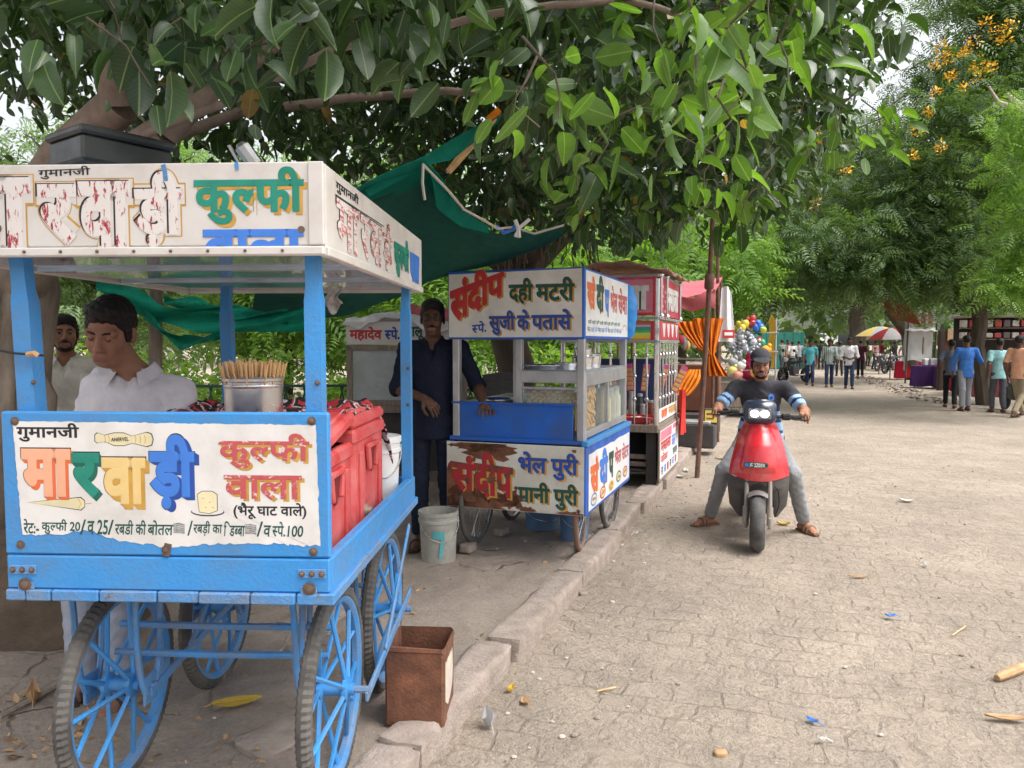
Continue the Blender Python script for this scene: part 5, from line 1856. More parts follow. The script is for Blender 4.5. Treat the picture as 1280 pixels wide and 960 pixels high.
def dish(loc, r, h, label, name='steel_bowl', cat='bowl', m=m_chrome, group=None):
    mb = MB(); mb.lathe([(0, 0), (r * 0.85, 0), (r * 0.95, h * 0.9), (r * 1.06, h), (r * 1.06, h + 0.004), (r * 0.92, h), (r * 0.82, 0.008), (0, 0.008)], (0, 0, 0), 28)
    return tag(mb.build(name, [m], None, loc), label, cat, group)
dish(c2(0.30, -0.48, 1.331), 0.085, 0.045, 'shallow steel bowl on the snack cart case, lowest of the steelware')
dish(c2(0.36, -0.22, 1.331), 0.085, 0.085, 'deep steel bowl standing on the snack cart case by the road side')
dish(c2(0.36, -0.22, 1.42), 0.07, 0.06, 'small steel bowl stacked on the deep steel bowl')
dish(c2(0.33, 0.10, 1.331), 0.10, 0.10, 'wide steel pot toward the back of the snack cart case')
dish(c2(0.14, -0.50, 1.331), 0.15, 0.03, 'broad steel tray on the snack cart case behind the inner post', 'steel_tray', 'tray')
dish(c2(-0.22, -0.50, 1.086), 0.16, 0.022, 'round steel plate on the counter beside the vendor in navy', 'steel_plate', 'plate')
# blue tubs underneath
m_tub = mat('blue_tub_plastic', (0.09, 0.22, 0.42), 0.5, var=0.15, vs=6, dirt=0.3, dirtc=(0.2, 0.24, 0.28))
for q, r_, h_, lab in ((at(678, 650, 6.3), 0.15, 0.20, 'wide blue plastic tub under the snack cart, farther from the road'), (at(718, 655, 5.95), 0.12, 0.24, 'blue plastic bucket under the snack cart behind its brown-tyred wheel')):
    pail(Vector((q.x, q.y, 0.065)), r_, h_, lab, m_tub, False, 'tub', 'tubs under the snack cart')

# the dirty bucket by the cart
m_dirty = mat('mud_splashed_plastic', (0.52, 0.53, 0.49), 0.7, var=0.15, vs=5, dirt=0.85, dirtc=(0.27, 0.24, 0.20), ds=9, chip=0.12, cs=20, chipc=(0.2, 0.17, 0.14))
q = gd(546, 706, FZ)
bk = pail(Vector((q.x, q.y + 0.13, 0.055)), 0.137, 0.36, 'grubby white bucket with a turquoise 7 standing beside the snack cart', m_dirty, False, 'bucket')
mb = MB()
rr_ = 0.1345
def on_b(a, z): return (rr_ * math.cos(R(-90) + a), rr_ * math.sin(R(-90) + a), z)
def strip(a0, z0, a1, z1, w, n=5):
    V = []
    for i in range(n + 1):
        t = i / n
        a, z = a0 + (a1 - a0) * t, z0 + (z1 - z0) * t
        hz = abs(a1 - a0) > abs(z1 - z0) * 4
        for s_ in (-1, 1): V.append(on_b(a + (0 if hz else s_ * w * 4.0), z + (s_ * w if hz else 0)))
    mb.add(V, [(2 * i, 2 * i + 2, 2 * i + 3, 2 * i + 1) for i in range(n)], 0)
strip(-0.22, 0.21, 0.42, 0.21, 0.026); strip(0.34, 0.20, 0.20, 0.05, 0.024)
mb.build('painted_number', [mat('turquoise_paint', (0.10, 0.42, 0.45), 0.6, var=0.2, chip=0.2, cs=30)], bk)

# ---------------------------------------------------------------- chrome-railed cart with red signboard
C3 = thing('vending_cart', 'cart with chrome rails, red signboard and a rainbow strip, behind the snack cart', 'food cart', (1.255, 8.73, 0.09), Y2)


def c3(x, y, z):
    return C3.location + Matrix.Rotation(Y2, 3, 'Z') @ Vector((x, y, z))


m_darkw = mat('sooty_wood', (0.055, 0.05, 0.048), 0.8, var=0.3, vs=6)
m_redbd = mat('red_board', (0.50, 0.035, 0.06), 0.55, var=0.15, vs=5, dirt=0.15, dirtc=(0.5, 0.2, 0.2))
m_pinkbd = mat('faded_pink_board', (0.66, 0.20, 0.28), 0.6, var=0.2, vs=3)
mb = MB(); mb.box((0, 0, 0.63), (1.04, 1.44, 0.05), 0); mb.box((0, -0.715, 0.615), (1.05, 0.03, 0.075), 0); mb.build('table', [m_wood], C3)
for x, y in ((-0.42, -0.58), (0.44, -0.58), (-0.42, 0.58), (0.44, 0.58)):
    mb = MB(); mb.box((x, y, 0.30), (0.11, 0.09, 0.60), 0); mb.build('leg', [m_darkw], C3)
mb = MB(); mb.box((0, 0.3, 0.30), (0.9, 0.02, 0.5), 0); mb.box((0, -0.2, 0.16), (0.9, 0.8, 0.02), 0)
for z in (0.22, 0.30): mb.box((0, -0.55, z), (0.84, 0.02, 0.05), 1)
mb.build('under_shelf', [m_darkw, m_wood], C3)
mb = MB(); mb.box((0.527, 0.02, 0.33), (0.02, 1.40, 0.56), 0, None, 0.005)
sb = mb.build('side_board', [m_wood], C3)
B = Board((0.5375, -0.68, 0.05), (0, 1.40, 0), (0, 0, 0.56), (0, 100, 0, 50), [m_white, m_red, m_pinkbd, m_sblue, m_dgreen, m_wred, m_sand])
B.poly([(2, 2), (98, 2), (98, 47), (2, 47)], 0, 0.6); B.poly([(4, 3), (60, 3), (60, 12), (4, 12)], 2, 1); B.poly([(66, 3), (97, 3), (97, 8), (66, 8)], 2, 1)
B.text('मसाला', (6, 56, 13, 23), 1, 2, 0.09); B.text('सोडा', (6, 40, 24, 33), 5, 2, 0.09); B.text('जल', (60, 80, 14, 26), 3, 2, 0.05); B.text('छाछ', (66, 92, 28, 35), 4, 2, 0.05)
for i in range(6): B.text(('रस', 'जल', 'छाछ')[i % 3], (8 + 14 * i, 17 + 14 * i, 37, 45), (4, 3, 1)[i % 3], 2, 0.05)
B.done(sb)
for x, y, r_ in ((0.50, -0.70, 0.028), (-0.50, -0.70, 0.028), (0.50, 0.70, 0.022), (-0.50, 0.70, 0.022)):
    mb = MB(); mb.tube([(x, y, 0.655), (x, y, 2.16)], r_, 10); mb.build('post', [m_chrome], C3)
# sign rows
mb = MB(); mb.box((0, -0.715, 1.985), (0.98, 0.03, 0.40), 0, None, 0.004); sf = mb.build('front_sign', [m_redbd], C3)
B = Board((-0.49, -0.7305, 1.785), (0.98, 0, 0), (0, 0, 0.40), (0, 98, 0, 40), [m_board, m_black, m_pinkbd])
B.poly([(3, 3), (95, 3), (95, 37), (3, 37)], 2, 0.6)
for spec, bx in (('वा', (30, 60, 10, 36)), ('ला', (62, 91, 9, 35))): B.text(spec, bx, 2, 1.4, 0.12, (0.5, 0.5)); B.text(spec, bx, 1, 1.9, 0.11, (-2, 0.3)); B.text(spec, bx, 0, 2.6, 0.10)
B.done(sf)
mb = MB(); mb.box((0.515, 0.02, 1.985), (0.03, 1.40, 0.40), 0, None, 0.004); sf = mb.build('side_sign', [m_redbd], C3)
B = Board((0.5305, -0.68, 1.785), (0, 1.40, 0), (0, 0, 0.40), (0, 100, 0, 40), [m_board, m_black, m_pinkbd])
B.text('मसाला', (30, 92, 8, 34), 1, 1.2, 0.10, (-1, 0.6)); B.text('मसाला', (30, 92, 8, 34), 0, 2, 0.10)
for k in range(6): B.poly([(8 + (k % 2) * 10, 8 + 5 * k), (14 + (k % 2) * 10, 9 + 5 * k), (12 + (k % 2) * 9, 12 + 5 * k)], 0, 1)
B.done(sf)
mb = MB(); mb.box((0, -0.72, 1.625), (0.96, 0.02, 0.21), 0, None, 0.003)
rb = mb.build('rainbow_strip', [m_redbd], C3)
B = Board((-0.47, -0.7305, 1.525), (0.94, 0, 0), (0, 0, 0.20), (0, 94, 0, 20), [mat('strip%d' % i, c, 0.6, var=0.1) for i, c in enumerate(((0.5, 0.10, 0.16), (0.55, 0.45, 0.5), (0.05, 0.32, 0.22), (0.08, 0.42, 0.16), (0.55, 0.65, 0.10), (0.70, 0.55, 0.06), (0.68, 0.25, 0.05)))])
ys_ = [0.5, 3.5, 5.5, 9, 11.5, 14.5, 17.5, 19.5]
for i in range(7): B.poly([(2, ys_[i]), (91, ys_[i]), (91, ys_[i + 1]), (2, ys_[i + 1])], i, 1)
B.done(rb)
mb = MB(); mb.box((0.52, 0.02, 1.635), (0.02, 1.40, 0.19), 0, None, 0.003); ar = mb.build('arrow_strip', [m_redbd], C3)
B = Board((0.5305, -0.68, 1.54), (0, 1.40, 0), (0, 0, 0.19), (0, 100, 0, 20), [m_board])
for k in range(4): B.poly([(10 + 22 * k, 2), (26 + 22 * k, 2), (21 + 22 * k, 17), (16 + 22 * k, 17)], 0, 1)
B.done(ar)
mb = MB()
for z in (1.52, 1.76, 2.195): mb.box((0, -0.715, z), (1.04, 0.045, 0.028), 0); mb.box((0.515, 0.0, z), (0.045, 1.45, 0.028), 0)
mb.build('sign_frame', [m_alu], C3)
for x in np.linspace(-0.36, 0.40, 7):
    mb = MB(); mb.tube([(x, -0.70, 0.66), (x, -0.70, 1.51)], 0.011, 8)
    for z in (0.92, 1.16, 1.38): mb.sphere((x, -0.70, z), 0.024, 10, 8)
    mb.build('rail_rod', [m_chrome], C3)
for y in np.linspace(-0.5, 0.6, 6):
    mb = MB(); mb.tube([(0.50, y, 0.66), (0.50, y, 1.51)], 0.011, 8)
    for z in (0.92, 1.16, 1.38): mb.sphere((0.50, y, z), 0.024, 10, 8)
    mb.build('rail_rod', [m_chrome], C3)
for (x, y) in ((0.535, -0.66), (0.555, -0.40), (0.545, 0.68)):
    mb = MB(); mb.tube([(x, y, 1.78), (x, y, 2.19)], 0.014, 8); mb.sphere((x, y, 2.2), 0.028, 10, 8); mb.sphere((x, y, 1.78), 0.034, 10, 8); mb.build('rail_rod', [m_chrome], C3)
mb = MB(); mb.box((0.512, 0.05, 0.74), (0.015, 1.30, 0.14), 0); ss = mb.build('low_side_sign', [m_white], C3)
B = Board((0.520, -0.55, 0.68), (0, 1.2, 0), (0, 0, 0.13), (0, 60, 0, 7), [m_orange, m_red, m_gold])
B.text('छाछ', (4, 24, 1, 6), 0, 1, 0.10); B.text('मसाला', (28, 56, 1, 6), 2, 1, 0.09); B.done(ss)
mb = MB()
mb.sheet(lambda u, v: (-0.62 + 1.24 * u, -0.85 + 1.75 * v, 2.235 + 0.10 * math.sin(u * 3.1) + 0.05 * nz(u, v, 5) + 0.03 * nz(u, v, 14)), 16, 18, 0, 0.012)
mb.build('roof', [mat('sun_bleached_sacking', (0.32, 0.19, 0.14), 0.9, var=0.5, vs=2.5, bump=0.5)], C3)
# goods on it
tr = MB(); tr.box((0, 0, 0.02), (0.80, 0.34, 0.03), 0, None, 0.004); tr.box((0, -0.17, 0.045), (0.80, 0.012, 0.05), 0, None, 0.003); tr.box((0, 0.17, 0.045), (0.80, 0.012, 0.05), 0, None, 0.003)
tag(tr.build('tray', [m_red], None, c3(0.02, -0.48, 0.655), (0, 0, Y2)), 'long red tray of packets on the chrome cart', 'tray')
random.seed(5)
pk_ = [(0.6, 0.1, 0.1), (0.7, 0.65, 0.6), (0.35, 0.12, 0.1), (0.65, 0.3, 0.1)]
for k in range(7):
    mb = MB(); mb.box((0, 0, 0.012), (0.12, 0.07, 0.022), 0, None, 0.008)
    tag(mb.build('packet', [mat('packet%d' % (k % 4), pk_[k % 4], 0.5, var=0.3, vs=30)], None, c3(-0.30 + 0.11 * k, -0.50 + 0.05 * (k % 2), 0.693), (0, 0, random.uniform(-0.6, 0.6) + Y2)), 'small snack packet lying in the red tray', 'packet', 'packets in the red tray')
for k in range(5):
    mb = MB(); mb.box((0, 0, 0.15), (0.07, 0.012, 0.30), 0, None, 0.002)
    for z in np.arange(0.03, 0.28, 0.05): mb.box((0, -0.007, z), (0.06, 0.006, 0.035), 1, None, 0.002)
    tag(mb.build('sachet_strip', [mat('strip_pink', (0.62, 0.12, 0.30), 0.5), mat('strip_yellow', (0.70, 0.45, 0.10), 0.5)], None, c3(-0.02 + 0.16 * k, -0.30 + 0.05 * (k % 2), 0.98), (R(-10), R(-14 + 9 * k), Y2)),
        'pink and yellow sachet strip standing up behind the chrome rods', 'sachet strip', 'sachet strips on the chrome cart')
for k in range(12):
    r_ = random.uniform(0.03, 0.05)
    t = jar('bottle', 'small dark bottle of flavouring on the chrome cart shelf', c3(-0.40 + 0.075 * k, -0.22 + 0.12 * (k % 3), 0.655), r_, random.uniform(0.16, 0.3), mat('bottle%d' % (k % 4), ((0.05, 0.05, 0.05), (0.3, 0.3, 0.3), (0.25, 0.08, 0.05), (0.5, 0.5, 0.45))[k % 4], 0.25), m_alu, 'bottle', 'bottles on the chrome cart')
mb = MB(); mb.box((-0.05, 0.66, 1.0), (0.86, 0.012, 0.62), 0); mb.build('back_panel', [mat('deep_blue_panel', (0.03, 0.055, 0.16), 0.7)], C3)
mb = MB(); mb.sheet(lambda u, v: (0.03 * math.sin(9 * u) + 0.02 * v * math.sin(20 * u), (u - 0.5) * (0.30 - 0.22 * v), -0.52 + 0.52 * v), 14, 8, 0, 0.006)
tag(mb.build('rag', [cloth_mat('red_rag', (0.70, 0.06, 0.05))], None, c3(0.60, 0.60, 0.95), (0, 0, Y2)), 'red cloth hanging off the far corner of the chrome cart', 'cloth')

# ---------------------------------------------------------------- potato stall cart behind the blue one
C4 = thing('vending_cart', 'old wooden cart with glazed cabinet and red lettered white sign, behind the vendor in navy', 'food cart', (-1.00, 7.55, 0.05), R(4))
mb = MB(); mb.box((0, -0.40, 1.635), (1.12, 0.022, 0.215), 0, None, 0.004); sg = mb.build('sign', [m_board2], C4)
B = Board((-0.56, -0.4115, 1.5275), (1.12, 0, 0), (0, 0, 0.215), (432, 578, 402, 434), [m_board2, m_red, m_sblued, m_dgreen])
B.text('महादेव', (436, 475, 409, 429), 1, 1, 0.075); B.text('स~|पे.', (478, 496, 409, 427), 2, 1, 0.075); B.text('आलू', (500, 526, 409, 428), 3, 1, 0.075); B.text('दीप', (556, 575, 408, 428), 1, 1, 0.08)
B.done(sg)
mb = MB()
for x in (-0.545, -0.02): mb.box((x + 0.012, -0.40, 1.25), (0.05, 0.03, 0.54), 0)
mb.box((-0.27, -0.40, 1.50), (0.57, 0.03, 0.045), 0); mb.box((-0.27, -0.40, 0.99), (0.57, 0.03, 0.05), 0)
for x in (-0.54, 0.54): mb.box((x, 0.36, 1.2), (0.05, 0.05, 0.95), 0)
mb.box((0.53, -0.38, 1.2), (0.05, 0.05, 0.70), 0)
cab = mb.build('cabinet_frame', [m_wood], C4)
mb = MB(); mb.box((-0.27, -0.395, 1.25), (0.47, 0.006, 0.47), 0); mb.build('pane', [mat('clouded_pane', (0.44, 0.48, 0.47), 0.25, var=0.1, vs=4, dirt=0.3, dirtc=(0.34, 0.36, 0.35))], cab)
mb = MB(); mb.box((0, 0, 0.93), (1.16, 0.86, 0.07), 0); mb.box((0, -0.05, 0.62), (1.06, 0.7, 0.55), 1); mb.build('body', [m_wood, m_darkw], C4)
for x, y in ((-0.45, -0.28), (0.45, -0.28), (-0.45, 0.28), (0.45, 0.28)):
    w_ = spoked_wheel('wheel', C4, 0.29, 0.022, 0.03, 14, 0.006, m_bt2, m_iron, m_iron, 0.025, 0.1, False); w_.location = (x, y, 0.29)
mb = MB(); mb.sheet(lambda u, v: (-0.60 + 1.24 * u, -0.44 + 0.84 * v, 1.745 + 0.07 * nz(u, v, 4, 2) + 0.05 * nz(u, v, 11) + (0.05 * math.sin(u * 5)) - (0.06 * max(0, 0.1 - v) * 10) * (0.6 + 0.6 * math.sin(u * 11))), 34, 14, 0, 0.008)
tag(mb.build('plastic_sheet', [mat('crumpled_white_plastic', (0.66, 0.65, 0.66), 0.4, var=0.15, vs=4, dirt=0.3, dirtc=(0.4, 0.36, 0.38))], None, C4.location, (0, 0, R(4))), 'crumpled white plastic sheet lying over the roof of the old wooden cart', 'plastic sheet')
mb = MB(); mb.sheet(lambda u, v: at(505 + 75 * u, 372 + 14 * math.sin(u * 2 + 0.4) + 16 * v + 2 * math.sin(u * 40) * v, 9.0 - 0.5 * v), 44, 5, 0, 0.006)
tag(mb.build('awning', [cloth_mat('faded_maroon_cloth', (0.42, 0.10, 0.12), 0.25, 0.2)], None), 'faded maroon cloth awning behind the head of the vendor in navy', 'awning')

# ---------------------------------------------------------------- garland stall under the pink canopy
m_pink = cloth_mat('pink_canopy_cloth', (0.62, 0.17, 0.20), 0.18, 0.25)
m_or = cloth_mat('orange_cloth', (0.66, 0.20, 0.015), 0.25, 0.15)
m_orr = cloth_mat('red_orange_cloth', (0.62, 0.10, 0.02), 0.2, 0.1)
PC = at(876, 430, 12.2)
st = thing('market_stall', 'garland stall under a sagging pink cloth canopy, beside the two iron poles', 'stall', (PC.x - 0.35, PC.y + 0.35, 0.105), Y2)
mb = MB(); mb.sheet(lambda u, v: (-0.85 + 1.55 * u, -0.62 + 1.2 * v, 2.28 + 0.30 * v - 0.12 * math.sin(math.pi * u) * (1 - 0.4 * v) + 0.02 * nz(u, v, 9)), 20, 14, 0, 0.01)
mb.sheet(lambda u, v: (-0.85 + 1.55 * u, -0.62 - 0.03 * math.sin(v * 3 + u * 14), 2.0 + 0.03 * math.sin(u * 22) + (0.28 - 0.12 * math.sin(math.pi * u)) * v), 40, 4, 0, 0.008)
mb.build('canopy', [m_pink], st)
for x, y in ((-0.8, -0.58), (0.68, -0.58), (-0.8, 0.55), (0.68, 0.55)):
    mb = MB(); mb.tube([(x, y, 0), (x, y, 2.3 if y < 0 else 2.6)], 0.022, 7); mb.build('pole', [m_iron], st)
mb = MB(); mb.box((0.0, 0.35, 0.75), (1.4, 0.5, 0.75), 0, None, 0.01); mb.box((0, 0.1, 0.18), (1.4, 0.9, 0.35), 1); mb.build('cabinet', [mat('brown_cabinet', (0.20, 0.075, 0.045), 0.6, var=0.2, vs=3), m_darkw], st)
mb = MB(); mb.box((0, 0.3, 1.22), (1.35, 0.03, 0.03), 0); mb.build('shelf_rod', [m_alu], st)
def drape(name, label, pts, w0, w1, m, parent=None, cat='cloth', seed=0, n=18, fold=0.05):
    """Gathered cloth hanging along pts (world points), width w0..w1."""
    mb = MB()
    P = [Vector(p) for p in pts]
    def f(u, v):
        t = v * (len(P) - 1)
        i = min(int(t), len(P) - 2)
        c = P[i].lerp(P[i + 1], t - i)
        w = w0 + (w1 - w0) * v if not callable(w0) else w0(v)
        d = (u - 0.5) * w
        return c + RN * d + RD * (fold * math.sin(u * 26 + seed + v * 2) * (0.5 + v * 0.5))
    mb.sheet(f, n * 2, 16, 0, 0.006)
    for i in range(len(mb.m)): mb.m[i] = 0
    o = mb.build(name, [m] if not isinstance(m, list) else m, parent)
    return tag(o, label, cat) if label else o
m_gar = cloth_mat('striped_orange_cloth', (0.66, 0.17, 0.015), 0.2, 0.1, stripes=(0, 22, (0.42, 0.07, 0.01), 0.15))
drape('garland_cloth', 'orange striped cloth tied back at the pole like a curtain', [at(885, 398, 11.6), at(886, 420, 11.55), at(888, 440, 11.5), at(890, 455, 11.5), at(894, 470, 11.5)], lambda v: 0.40 * abs(v - 0.55) ** 0.9 * 1.5 + 0.10, None, m_gar, seed=1)
drape('garland_cloth', 'orange and red cloth swagged from the chrome cart to the pole', [at(860, 402, 11.7), at(866, 416, 11.65), at(876, 432, 11.55), at(886, 443, 11.5)], lambda v: 0.34 * (1 - v) + 0.06, None, m_gar, seed=3)
drape('garland_cloth', 'orange cloth bunched over the box beside the thicker iron pole', [at(868, 462, 11.2), at(864, 472, 11.0), at(858, 484, 10.9), at(853, 494, 10.8)], lambda v: 0.16 + 0.10 * math.sin(math.pi * v), None, m_or, seed=5, fold=0.07)
mb = MB(); q = at(888, 497, 10.9); mb.box((0, 0, 0.11), (0.17, 0.16, 0.22), 0, None, 0.006)
bx_ = mb.build('box', [mat('black_box', (0.03, 0.03, 0.03), 0.6)], None, (q.x, q.y, 0.44), (0, 0, R(-8)))
tag(bx_, 'dark box with a yellow lettered front between the two iron poles', 'box')
mb = MB(); mb.box((0.0, -0.083, 0.115), (0.165, 0.006, 0.17), 0, None, 0.001); mb.box((0, -0.087, 0.15), (0.12, 0.002, 0.03), 1, None, 0.0003); mb.box((-0.01, -0.087, 0.085), (0.10, 0.002, 0.025), 1, None, 0.0003); mb.build('front_label', [mat('yellow_label', (0.72, 0.55, 0.10), 0.6), mat('label_print', (0.2, 0.07, 0.03), 0.6)], bx_)
mb = MB(); mb.box((0, 0, 0.17), (0.62, 0.42, 0.34), 0, None, 0.02); mb.box((0, -0.05, 0.36), (0.5, 0.3, 0.05), 1, None, 0.01)
q = at(872, 500, 10.9); tag(mb.build('trunk_box', [m_darkw, m_alu], None, (q.x - 0.02, q.y + 0.12, 0.105), (0, 0, Y2)), 'low black trunk with a grey lid below the orange cloth', 'trunk')
mb = MB(); mb.sheet(lambda u, v: ((u - 0.5) * 0.75, (v - 0.5) * 0.5, 0.012 + 0.012 * nz(u, v, 6)), 10, 8, 0, 0.004)
q = gd(872, 512, 0.11); tag(mb.build('paper_sheet', [mat('news_paper', (0.62, 0.60, 0.57), 0.8, var=0.2, vs=9)], None, (q.x, q.y, 0.108), (0, 0, Y2)), 'white paper sheet spread on the pink paving by the garland stall', 'paper')
random.seed(9)
for k in range(10):
    mb = MB(); mb.sphere((0, 0, 0), (random.uniform(.05, .1), .06, random.uniform(.05, .12)), 8, 6)
    tag(mb.build('bundle', [mat('goods%d' % (k % 5), ((0.5, 0.05, 0.06), (0.25, 0.25, 0.27), (0.6, 0.4, 0.1), (0.08, 0.1, 0.2), (0.6, 0.6, 0.58))[k % 5], 0.7, var=0.3, vs=20)], None, at(850 + 4.6 * k, 424 + 4 * (k % 3), 12.1 + 0.05 * k)), 'small bundle of wares on the shelf of the garland stall', 'bundle', 'wares in the garland stall')

# iron poles at the kerb
for (bx_, tx, d, lab) in (((871, 597), (892, 262), 9.1, 'thicker rusty iron pole leaning at the kerb, with a coupling sleeve near its top'), ((897, 552), (897, 300), 12.4, 'thinner rusty iron pole upright at the kerb behind the leaning one')):
    a = gd(bx_[0], bx_[1], 0.0); b = at(tx[0], tx[1], a.y)
    t = thing('iron_pole', lab, 'pole', a)
    mb = MB(); mb.tube([(0, 0, -0.05), (b - a) * 0.5 + Vector((0.01, 0, 0)), b - a], 0.030 if d < 10 else 0.028, 9); mb.build('shaft', [m_iron], t)
    c = (b - a) * (0.735 if d < 10 else 0.95)
    mb = MB(); mb.tube([c - Vector((0, 0, 0.09)), c - Vector((0, 0, 0.07)), c + Vector((0.006, 0, 0.07)), c + Vector((0.006, 0, 0.09))], [0.045, 0.055, 0.055, 0.045], 10); mb.build('sleeve', [m_iron], t)
# white banner on the thin pole
mb = MB(); P0 = at(905, 362, 12.2)
mb.sheet(lambda u, v: P0 + Vector(((u - 0.35) * (0.16 + 0.12 * v), 0.03 * math.sin(u * 9) - 0.05, -0.82 * v + 0.05 * math.sin(u * 4) * (1 - v))), 14, 16, 0, 0.004)
bn = mb.build('banner', [mat('white_banner_cloth', (0.72, 0.72, 0.74), 0.8, var=0.08, vs=5)], None)
tag(bn, 'narrow white banner with a red block hanging from the thinner iron pole', 'banner')
mb = MB(); mb.box(P0 + Vector((0.05, -0.115, -0.70)), (0.19, 0.004, 0.13), 0, None, 0.001); mb.box(P0 + Vector((0.05, -0.119, -0.70)), (0.13, 0.003, 0.05), 1, None, 0.001); mb.build('print', [m_red, m_white], bn)

# ---------------------------------------------------------------- green shade nets
def net_mat(name, col, tr):
    m = cloth_mat(name, col, 0.2, 0.5, tr)
    return m
m_net = net_mat('green_shade_net', (0.015, 0.27, 0.20), 0.2)
m_netd = net_mat('doubled_shade_net', (0.035, 0.15, 0.125), 0.12)
m_netl = net_mat('turquoise_net', (0.02, 0.42, 0.30), 0.12)
nt_ = thing('shade_net', 'dark green shade net stretched from the fig boughs over the carts', 'shade net', at(560, 290, 4.8))
O = Vector(nt_.location)
topE = [(330, 300, 3.9), (400, 268, 4.0), (455, 236, 4.1), (530, 203, 4.3), (556, 232, 4.45), (572, 262, 4.6), (600, 280, 4.8), (625, 292, 5.0), (655, 292, 5.2), (685, 288, 5.4), (716, 279, 5.5)]
midE = [(325, 345, 4.6), (400, 325, 4.7), (455, 305, 4.8), (520, 290, 4.9), (555, 300, 5.0), (580, 306, 5.1), (605, 310, 5.2), (630, 311, 5.3), (658, 307, 5.4), (686, 298, 5.5), (717, 281, 5.55)]
botE = [(310, 405, 5.6), (400, 398, 5.6), (440, 392, 5.6), (500, 372, 5.6), (540, 352, 5.6), (575, 341, 5.6), (605, 333, 5.6), (635, 323, 5.6), (660, 313, 5.6), (688, 302, 5.6), (718, 283, 5.6)]
def lerp_list(L, u):
    t = u * (len(L) - 1); i = min(int(t), len(L) - 2); f = t - i
    return [L[i][k] + (L[i + 1][k] - L[i][k]) * f for k in range(3)]
def net_fn(u, v):
    a, b, c = lerp_list(topE, u), lerp_list(midE, u), lerp_list(botE, u)
    q = [(1 - v) ** 2 * a[k] + 2 * v * (1 - v) * b[k] + v * v * c[k] for k in range(3)]
    p = at(*q)
    p.z += 0.012 * math.sin(v * 30 + u * 8) + 0.01 * nz(u, v, 14)
    return p - O
mb = MB().sheet(net_fn, 60, 24, 0, 0.003); mb.build('panel', [m_netd], nt_, ang=80)
mb = MB().sheet(lambda u, v: net_fn(u * 0.45 + 0.0, -0.02 + 0.20 * v) + Vector((0, -0.02, 0.0)), 30, 5, 0, 0.003); mb.build('hem', [m_net], nt_, ang=80)
pk = [(455, 238, 4.1), (520, 200, 4.3), (575, 168, 4.45), (627, 143, 4.6)]
pb = [(462, 246, 4.12), (535, 206, 4.34), (565, 200, 4.45), (617, 158, 4.6)]
mb = MB().sheet(lambda u, v: at(*[lerp_list(pk, u)[k] * (1 - v) + lerp_list(pb, u)[k] * v for k in range(3)]) - O + Vector((0, 0.05 * math.sin(v * 3) * u, 0)), 16, 6, 0, 0.003); mb.build('corner', [m_net], nt_, ang=80)
pk = [(530, 204, 4.3), (550, 225, 4.4), (575, 262, 4.6), (610, 283, 4.8)]
pb = [(540, 222, 4.32), (545, 260, 4.45), (575, 283, 4.62), (612, 292, 4.82)]
mb = MB().sheet(lambda u, v: at(*[lerp_list(pk, u)[k] * (1 - v) + lerp_list(pb, u)[k] * v for k in range(3)]) - O, 16, 5, 0, 0.003); mb.build('hem', [m_net], nt_, ang=80)
mb = MB(); mb.tube([at(x, y, d) - O for x, y, d in ((528, 205, 4.28), (560, 238, 4.4), (580, 262, 4.55), (606, 276, 4.75), (622, 286, 4.9), (640, 284, 5.0), (655, 288, 5.1), (668, 292, 5.2), (720, 277, 5.4))], 0.008, 6); mb.build('cord', [mat('pale_cord', (0.5, 0.47, 0.42), 0.9)], nt_)
mb = MB(); mb.tube([at(x, y, 5.0) - O for x, y in ((620, 283), (630, 291), (641, 287), (645, 281))], 0.014, 6, 0); mb.build('blue_knot', [m_sblue], nt_)
mb = MB(); mb.tube([at(x, y, 4.95) - O for x, y in ((644, 275), (648, 285), (649, 297))], 0.014, 6, 0); mb.tube([at(x, y, 4.95) - O for x, y in ((662, 274), (650, 284), (644, 296))], 0.012, 6, 0); mb.build('white_knot', [m_white], nt_)
mb = MB(); mb.tube([at(x, y, 4.25) - O for x, y in ((529, 205), (528, 228), (531, 250))], 0.009, 6, 0); mb.build('loose_end', [mat('pale_cord', (0.5, 0.47, 0.42), 0.9)], nt_)
mb = MB(); mb.tube([at(x, y, 4.6) - O for x, y in ((560, 215), (585, 185), (606, 160), (616, 150), (622, 140))], [0.02, 0.026, 0.026, 0.02, 0.02], 7, 0); mb.build('prop_stick', [m_bread], nt_)
mb = MB(); mb.tube([at(x, y, 4.58) - O for x, y in ((610, 150), (618, 143), (624, 137))], 0.022, 7, 0); mb.build('orange_tie', [m_or], nt_)
# torn strips of net slung behind the vendor
ns = thing('shade_net', 'torn turquoise-green net slung in strips behind the kulfi vendor', 'shade net', at(200, 390, 4.9))
O = Vector(ns.location)
for pts, w in (([(120, 352, 4.6), (165, 372, 4.7), (198, 392, 4.8), (250, 400, 4.9), (330, 405, 5.0), (400, 396, 5.2)], 26), ([(150, 355, 4.7), (178, 385, 4.8), (200, 412, 4.85), (225, 428, 4.9), (255, 425, 4.95), (285, 412, 5.0)], 12),
               ([(205, 376, 4.8), (250, 382, 4.9), (300, 392, 5.0), (360, 396, 5.1)], 14)):
    mb = MB().sheet(lambda u, v: at(lerp_list(pts, u)[0], lerp_list(pts, u)[1] - w / 2 + w * v + 3 * math.sin(u * 17 + v * 4), lerp_list(pts, u)[2] + 0.08 * math.sin(v * 5 + u * 11)) - O, 40, 7, 0, 0.003)
    mb.build('strip', [m_netl], ns, ang=80)
tp = MB(); a = at(197, 520, 5.0); tp.tube([(a.x, a.y, 0.03), (a.x - 0.02, a.y, 0.9), (a.x + 0.01, a.y, 1.95)], [0.05, 0.045, 0.04], 9)
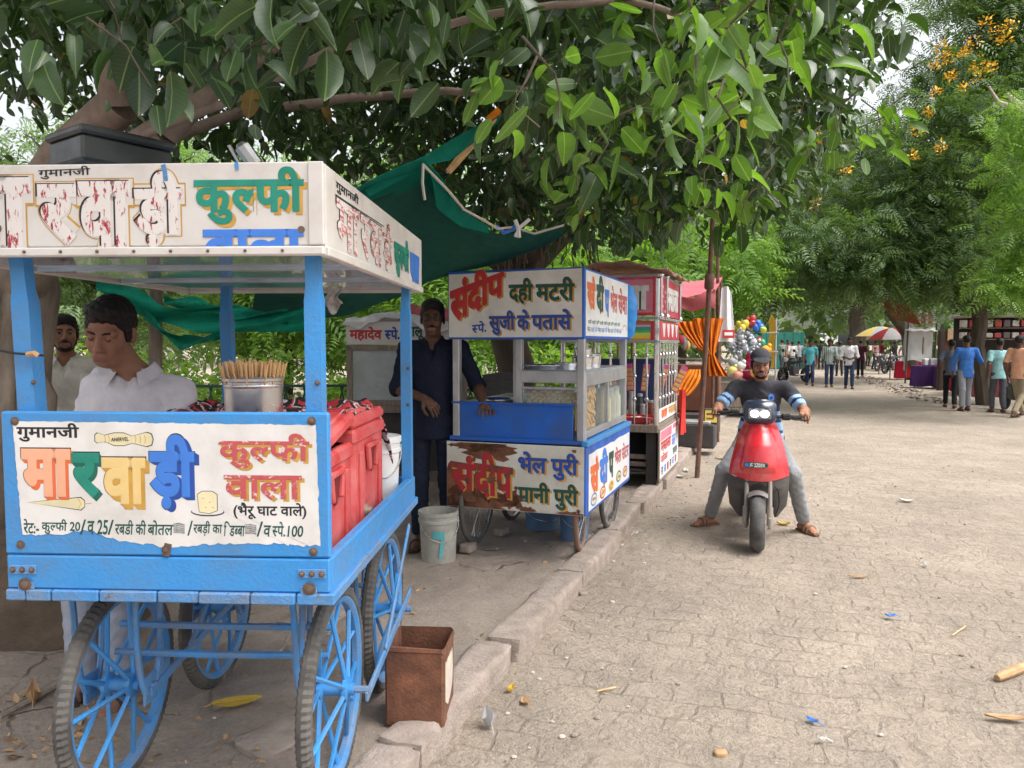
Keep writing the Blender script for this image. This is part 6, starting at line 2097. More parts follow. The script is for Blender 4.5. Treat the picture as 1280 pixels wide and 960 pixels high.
tag(tp.build('net_post', [m_bark], None), 'thin rough post holding the torn net behind the kulfi vendor', 'post')

# railing and low wall of the park
ra = thing('railing', 'dark green iron railing along the park behind the carts', 'railing', (-2.6, 8.3, 0.05), R(3))
mb = MB(); mb.box((0, 0, 1.08), (5.2, 0.03, 0.03), 0); mb.box((0, 0, 0.55), (5.2, 0.03, 0.03), 0)
for k in range(53): mb.box((-2.6 + 0.1 * k, 0.02 * (k % 2), 0.80), (0.016, 0.016, 0.62), 0, (0, 0.22 if k % 2 else -0.22, 0), 0.002)
mb.build('rails', [mat('green_iron', (0.02, 0.07, 0.05), 0.6)], ra)
for x in (-2.6, -1.3, 0, 1.3, 2.6):
    mb = MB(); mb.box((x, 0.03, 0.56), (0.05, 0.05, 1.12), 0); mb.build('post', [mat('green_iron', (0.02, 0.07, 0.05), 0.6)], ra)
V, F = rough_block((0, 0, 0.24), (5.4, 0.2, 0.48), 0, 0.012, 2, None, 6)
tag(MB().add(V, F, 0, True).build('low_wall', [m_kerb], None, (-2.6, 8.42, 0.0), (0, 0, R(3)), ang=50), 'low masonry wall under the green park railing', 'wall')
# stack of dark plastic chairs behind the snack cart
ch = MB()
q = at(614, 470, 7.9)
def chair_mesh():
    mb = MB()
    mb.sheet(lambda u, v: ((u - 0.5) * 0.44, -0.2 + 0.40 * v, 0.42 + 0.02 * math.sin(u * 3.1) - 0.03 * v), 8, 8, 0, 0.012)
    mb.sheet(lambda u, v: ((u - 0.5) * (0.44 - 0.06 * v), 0.20 + 0.10 * v, 0.42 + 0.40 * v - 0.05 * abs(u - 0.5)), 8, 8, 0, 0.012)
    return mb
cs_ = thing('plastic_chair', 'dark plastic chair, lowest of the stack behind the snack cart', 'chair', (q.x, q.y, 0.06), R(200), 'stacked chairs behind the snack cart')
chair_mesh().build('shell', [m_darkw], cs_)
for x, y in ((-0.19, -0.18), (0.19, -0.18), (-0.19, 0.2), (0.19, 0.2)):
    mb = MB(); mb.tube([(x, y, 0.41), (x * 1.15, y * 1.15, 0)], [0.022, 0.016], 6); mb.build('leg', [m_darkw], cs_)
for x in (-0.22, 0.22):
    mb = MB(); mb.tube([(x, -0.18, 0.40), (x * 1.05, -0.16, 0.62), (x * 1.05, 0.22, 0.64)], 0.018, 6); mb.build('arm', [m_darkw], cs_)
for k in range(1, 6): dup(cs_, (q.x, q.y + 0.012 * k, 0.06 + 0.085 * k), None, ('dark plastic chair in the stack behind the snack cart, under the top one' if k < 5 else 'topmost dark plastic chair of the stack behind the snack cart') if k == 5 else 'dark plastic chair in the middle of the stack behind the snack cart')
# ---------------------------------------------------------------- people
def skin_mat(name, c):
    m = mat(name, c, 0.55, var=0.16, vs=26, bump=0.12, bs=150, spec=0.3)
    b = m.node_tree.nodes['Principled BSDF']
    b.inputs['Subsurface Weight'].default_value = 0.02
    b.inputs['Subsurface Radius'].default_value = (0.02, 0.008, 0.004)
    return m
m_skin = [skin_mat('brown_skin', (0.27, 0.135, 0.085)), skin_mat('deep_brown_skin', (0.13, 0.066, 0.045)), skin_mat('warm_brown_skin', (0.34, 0.165, 0.10)), skin_mat('dark_skin', (0.085, 0.048, 0.036))]
m_lip = mat('lip_skin', (0.20, 0.075, 0.062), 0.45)
m_hair = mat('black_hair', (0.012, 0.010, 0.010), 0.55, var=0.3, vs=60, bump=0.7, bs=180, stretch=(1, 1, 0.25), spec=0.3)
m_eye = mat('eye_white', (0.26, 0.22, 0.20), 0.25, var=0.03)
m_iris = mat('dark_iris', (0.02, 0.012, 0.01), 0.12)
m_sole = mat('dark_sandal', (0.045, 0.032, 0.026), 0.7)
m_sole2 = mat('brown_sandal', (0.16, 0.085, 0.05), 0.7)
_cl = {}


def cm(name, c, **k):
    if name not in _cl: _cl[name] = cloth_mat(name, c, crease=0.22, **k)
    return _cl[name]


def hand_prims(w, d, n, side, curl=0.5, spread=1.0, s=1.0, tuck=0.0):
    w, d, n = Vector(w), Vector(d).normalized(), Vector(n)
    n = (n - d * n.dot(d)).normalized()
    t = d.cross(n).normalized() * side
    k = 0.008 * s
    P = [cap(w - d * 0.01, w + d * 0.035 * s, 0.025 * s, 0.030 * s, (n, 1.35), k), cap(w + d * 0.03 * s + t * 0.012 * s, w + d * 0.078 * s + t * 0.018 * s, 0.021 * s, 0.019 * s, (n, 1.3), 0.015 * s),
         cap(w + d * 0.03 * s - t * 0.012 * s, w + d * 0.074 * s - t * 0.02 * s, 0.021 * s, 0.018 * s, (n, 1.3), 0.015 * s)]
    for i, L in enumerate((0.072, 0.08, 0.075, 0.058)):
        b = w + d * (0.082 - 0.004 * abs(i - 1)) * s + t * (0.030 - 0.0205 * i) * s
        a, p = 0.0, b
        dirs = (d + t * (0.10 - 0.07 * i) * spread).normalized()
        for j, f in enumerate((0.45, 0.31, 0.24)):
            a += curl * (0.55, 0.75, 0.5)[j] * (1 + 0.08 * i)
            q = p + (dirs * math.cos(a) + n * math.sin(a)) * L * f * s
            r0 = (0.0092 - 0.0008 * j) * s
            P.append(cap(p, q, r0, r0 * 0.92, None, k * 0.5))
            p = q
    b = w + d * 0.022 * s + t * 0.026 * s
    m1 = b + (d * 0.62 + t * (0.62 - tuck) + n * (0.35 + tuck)).normalized() * 0.042 * s
    m2 = m1 + (d * 0.85 + t * (0.2 - tuck * 0.8) + n * (0.35 + tuck)).normalized() * 0.032 * s
    m3 = m2 + (d * 0.9 - t * 0.05 + n * (0.35 + tuck)).normalized() * 0.024 * s
    P += [cap(b, m1, 0.0145 * s, 0.0115 * s, None, 0.010 * s), cap(m1, m2, 0.0112 * s, 0.0098 * s, None, k * 0.5), cap(m2, m3, 0.0098 * s, 0.0085 * s, None, k * 0.5)]
    return P


def person(label, loc, rotz, J=None, H=1.72, skin=0, shirt=None, trousers=None, sleeve=0.95, hem=-0.12, near=False, group=None, head=(0, 0, 0), hair=True,
           beard=None, shoe=None, hands=None, shirt_paint=None, collar=True, vopen=0.0, girth=1.0, legs=True, eyes=True, cap_m=None, glasses=False, wr=0.0035, toes=None, vest=None, robe=None):
    s = H / 1.72
    D = dict(pel=(0, 0, .93), chest=(0, 0, 1.24), neck=(0, .012, 1.435), head=(0, -.02, 1.60), shL=(.185, .005, 1.395), shR=(-.185, .005, 1.395), elL=(.245, .03, 1.11), elR=(-.245, .03, 1.11),
             wrL=(.255, -.06, .86), wrR=(-.255, -.06, .86), hiL=(.088, 0, .90), hiR=(-.088, 0, .90), knL=(.10, -.02, .49), knR=(-.10, -.02, .49), anL=(.105, .03, .085), anR=(-.105, .03, .085))
    D = {k: Vector(v) * s for k, v in D.items()}
    if J:
        for k, v in J.items(): D[k] = Vector(v)
    T = thing('person', label, 'person', loc, rotz, group)
    sk = m_skin[skin]
    coarse = 0.013 if near else 0.020
    hm = Euler((R(head[0]), R(head[1]), R(head[2]))).to_matrix()
    hc = D['head']
    def h(x, y, z): return hc + hm @ (Vector((x, y, z)) * s)
    hw = 0.004 if near else 0.012
    fine = [(hc - Vector((.13, .16, .17)) * s, hc + Vector((.13, .14, .15)) * s, hw)]
    g = girth
    up = Vector((0, 0, 1))
    P = [cap(D['pel'], D['chest'], .115 * s * g, .125 * s, ((0, 1, 0), 1.4)), cap(D['shL'], D['shR'], .05 * s, None, None, 0.05), cap(D['chest'], D['neck'], .09 * s, .05 * s, None, 0.04),
         cap(D['neck'] - up * .03 * s, h(0, .012, -.05), .056 * s, .052 * s)]
    for q in 'LR':
        P += [cap(D['sh' + q], D['el' + q], .045 * s, .038 * s), cap(D['el' + q], D['el' + q].lerp(D['wr' + q], .35), .038 * s, .040 * s), cap(D['el' + q].lerp(D['wr' + q], .35), D['wr' + q], .040 * s, .0255 * s)]
        if legs: P += [cap(D['hi' + q], D['kn' + q], .068 * s, .045 * s), cap(D['kn' + q], D['an' + q], .045 * s, .034 * s)]
        toe = Vector(toes[q]) if toes else Vector((0.10 if q == 'L' else -0.10, -1, 0))
        toe.normalize()
        D['toe' + q] = toe
        a = D['an' + q]
        if legs:
            P += [cap(a + toe * -.045 * s - up * .045 * s, a + toe * .10 * s - up * .052 * s, .034 * s, .034 * s, (up, 1.15), .02), cap(a, a + toe * .08 * s - up * .042 * s, .034 * s, .028 * s), cap(a + toe * .10 * s - up * .056 * s, a + toe * .155 * s - up * .06 * s, .034 * s, .024 * s, (up, 1.4), .02)]
            if near:
                sd = toe.cross(up)
                for i in range(5):
                    b = a + toe * (.165 - .010 * i) * s - up * .064 * s + sd * (0.026 - 0.0135 * i) * s * (1 if q == 'R' else -1) * -1
                    P.append(cap(b - toe * .02, b + toe * (.014 - .001 * i), .0085 if i else .011, None, None, .006))
        if hands and q in hands:
            hd = hands[q]
            P += hand_prims(D['wr' + q], hd[0], hd[1], 1 if q == 'L' else -1, hd[2], 1.0, s, hd[3] if len(hd) > 3 else 0)
            c = D['wr' + q] + Vector(hd[0]).normalized() * 0.07
            fine.append((c - Vector((.12, .12, .12)), c + Vector((.12, .12, .12)), 0.0048))
        else:
            dd = (D['wr' + q] - D['el' + q]).normalized()
            w = D['wr' + q]
            sd = Vector((0, 1, 0)) if abs(dd.y) < .8 else up
            P += [cap(w, w + dd * .08 * s, .026 * s, .034 * s, ((1, 0, 0), 1.6), .02)]
            for i in range(4):
                b = w + dd * .085 * s + sd * (.024 - .016 * i) * s
                P.append(cap(b, b + dd * (.065 - .006 * abs(i - 1)) * s + Vector((-.012 if q == 'L' else .012, 0, 0)), .010 * s, .0085 * s, None, .008))
            P.append(cap(w + dd * .03 * s - sd * .02, w + dd * .075 * s - sd * .045, .012 * s, .010 * s, None, .01))
    kf = 0.012 * s
    P += [ell(h(0, .018, .035), (.074 * s, .094 * s, .090 * s), hm), ell(h(0, -.032, -.025), (.061 * s, .068 * s, .088 * s), hm, .03), ell(h(0, -.05, -.088), (.043 * s, .042 * s, .032 * s), hm, .03),
          ell(h(.036, -.062, -.025), (.026 * s, .026 * s, .028 * s), hm, .02), ell(h(-.036, -.062, -.025), (.026 * s, .026 * s, .028 * s), hm, .02),
          cap(h(-.046, -.078, .024), h(.046, -.078, .024), .013 * s, None, None, .014 * s), cap(h(0, -.094, .012), h(0, -.116, -.030), .0075 * s, .0112 * s, None, kf),
          ell(h(.013, -.101, -.036), (.0075 * s, .010 * s, .007 * s), hm, kf), ell(h(-.013, -.101, -.036), (.0075 * s, .010 * s, .007 * s), hm, kf),
          cap(h(-.021, -.094, -.064), h(.021, -.094, -.064), .0075 * s, None, None, kf), cap(h(-.017, -.094, -.077), h(.017, -.094, -.077), .0085 * s, None, None, kf),
          ell(h(.077, .012, -.008), (.010 * s, .022 * s, .034 * s), hm, kf), ell(h(-.077, .012, -.008), (.010 * s, .022 * s, .034 * s), hm, kf),
          dict(ell(h(.032, -.104, .004), (.020 * s, .018 * s, .0105 * s), hm, kf), sub=True), dict(ell(h(-.032, -.104, .004), (.020 * s, .018 * s, .0105 * s), hm, kf), sub=True)]
    lc = np.array(h(0, -.104, -.071))
    def facepaint(C):
        d = (C - lc) @ np.array(hm)
        mi_ = ((np.abs(d[:, 0]) < .024 * s) & (np.abs(d[:, 2]) < .0115 * s) & (d[:, 1] < .012 * s)).astype(int)
        if vest:
            mi_[(C[:, 2] < D['neck'].z - .045) & (C[:, 2] > D['pel'].z) & (np.abs(C[:, 0] - D['neck'].x) < .1)] = 2
        return mi_
    sdf_obj('body', P, [sk, m_lip if near else sk, vest or sk], T, coarse, fine, 0.025 * s, None, facepaint)
    # --- eyes and brows
    if near and eyes:
        for sx in (1, -1):
            mb = MB()
            mb.sphere(h(sx * .031, -.079, .004), .0135 * s, 14, 10, 0, hm)
            mb.lathe([(0, .0006), (.0082 * s, 0), (.0088 * s, -.002)], h(sx * .031 , -.0923, .0035), 12, 1, hm @ Euler((R(90), 0, 0)).to_matrix())
            if eyes == 'down':
                mb.sphere(h(sx * .031, -.0795, .0065), .0146 * s, 14, 10, 2, hm)
            else:
                mb.sphere(h(sx * .031, -.0775, .0115), .0142 * s, 14, 10, 2, hm)
                mb.add([h(sx * .031 + (i - 3) * .0052, -.0945 + .0009 * (i - 3) ** 2, .0105 - .0006 * (i - 3) ** 2 + j * .004) for j in (0, 1) for i in range(7)], [(i, i + 1, i + 8, i + 7) for i in range(6)], 2, True)
            mb.build('eye', [m_eye, m_iris, sk], T)
            mb = MB()
            mb.tube([h(sx * x, y, z) for x, y, z in ((.012, -.093, .021), (.024, -.095, .027), (.038, -.090, .028), (.052, -.076, .022))], [.0035, .005, .0045, .002], 6)
            mb.build('eyebrow', [m_hair], T)
    # --- hair, beard, cap
    def hw_(X, Y, Z): return 0.003 * np.sin(X * 190 + Z * 60) * np.sin(Y * 170) + 0.002 * np.sin(Z * 260 + X * 90)
    if hair:
        fr = 0.050
        hp = [ell(h(0, .022, .043), (.083 * s, .104 * s, .096 * s), hm, None, [(h(0, -.060, fr), hm @ Vector((0, -.80, -.60))), (h(0, .05, -.055), hm @ Vector((0, -.25, -1)))])]
        hp.append(ell(h(0, -.035, .095), (.066 * s, .052 * s, .036 * s), hm, .03, [(h(0, 0, .058), hm @ Vector((0, -.15, -1)))]))
        for sx in (1, -1): hp.append(ell(h(sx * .071, -.012, .012), (.011 * s, .022 * s, .042 * s), hm, .015))
        if cap_m:
            hp = [dict(p, cuts=list(p['cuts']) + [(h(0, 0, .035), hm @ Vector((0, .1, 1)))]) for p in (hp[0], hp[2], hp[3])]
        sdf_obj('hair', hp, [m_hair], T, 0.006 if near else 0.014, (), 0.012, hw_ if near else None)
    if beard:
        bp = []
        if 'm' in beard: bp += [cap(h(0, -.103, -.050), h(.030, -.090, -.060), .008 * s, .006 * s, None, .008), cap(h(0, -.103, -.050), h(-.030, -.090, -.060), .008 * s, .006 * s, None, .008)]
        if 'b' in beard:
            bp += [ell(h(0, -.055, -.098), (.042 * s, .040 * s, .022 * s), hm, .012)]
            for sx in (1, -1): bp += [cap(h(sx * .033, -.080, -.068), h(sx * .022, -.085, -.098), .006 * s, .009 * s, None, .012), cap(h(sx * .058, -.035, -.062), h(sx * .040, -.062, -.09), .008 * s, .010 * s, None, .012), cap(h(sx * .070, -.012, -.005), h(sx * .060, -.03, -.06), .005 * s, .008 * s, None, .012)]
            bp.append(dict(cap(h(-.015, -.11, -.072), h(.015, -.11, -.072), .010 * s, None, None, .004), sub=True))
        sdf_obj('beard', bp, [m_hair], T, 0.005 if near else 0.012, (), 0.008, (lambda X, Y, Z: 0.0012 * np.sin(X * 400) * np.sin(Z * 380)) if near else None)
    if cap_m:
        sdf_obj('cap', [ell(h(0, .016, .060), (.088 * s, .108 * s, .085 * s), hm, None, [(h(0, -.02, .045), hm @ Vector((0, .12, -1)))]),
                        ell(h(0, -.105, .050), (.072 * s, .098 * s, .012 * s), hm @ Euler((R(12), 0, 0)).to_matrix(), .008)], [cap_m], T, 0.006, (), 0.01)
    if glasses:
        mb = MB()
        for sx in (1, -1):
            mb.tube([h(sx * .033 + .023 * math.cos(a), -.108, .002 + .017 * math.sin(a)) for a in np.linspace(0, 2 * math.pi, 16)[:-1]], .0018, 5, 0, False, True)
            mb.tube([h(sx * .056, -.105, .006), h(sx * .078, -.03, .008), h(sx * .08, .02, .004)], .0018, 5)
        mb.tube([h(-.011, -.110, .006), h(.011, -.110, .006)], .0018, 5)
        mb.build('glasses', [m_black], T)
    # --- clothes
    if shirt:
        hemz = D['pel'].z + hem * s
        hc_ = [(Vector((0, 0, hemz)), (0, 0, -1))]
        S = [cap(D['pel'] - up * .16 * s, D['chest'], .163 * s * g, .140 * s, ((0, 1, 0), 1.38), .05, hc_), ell(D['chest'] + up * .05 * s, (.165 * s, .108 * s, .15 * s), None, .06),
             cap(D['shL'], D['shR'], .060 * s, None, None, .05), cap(D['chest'] + up * .08 * s, D['neck'] - up * .015 * s, .10 * s, .068 * s, None, .05)]
        for q in 'LR':
            a, b, c = D['sh' + q], D['el' + q], D['wr' + q]
            if sleeve <= 1.0:
                e = a.lerp(b, sleeve)
                S.append(cap(a, b + (b - a) * .15, .063 * s, .058 * s, None, .03, [(e, b - a)]))
            else:
                e = b.lerp(c, sleeve - 1.0)
                S += [cap(a, b, .061 * s, .052 * s, None, .03), cap(b, c + (c - b) * .2, .052 * s, .043 * s, None, .03, [(e, c - b)])]
        nk = D['neck']
        fwd = (D['head'] - D['neck']); fwd = Vector((0, -1, 0))
        S.append(dict(cap(nk + up * .02 * s, nk + up * .12 * s, .060 * s, .085 * s, None, .012), sub=True))
        if vopen: S.append(dict(cap(nk + Vector((0, -.075, .02)) * s, nk + Vector((0, -.135, -.02 - vopen)) * s, .038 * s, .010 * s, None, .010), sub=True))
        def fold(X, Y, Z):
            a = np.sin(X * 31 + Z * 47 + 3 * np.sin(Z * 13 + Y * 9)) * np.sin(Z * 23 - X * 19 + Y * 25)
            return wr * a + wr * 0.6 * np.sin(Z * 71 + X * 35 + 4 * np.sin(X * 17 + Z * 11))
        ms = shirt if isinstance(shirt, list) else [shirt]
        sdf_obj('shirt', S, ms, T, coarse * 0.9, (), 0.03 * s, fold, shirt_paint and (lambda C: shirt_paint(C, D, s)))
        if collar and near:
            mb = MB()
            for sx in (1, -1):
                a0 = nk + Vector((sx * .012, -.088, -.012)) * s
                pts = [nk + Vector((sx * .012, .070, .055)) * s, nk + Vector((sx * .062, .030, .045)) * s, nk + Vector((sx * .068, -.030, .025)) * s, nk + Vector((sx * .040, -.080, .002)) * s]
                low = [nk + Vector((sx * .014, .090, .018)) * s, nk + Vector((sx * .082, .042, .008)) * s, nk + Vector((sx * .095, -.035, -.008)) * s, nk + Vector((sx * .062, -.112, -.048)) * s]
                V = pts + low + [p + Vector((0, 0, .006)) - (p - nk).normalized() * .004 for p in pts] + [p + (p - nk).normalized() * .004 for p in low]
                F = [(i, i + 1, 5 + i, 4 + i) for i in range(3)] + [(8 + i, 9 + i, 13 + i, 12 + i) for i in range(3)] + [(0, 1, 9, 8), (1, 2, 10, 9), (2, 3, 11, 10), (4, 5, 13, 12), (5, 6, 14, 13), (6, 7, 15, 14), (3, 7, 15, 11)]
                mb.add(V, F, 0, True)
            mb.build('collar', [ms[0]], T)
    if robe:
        sdf_obj('robe', robe(D, s), [trousers], T, 0.016, (), 0.05, lambda X, Y, Z: 0.006 * np.sin(X * 40 + Z * 22) * np.sin(Y * 33 + Z * 9))
    elif trousers and legs:
        Tr = [ell(D['pel'] - up * .02 * s, (.138 * s * g, .096 * s, .11 * s), None, .05)]
        for q in 'LR':
            a, b, c = D['hi' + q], D['kn' + q], D['an' + q]
            Tr += [cap(a, b, .082 * s, .064 * s, None, .04), cap(b, c + (c - b) * .12, .066 * s, .056 * s, None, .03, [(b.lerp(c, .97), c - b)])]
        def fold2(X, Y, Z):
            return .003 * np.sin(Z * 60 + X * 30 + 3 * np.sin(Z * 17)) * np.sin(X * 45 + Z * 20) + .002 * np.sin(Z * 110 + 5 * np.sin(X * 20))
        sdf_obj('trousers', Tr, [trousers], T, coarse, (), 0.03 * s, fold2)
    if shoe and legs:
        for q in 'LR':
            a, toe = D['an' + q], D['toe' + q]
            base = a - up * .085 * s
            mb = MB()
            sd = toe.cross(up)
            out = [(-.085, -.026), (-.085, .026), (-.03, .034), (.08, .043), (.15, .042), (.195, .025), (.20, -.005), (.17, -.035), (.08, -.042), (-.03, -.034)]
            V = [base + toe * x * s + sd * y * s for x, y in out] + [base + toe * x * s + sd * y * s + up * .016 * s for x, y in out]
            n = len(out)
            mb.add(V, [tuple(range(n)), tuple(range(n, 2 * n))[::-1]] + [(i, (i + 1) % n, n + (i + 1) % n, n + i) for i in range(n)], 0)
            for t_ in ((.06, .03, .012), (.10, .03, .010)):
                mb.tube([base + toe * t_[0] * s + sd * .045 * s * math.cos(k) + up * (.012 + .058 * math.sin(k)) * s for k in np.linspace(0, math.pi, 9)], .010 * s, 5)
            mb.build('sandal', [shoe], T)
    return T


# --- kulfi vendor bending over the far side of the blue cart
ps = person('young vendor in a white shirt leaning over the blue kulfi cart, looking down', (-1.72, 3.20, 0.05), 0.0,
       dict(pel=(-.02, .06, .95), chest=(.13, .01, 1.24), neck=(.165, -.02, 1.42), head=(.105, -.10, 1.590), shL=(.325, .0, 1.345), shR=(.005, .01, 1.375), elL=(.42, -.14, 1.12), elR=(-.07, -.08, 1.09), wrL=(.38, -.36, 1.21), wrR=(.10, -.26, 1.06),
            hiL=(.11, .03, .93), hiR=(-.07, .03, .93), knL=(.05, .0, .50), knR=(-.12, .02, .50), anL=(.03, .05, .085), anR=(-.14, .06, .085)),
       1.84, 0, cm('off_white_cotton', (0.62, 0.60, 0.64)), cm('pale_jeans', (0.36, 0.39, 0.47)), 1.7, -0.14, True, None, (19, 5, 4), True, None, m_sole, {'L': ((0, -1, -.2), (0, 0, -1), 0.5), 'R': ((.3, -1, -.1), (0, 0, -1), 0.5)}, vopen=0.13, wr=0.007, girth=0.88, eyes='down', vest=cm('dark_vest', (0.03, 0.03, 0.035)))
# --- bearded man behind him
person('bearded man in a pale shirt beside the fig trunk, behind the kulfi vendor', (-2.93, 5.05, 0.05), R(18), dict(), 1.72, 0, cm('cream_cotton', (0.62, 0.60, 0.54)), cm('fawn_trousers', (0.30, 0.25, 0.19)), 0.9, -0.14, True, None, (-4, 0, 14), True, 'mb', m_sole, vopen=0.10)
# --- vendor in navy by the snack cart
person('moustached vendor in navy kurta and trousers resting a hand on the snack cart', (-0.585, 5.72, 0.055), R(-4),
       dict(elR=(-.27, -.02, 1.20), wrR=(-.04, -.16, 1.14), elL=(.33, .02, 1.22), wrL=(.40, -.17, 1.10)), 1.85, 1, cm('navy_cotton', (0.014, 0.018, 0.038)), cm('navy_trousers', (0.018, 0.022, 0.042)), 1.02, -0.16, True, None, (2, 0, 6), True, 'm', m_sole,
       {'R': ((.75, -.35, -.6), (.4, .2, -.8), 0.55), 'L': ((.1, -.9, -.25), (0, 0, -1), 0.35)}, vopen=0.11, glasses=True, wr=0.004)

# ---------------------------------------------------------------- red scooter and its rider
SY = R(-18.5)
SL = Vector((2.125, 6.55, 0.0))
m_sred = mat('scooter_red', (0.60, 0.022, 0.035), 0.28, var=0.05, vs=3, dirt=0.12, dirtc=(0.5, 0.16, 0.14), coat=0.5)
m_sdk = mat('scooter_grey', (0.045, 0.046, 0.05), 0.5, var=0.15, vs=5, dirt=0.5, dirtc=(0.14, 0.125, 0.115), ds=4)
m_spod = mat('scooter_dark_blue', (0.03, 0.036, 0.065), 0.25, var=0.1, vs=4, coat=0.4)
m_fork = mat('dusty_grey_metal', (0.32, 0.29, 0.27), 0.6, 0.3, var=0.15, vs=8, dirt=0.3, dirtc=(0.3, 0.25, 0.2))
m_lamp = mat('lit_headlamp', (1.0, 0.99, 0.97), 0.3, emis=6.0, var=0.0)
m_rub = mat('black_rubber', (0.02, 0.02, 0.02), 0.8)
SCO = thing('scooter', 'red electric scooter with two lit round headlamps, ridden toward the camera', 'scooter', SL, SY)


def sco_wheel(nm, y):
    mb = MB()
    prof = []
    for k in range(11):
        a = math.pi * (k / 10) * 1.25 - math.pi * 0.125
        prof.append((0.175 + 0.050 * math.sin(a), -0.056 * math.cos(a)))
    mb.lathe(prof + [(0.14, 0.05), (0.14, -0.05), prof[0]], (0, 0, 0), 48, 0, (0, R(90), 0))
    w = mb.build(nm, [m_tyre_s], SCO, (0, y, 0.225), (0, 0, 0))
    mb = MB(); mb.lathe([(0.03, -0.05), (0.03, 0.05)], (0, 0, 0), 14, 0, (0, R(90), 0))
    mb.lathe([(0.141, -0.048), (0.128, -0.04), (0.128, 0.04), (0.141, 0.048)], (0, 0, 0), 36, 0, (0, R(90), 0))
    for k in range(5): mb.box((0, 0.08 * math.cos(k * 1.2566), 0.08 * math.sin(k * 1.2566)), (0.04, 0.14, 0.026), 0, (k * 1.2566, 0, 0), 0.005)
    mb.build('rim', [m_fork], w)
    return w
m_tyre_s = mat('scooter_tyre', (0.05, 0.05, 0.052), 0.85, var=0.2, vs=10, dirt=0.5, dirtc=(0.15, 0.14, 0.13), ds=9, bump=0.6, bs=50, stretch=(1, 1, 1))
sco_wheel('wheel', -0.77); sco_wheel('wheel', 0.56)
mb = MB()
for sx in (-1, 1):
    mb.tube([(sx * .088, -.775, .20), (sx * .088, -.74, .34)], .024, 12); mb.tube([(sx * .088, -.742, .33), (sx * .083, -.66, .62)], .017, 10)
    mb.box((sx * .088, -.775, .225), (.028, .05, .09), 0, None, .008)
mb.build('fork', [m_fork], SCO)
mb = MB(); mb.sheet(lambda u, v: ((u - .5) * .14, -.77 - .238 * math.sin(-1.2 + 1.55 * v), .225 + .238 * math.cos(-1.2 + 1.55 * v) - .10 * abs(u - .5) ** 2), 8, 16, 0, .006); mb.build('mudguard', [mat('silver_mudguard', (0.24, 0.24, 0.25), 0.4, 0.5, var=0.1, dirt=0.3, dirtc=(0.3, 0.27, 0.24))], SCO)


def prof_w(z, T):
    for (z0, w0), (z1, w1) in zip(T, T[1:]):
        if z0 <= z <= z1: return w0 + (w1 - w0) * (z - z0) / (z1 - z0)
    return T[0][1] if z < T[0][0] else T[-1][1]
WT = [(.20, .135), (.25, .168), (.31, .212), (.42, .222), (.52, .228), (.58, .226), (.66, .214), (.76, .192), (.86, .164), (.93, .135), (.98, .10)]
def shell_y(x, z, w): return -.50 - .155 * (1 - (abs(x) / w) ** 2.2) - .07 * math.sin(max(0, min(1, (z - .3) / .6)) * math.pi) + max(0, z - .8) * .35
def red_fn(u, v):
    z = .565 + .415 * v - .035 * (1 - v) * (1 - abs(2 * u - 1) ** 2) * 1.0
    w = prof_w(z, WT)
    x = (2 * u - 1) * w
    return (x, shell_y(x, z, w), z)
mb = MB().sheet(red_fn, 30, 24, 0, 0.012); sh_ = mb.build('front_shield', [m_sred], SCO, ang=60)
def mid_fn(u, v):
    z = .60 + .345 * v
    w = prof_w(z, WT)
    k = (.60 + .06 * (1 - v)) * (1 - .10 * max(0, .15 - v) * 6 * abs(2 * u - 1)) * (1 - .25 * max(0, v - .85) * 6 * (2 * u - 1) ** 2)
    x = (2 * u - 1) * w * k
    e = min(1, 9 * (1 - abs(2 * u - 1))) * min(1, 9 * v) * min(1, 9 * (1 - v))
    return (x, shell_y(x, z, w) - .004 - .012 * e, z)
mb = MB().sheet(mid_fn, 40, 30, 0, 0.006); mb.build('raised_panel', [m_sred], sh_, ang=60)
B = Board((-.105, -.745, .640), (.175, 0, 0), (0, 0, .040), (0, 100, 0, 24), [mat('green_plate', (0.012, 0.17, 0.12), 0.5), m_white, m_sblue])
pm_ = MB(); pm_.prism([(0, 0), (.16, 0), (.178, .02), (.16, .04), (0, .04)], 0.006, (-.105, -.742, .640), (1, 0, 0), (0, 0, 1))
np_ = pm_.build('number_plate', [B.mats[0]], SCO)
B.o = Vector((-.105, -.7475, .640)); B.n = Vector((0, -1, 0))
pm_ = MB()
for v in np_.data.vertices: v.co.y = -.742 - (.006 if v.co.y > -.7415 or v.co.y > -.74 else 0)
B.poly([(3, 5), (17, 5), (17, 19), (3, 19)], 2, 0.6); B.text('JC', (22, 36, 3, 21), 1, 1, .05); B.text('2Z03X', (41, 88, 3, 21), 1, 1, .05)
B.done(np_, 'plate_lettering')
for sx in (-1, 1):
    def low_fn(u, v, sx=sx):
        z = .215 + .345 * v
        w = prof_w(z, WT)
        xin = .118 - max(0, z - .36) * .25 if z < .46 else max(.0, .093 - (z - .46) * 1.35)
        x = xin + (w - xin) * u
        zz = z - .035 * max(0, v - .85) / .15 * (1 - (x / w) ** 2)
        return (sx * x, shell_y(x, z, w) + .012 + (.05 * (1 - u) ** 2 if z < .46 else 0), zz)
    mb = MB().sheet(low_fn, 14, 26, 0, 0.014); mb.build('lower_apron', [m_sdk], SCO, ang=60)
    mb = MB(); mb.tube([low_fn(.30 + .1 * math.sin(t * 3), t) for t in np.linspace(0.02, 0.8, 12)], .004, 5); mb.build('trim_line', [m_rub], SCO)
mb = MB(); mb.box((0, -.40, .40), (.34, .10, .36), 0, None, .03); mb.box((0, -.12, .30), (.30, .55, .12), 0, None, .03); mb.box((0, -.38, .80), (.20, .08, .35), 0, None, .03); mb.build('inner_body', [m_sdk], SCO)
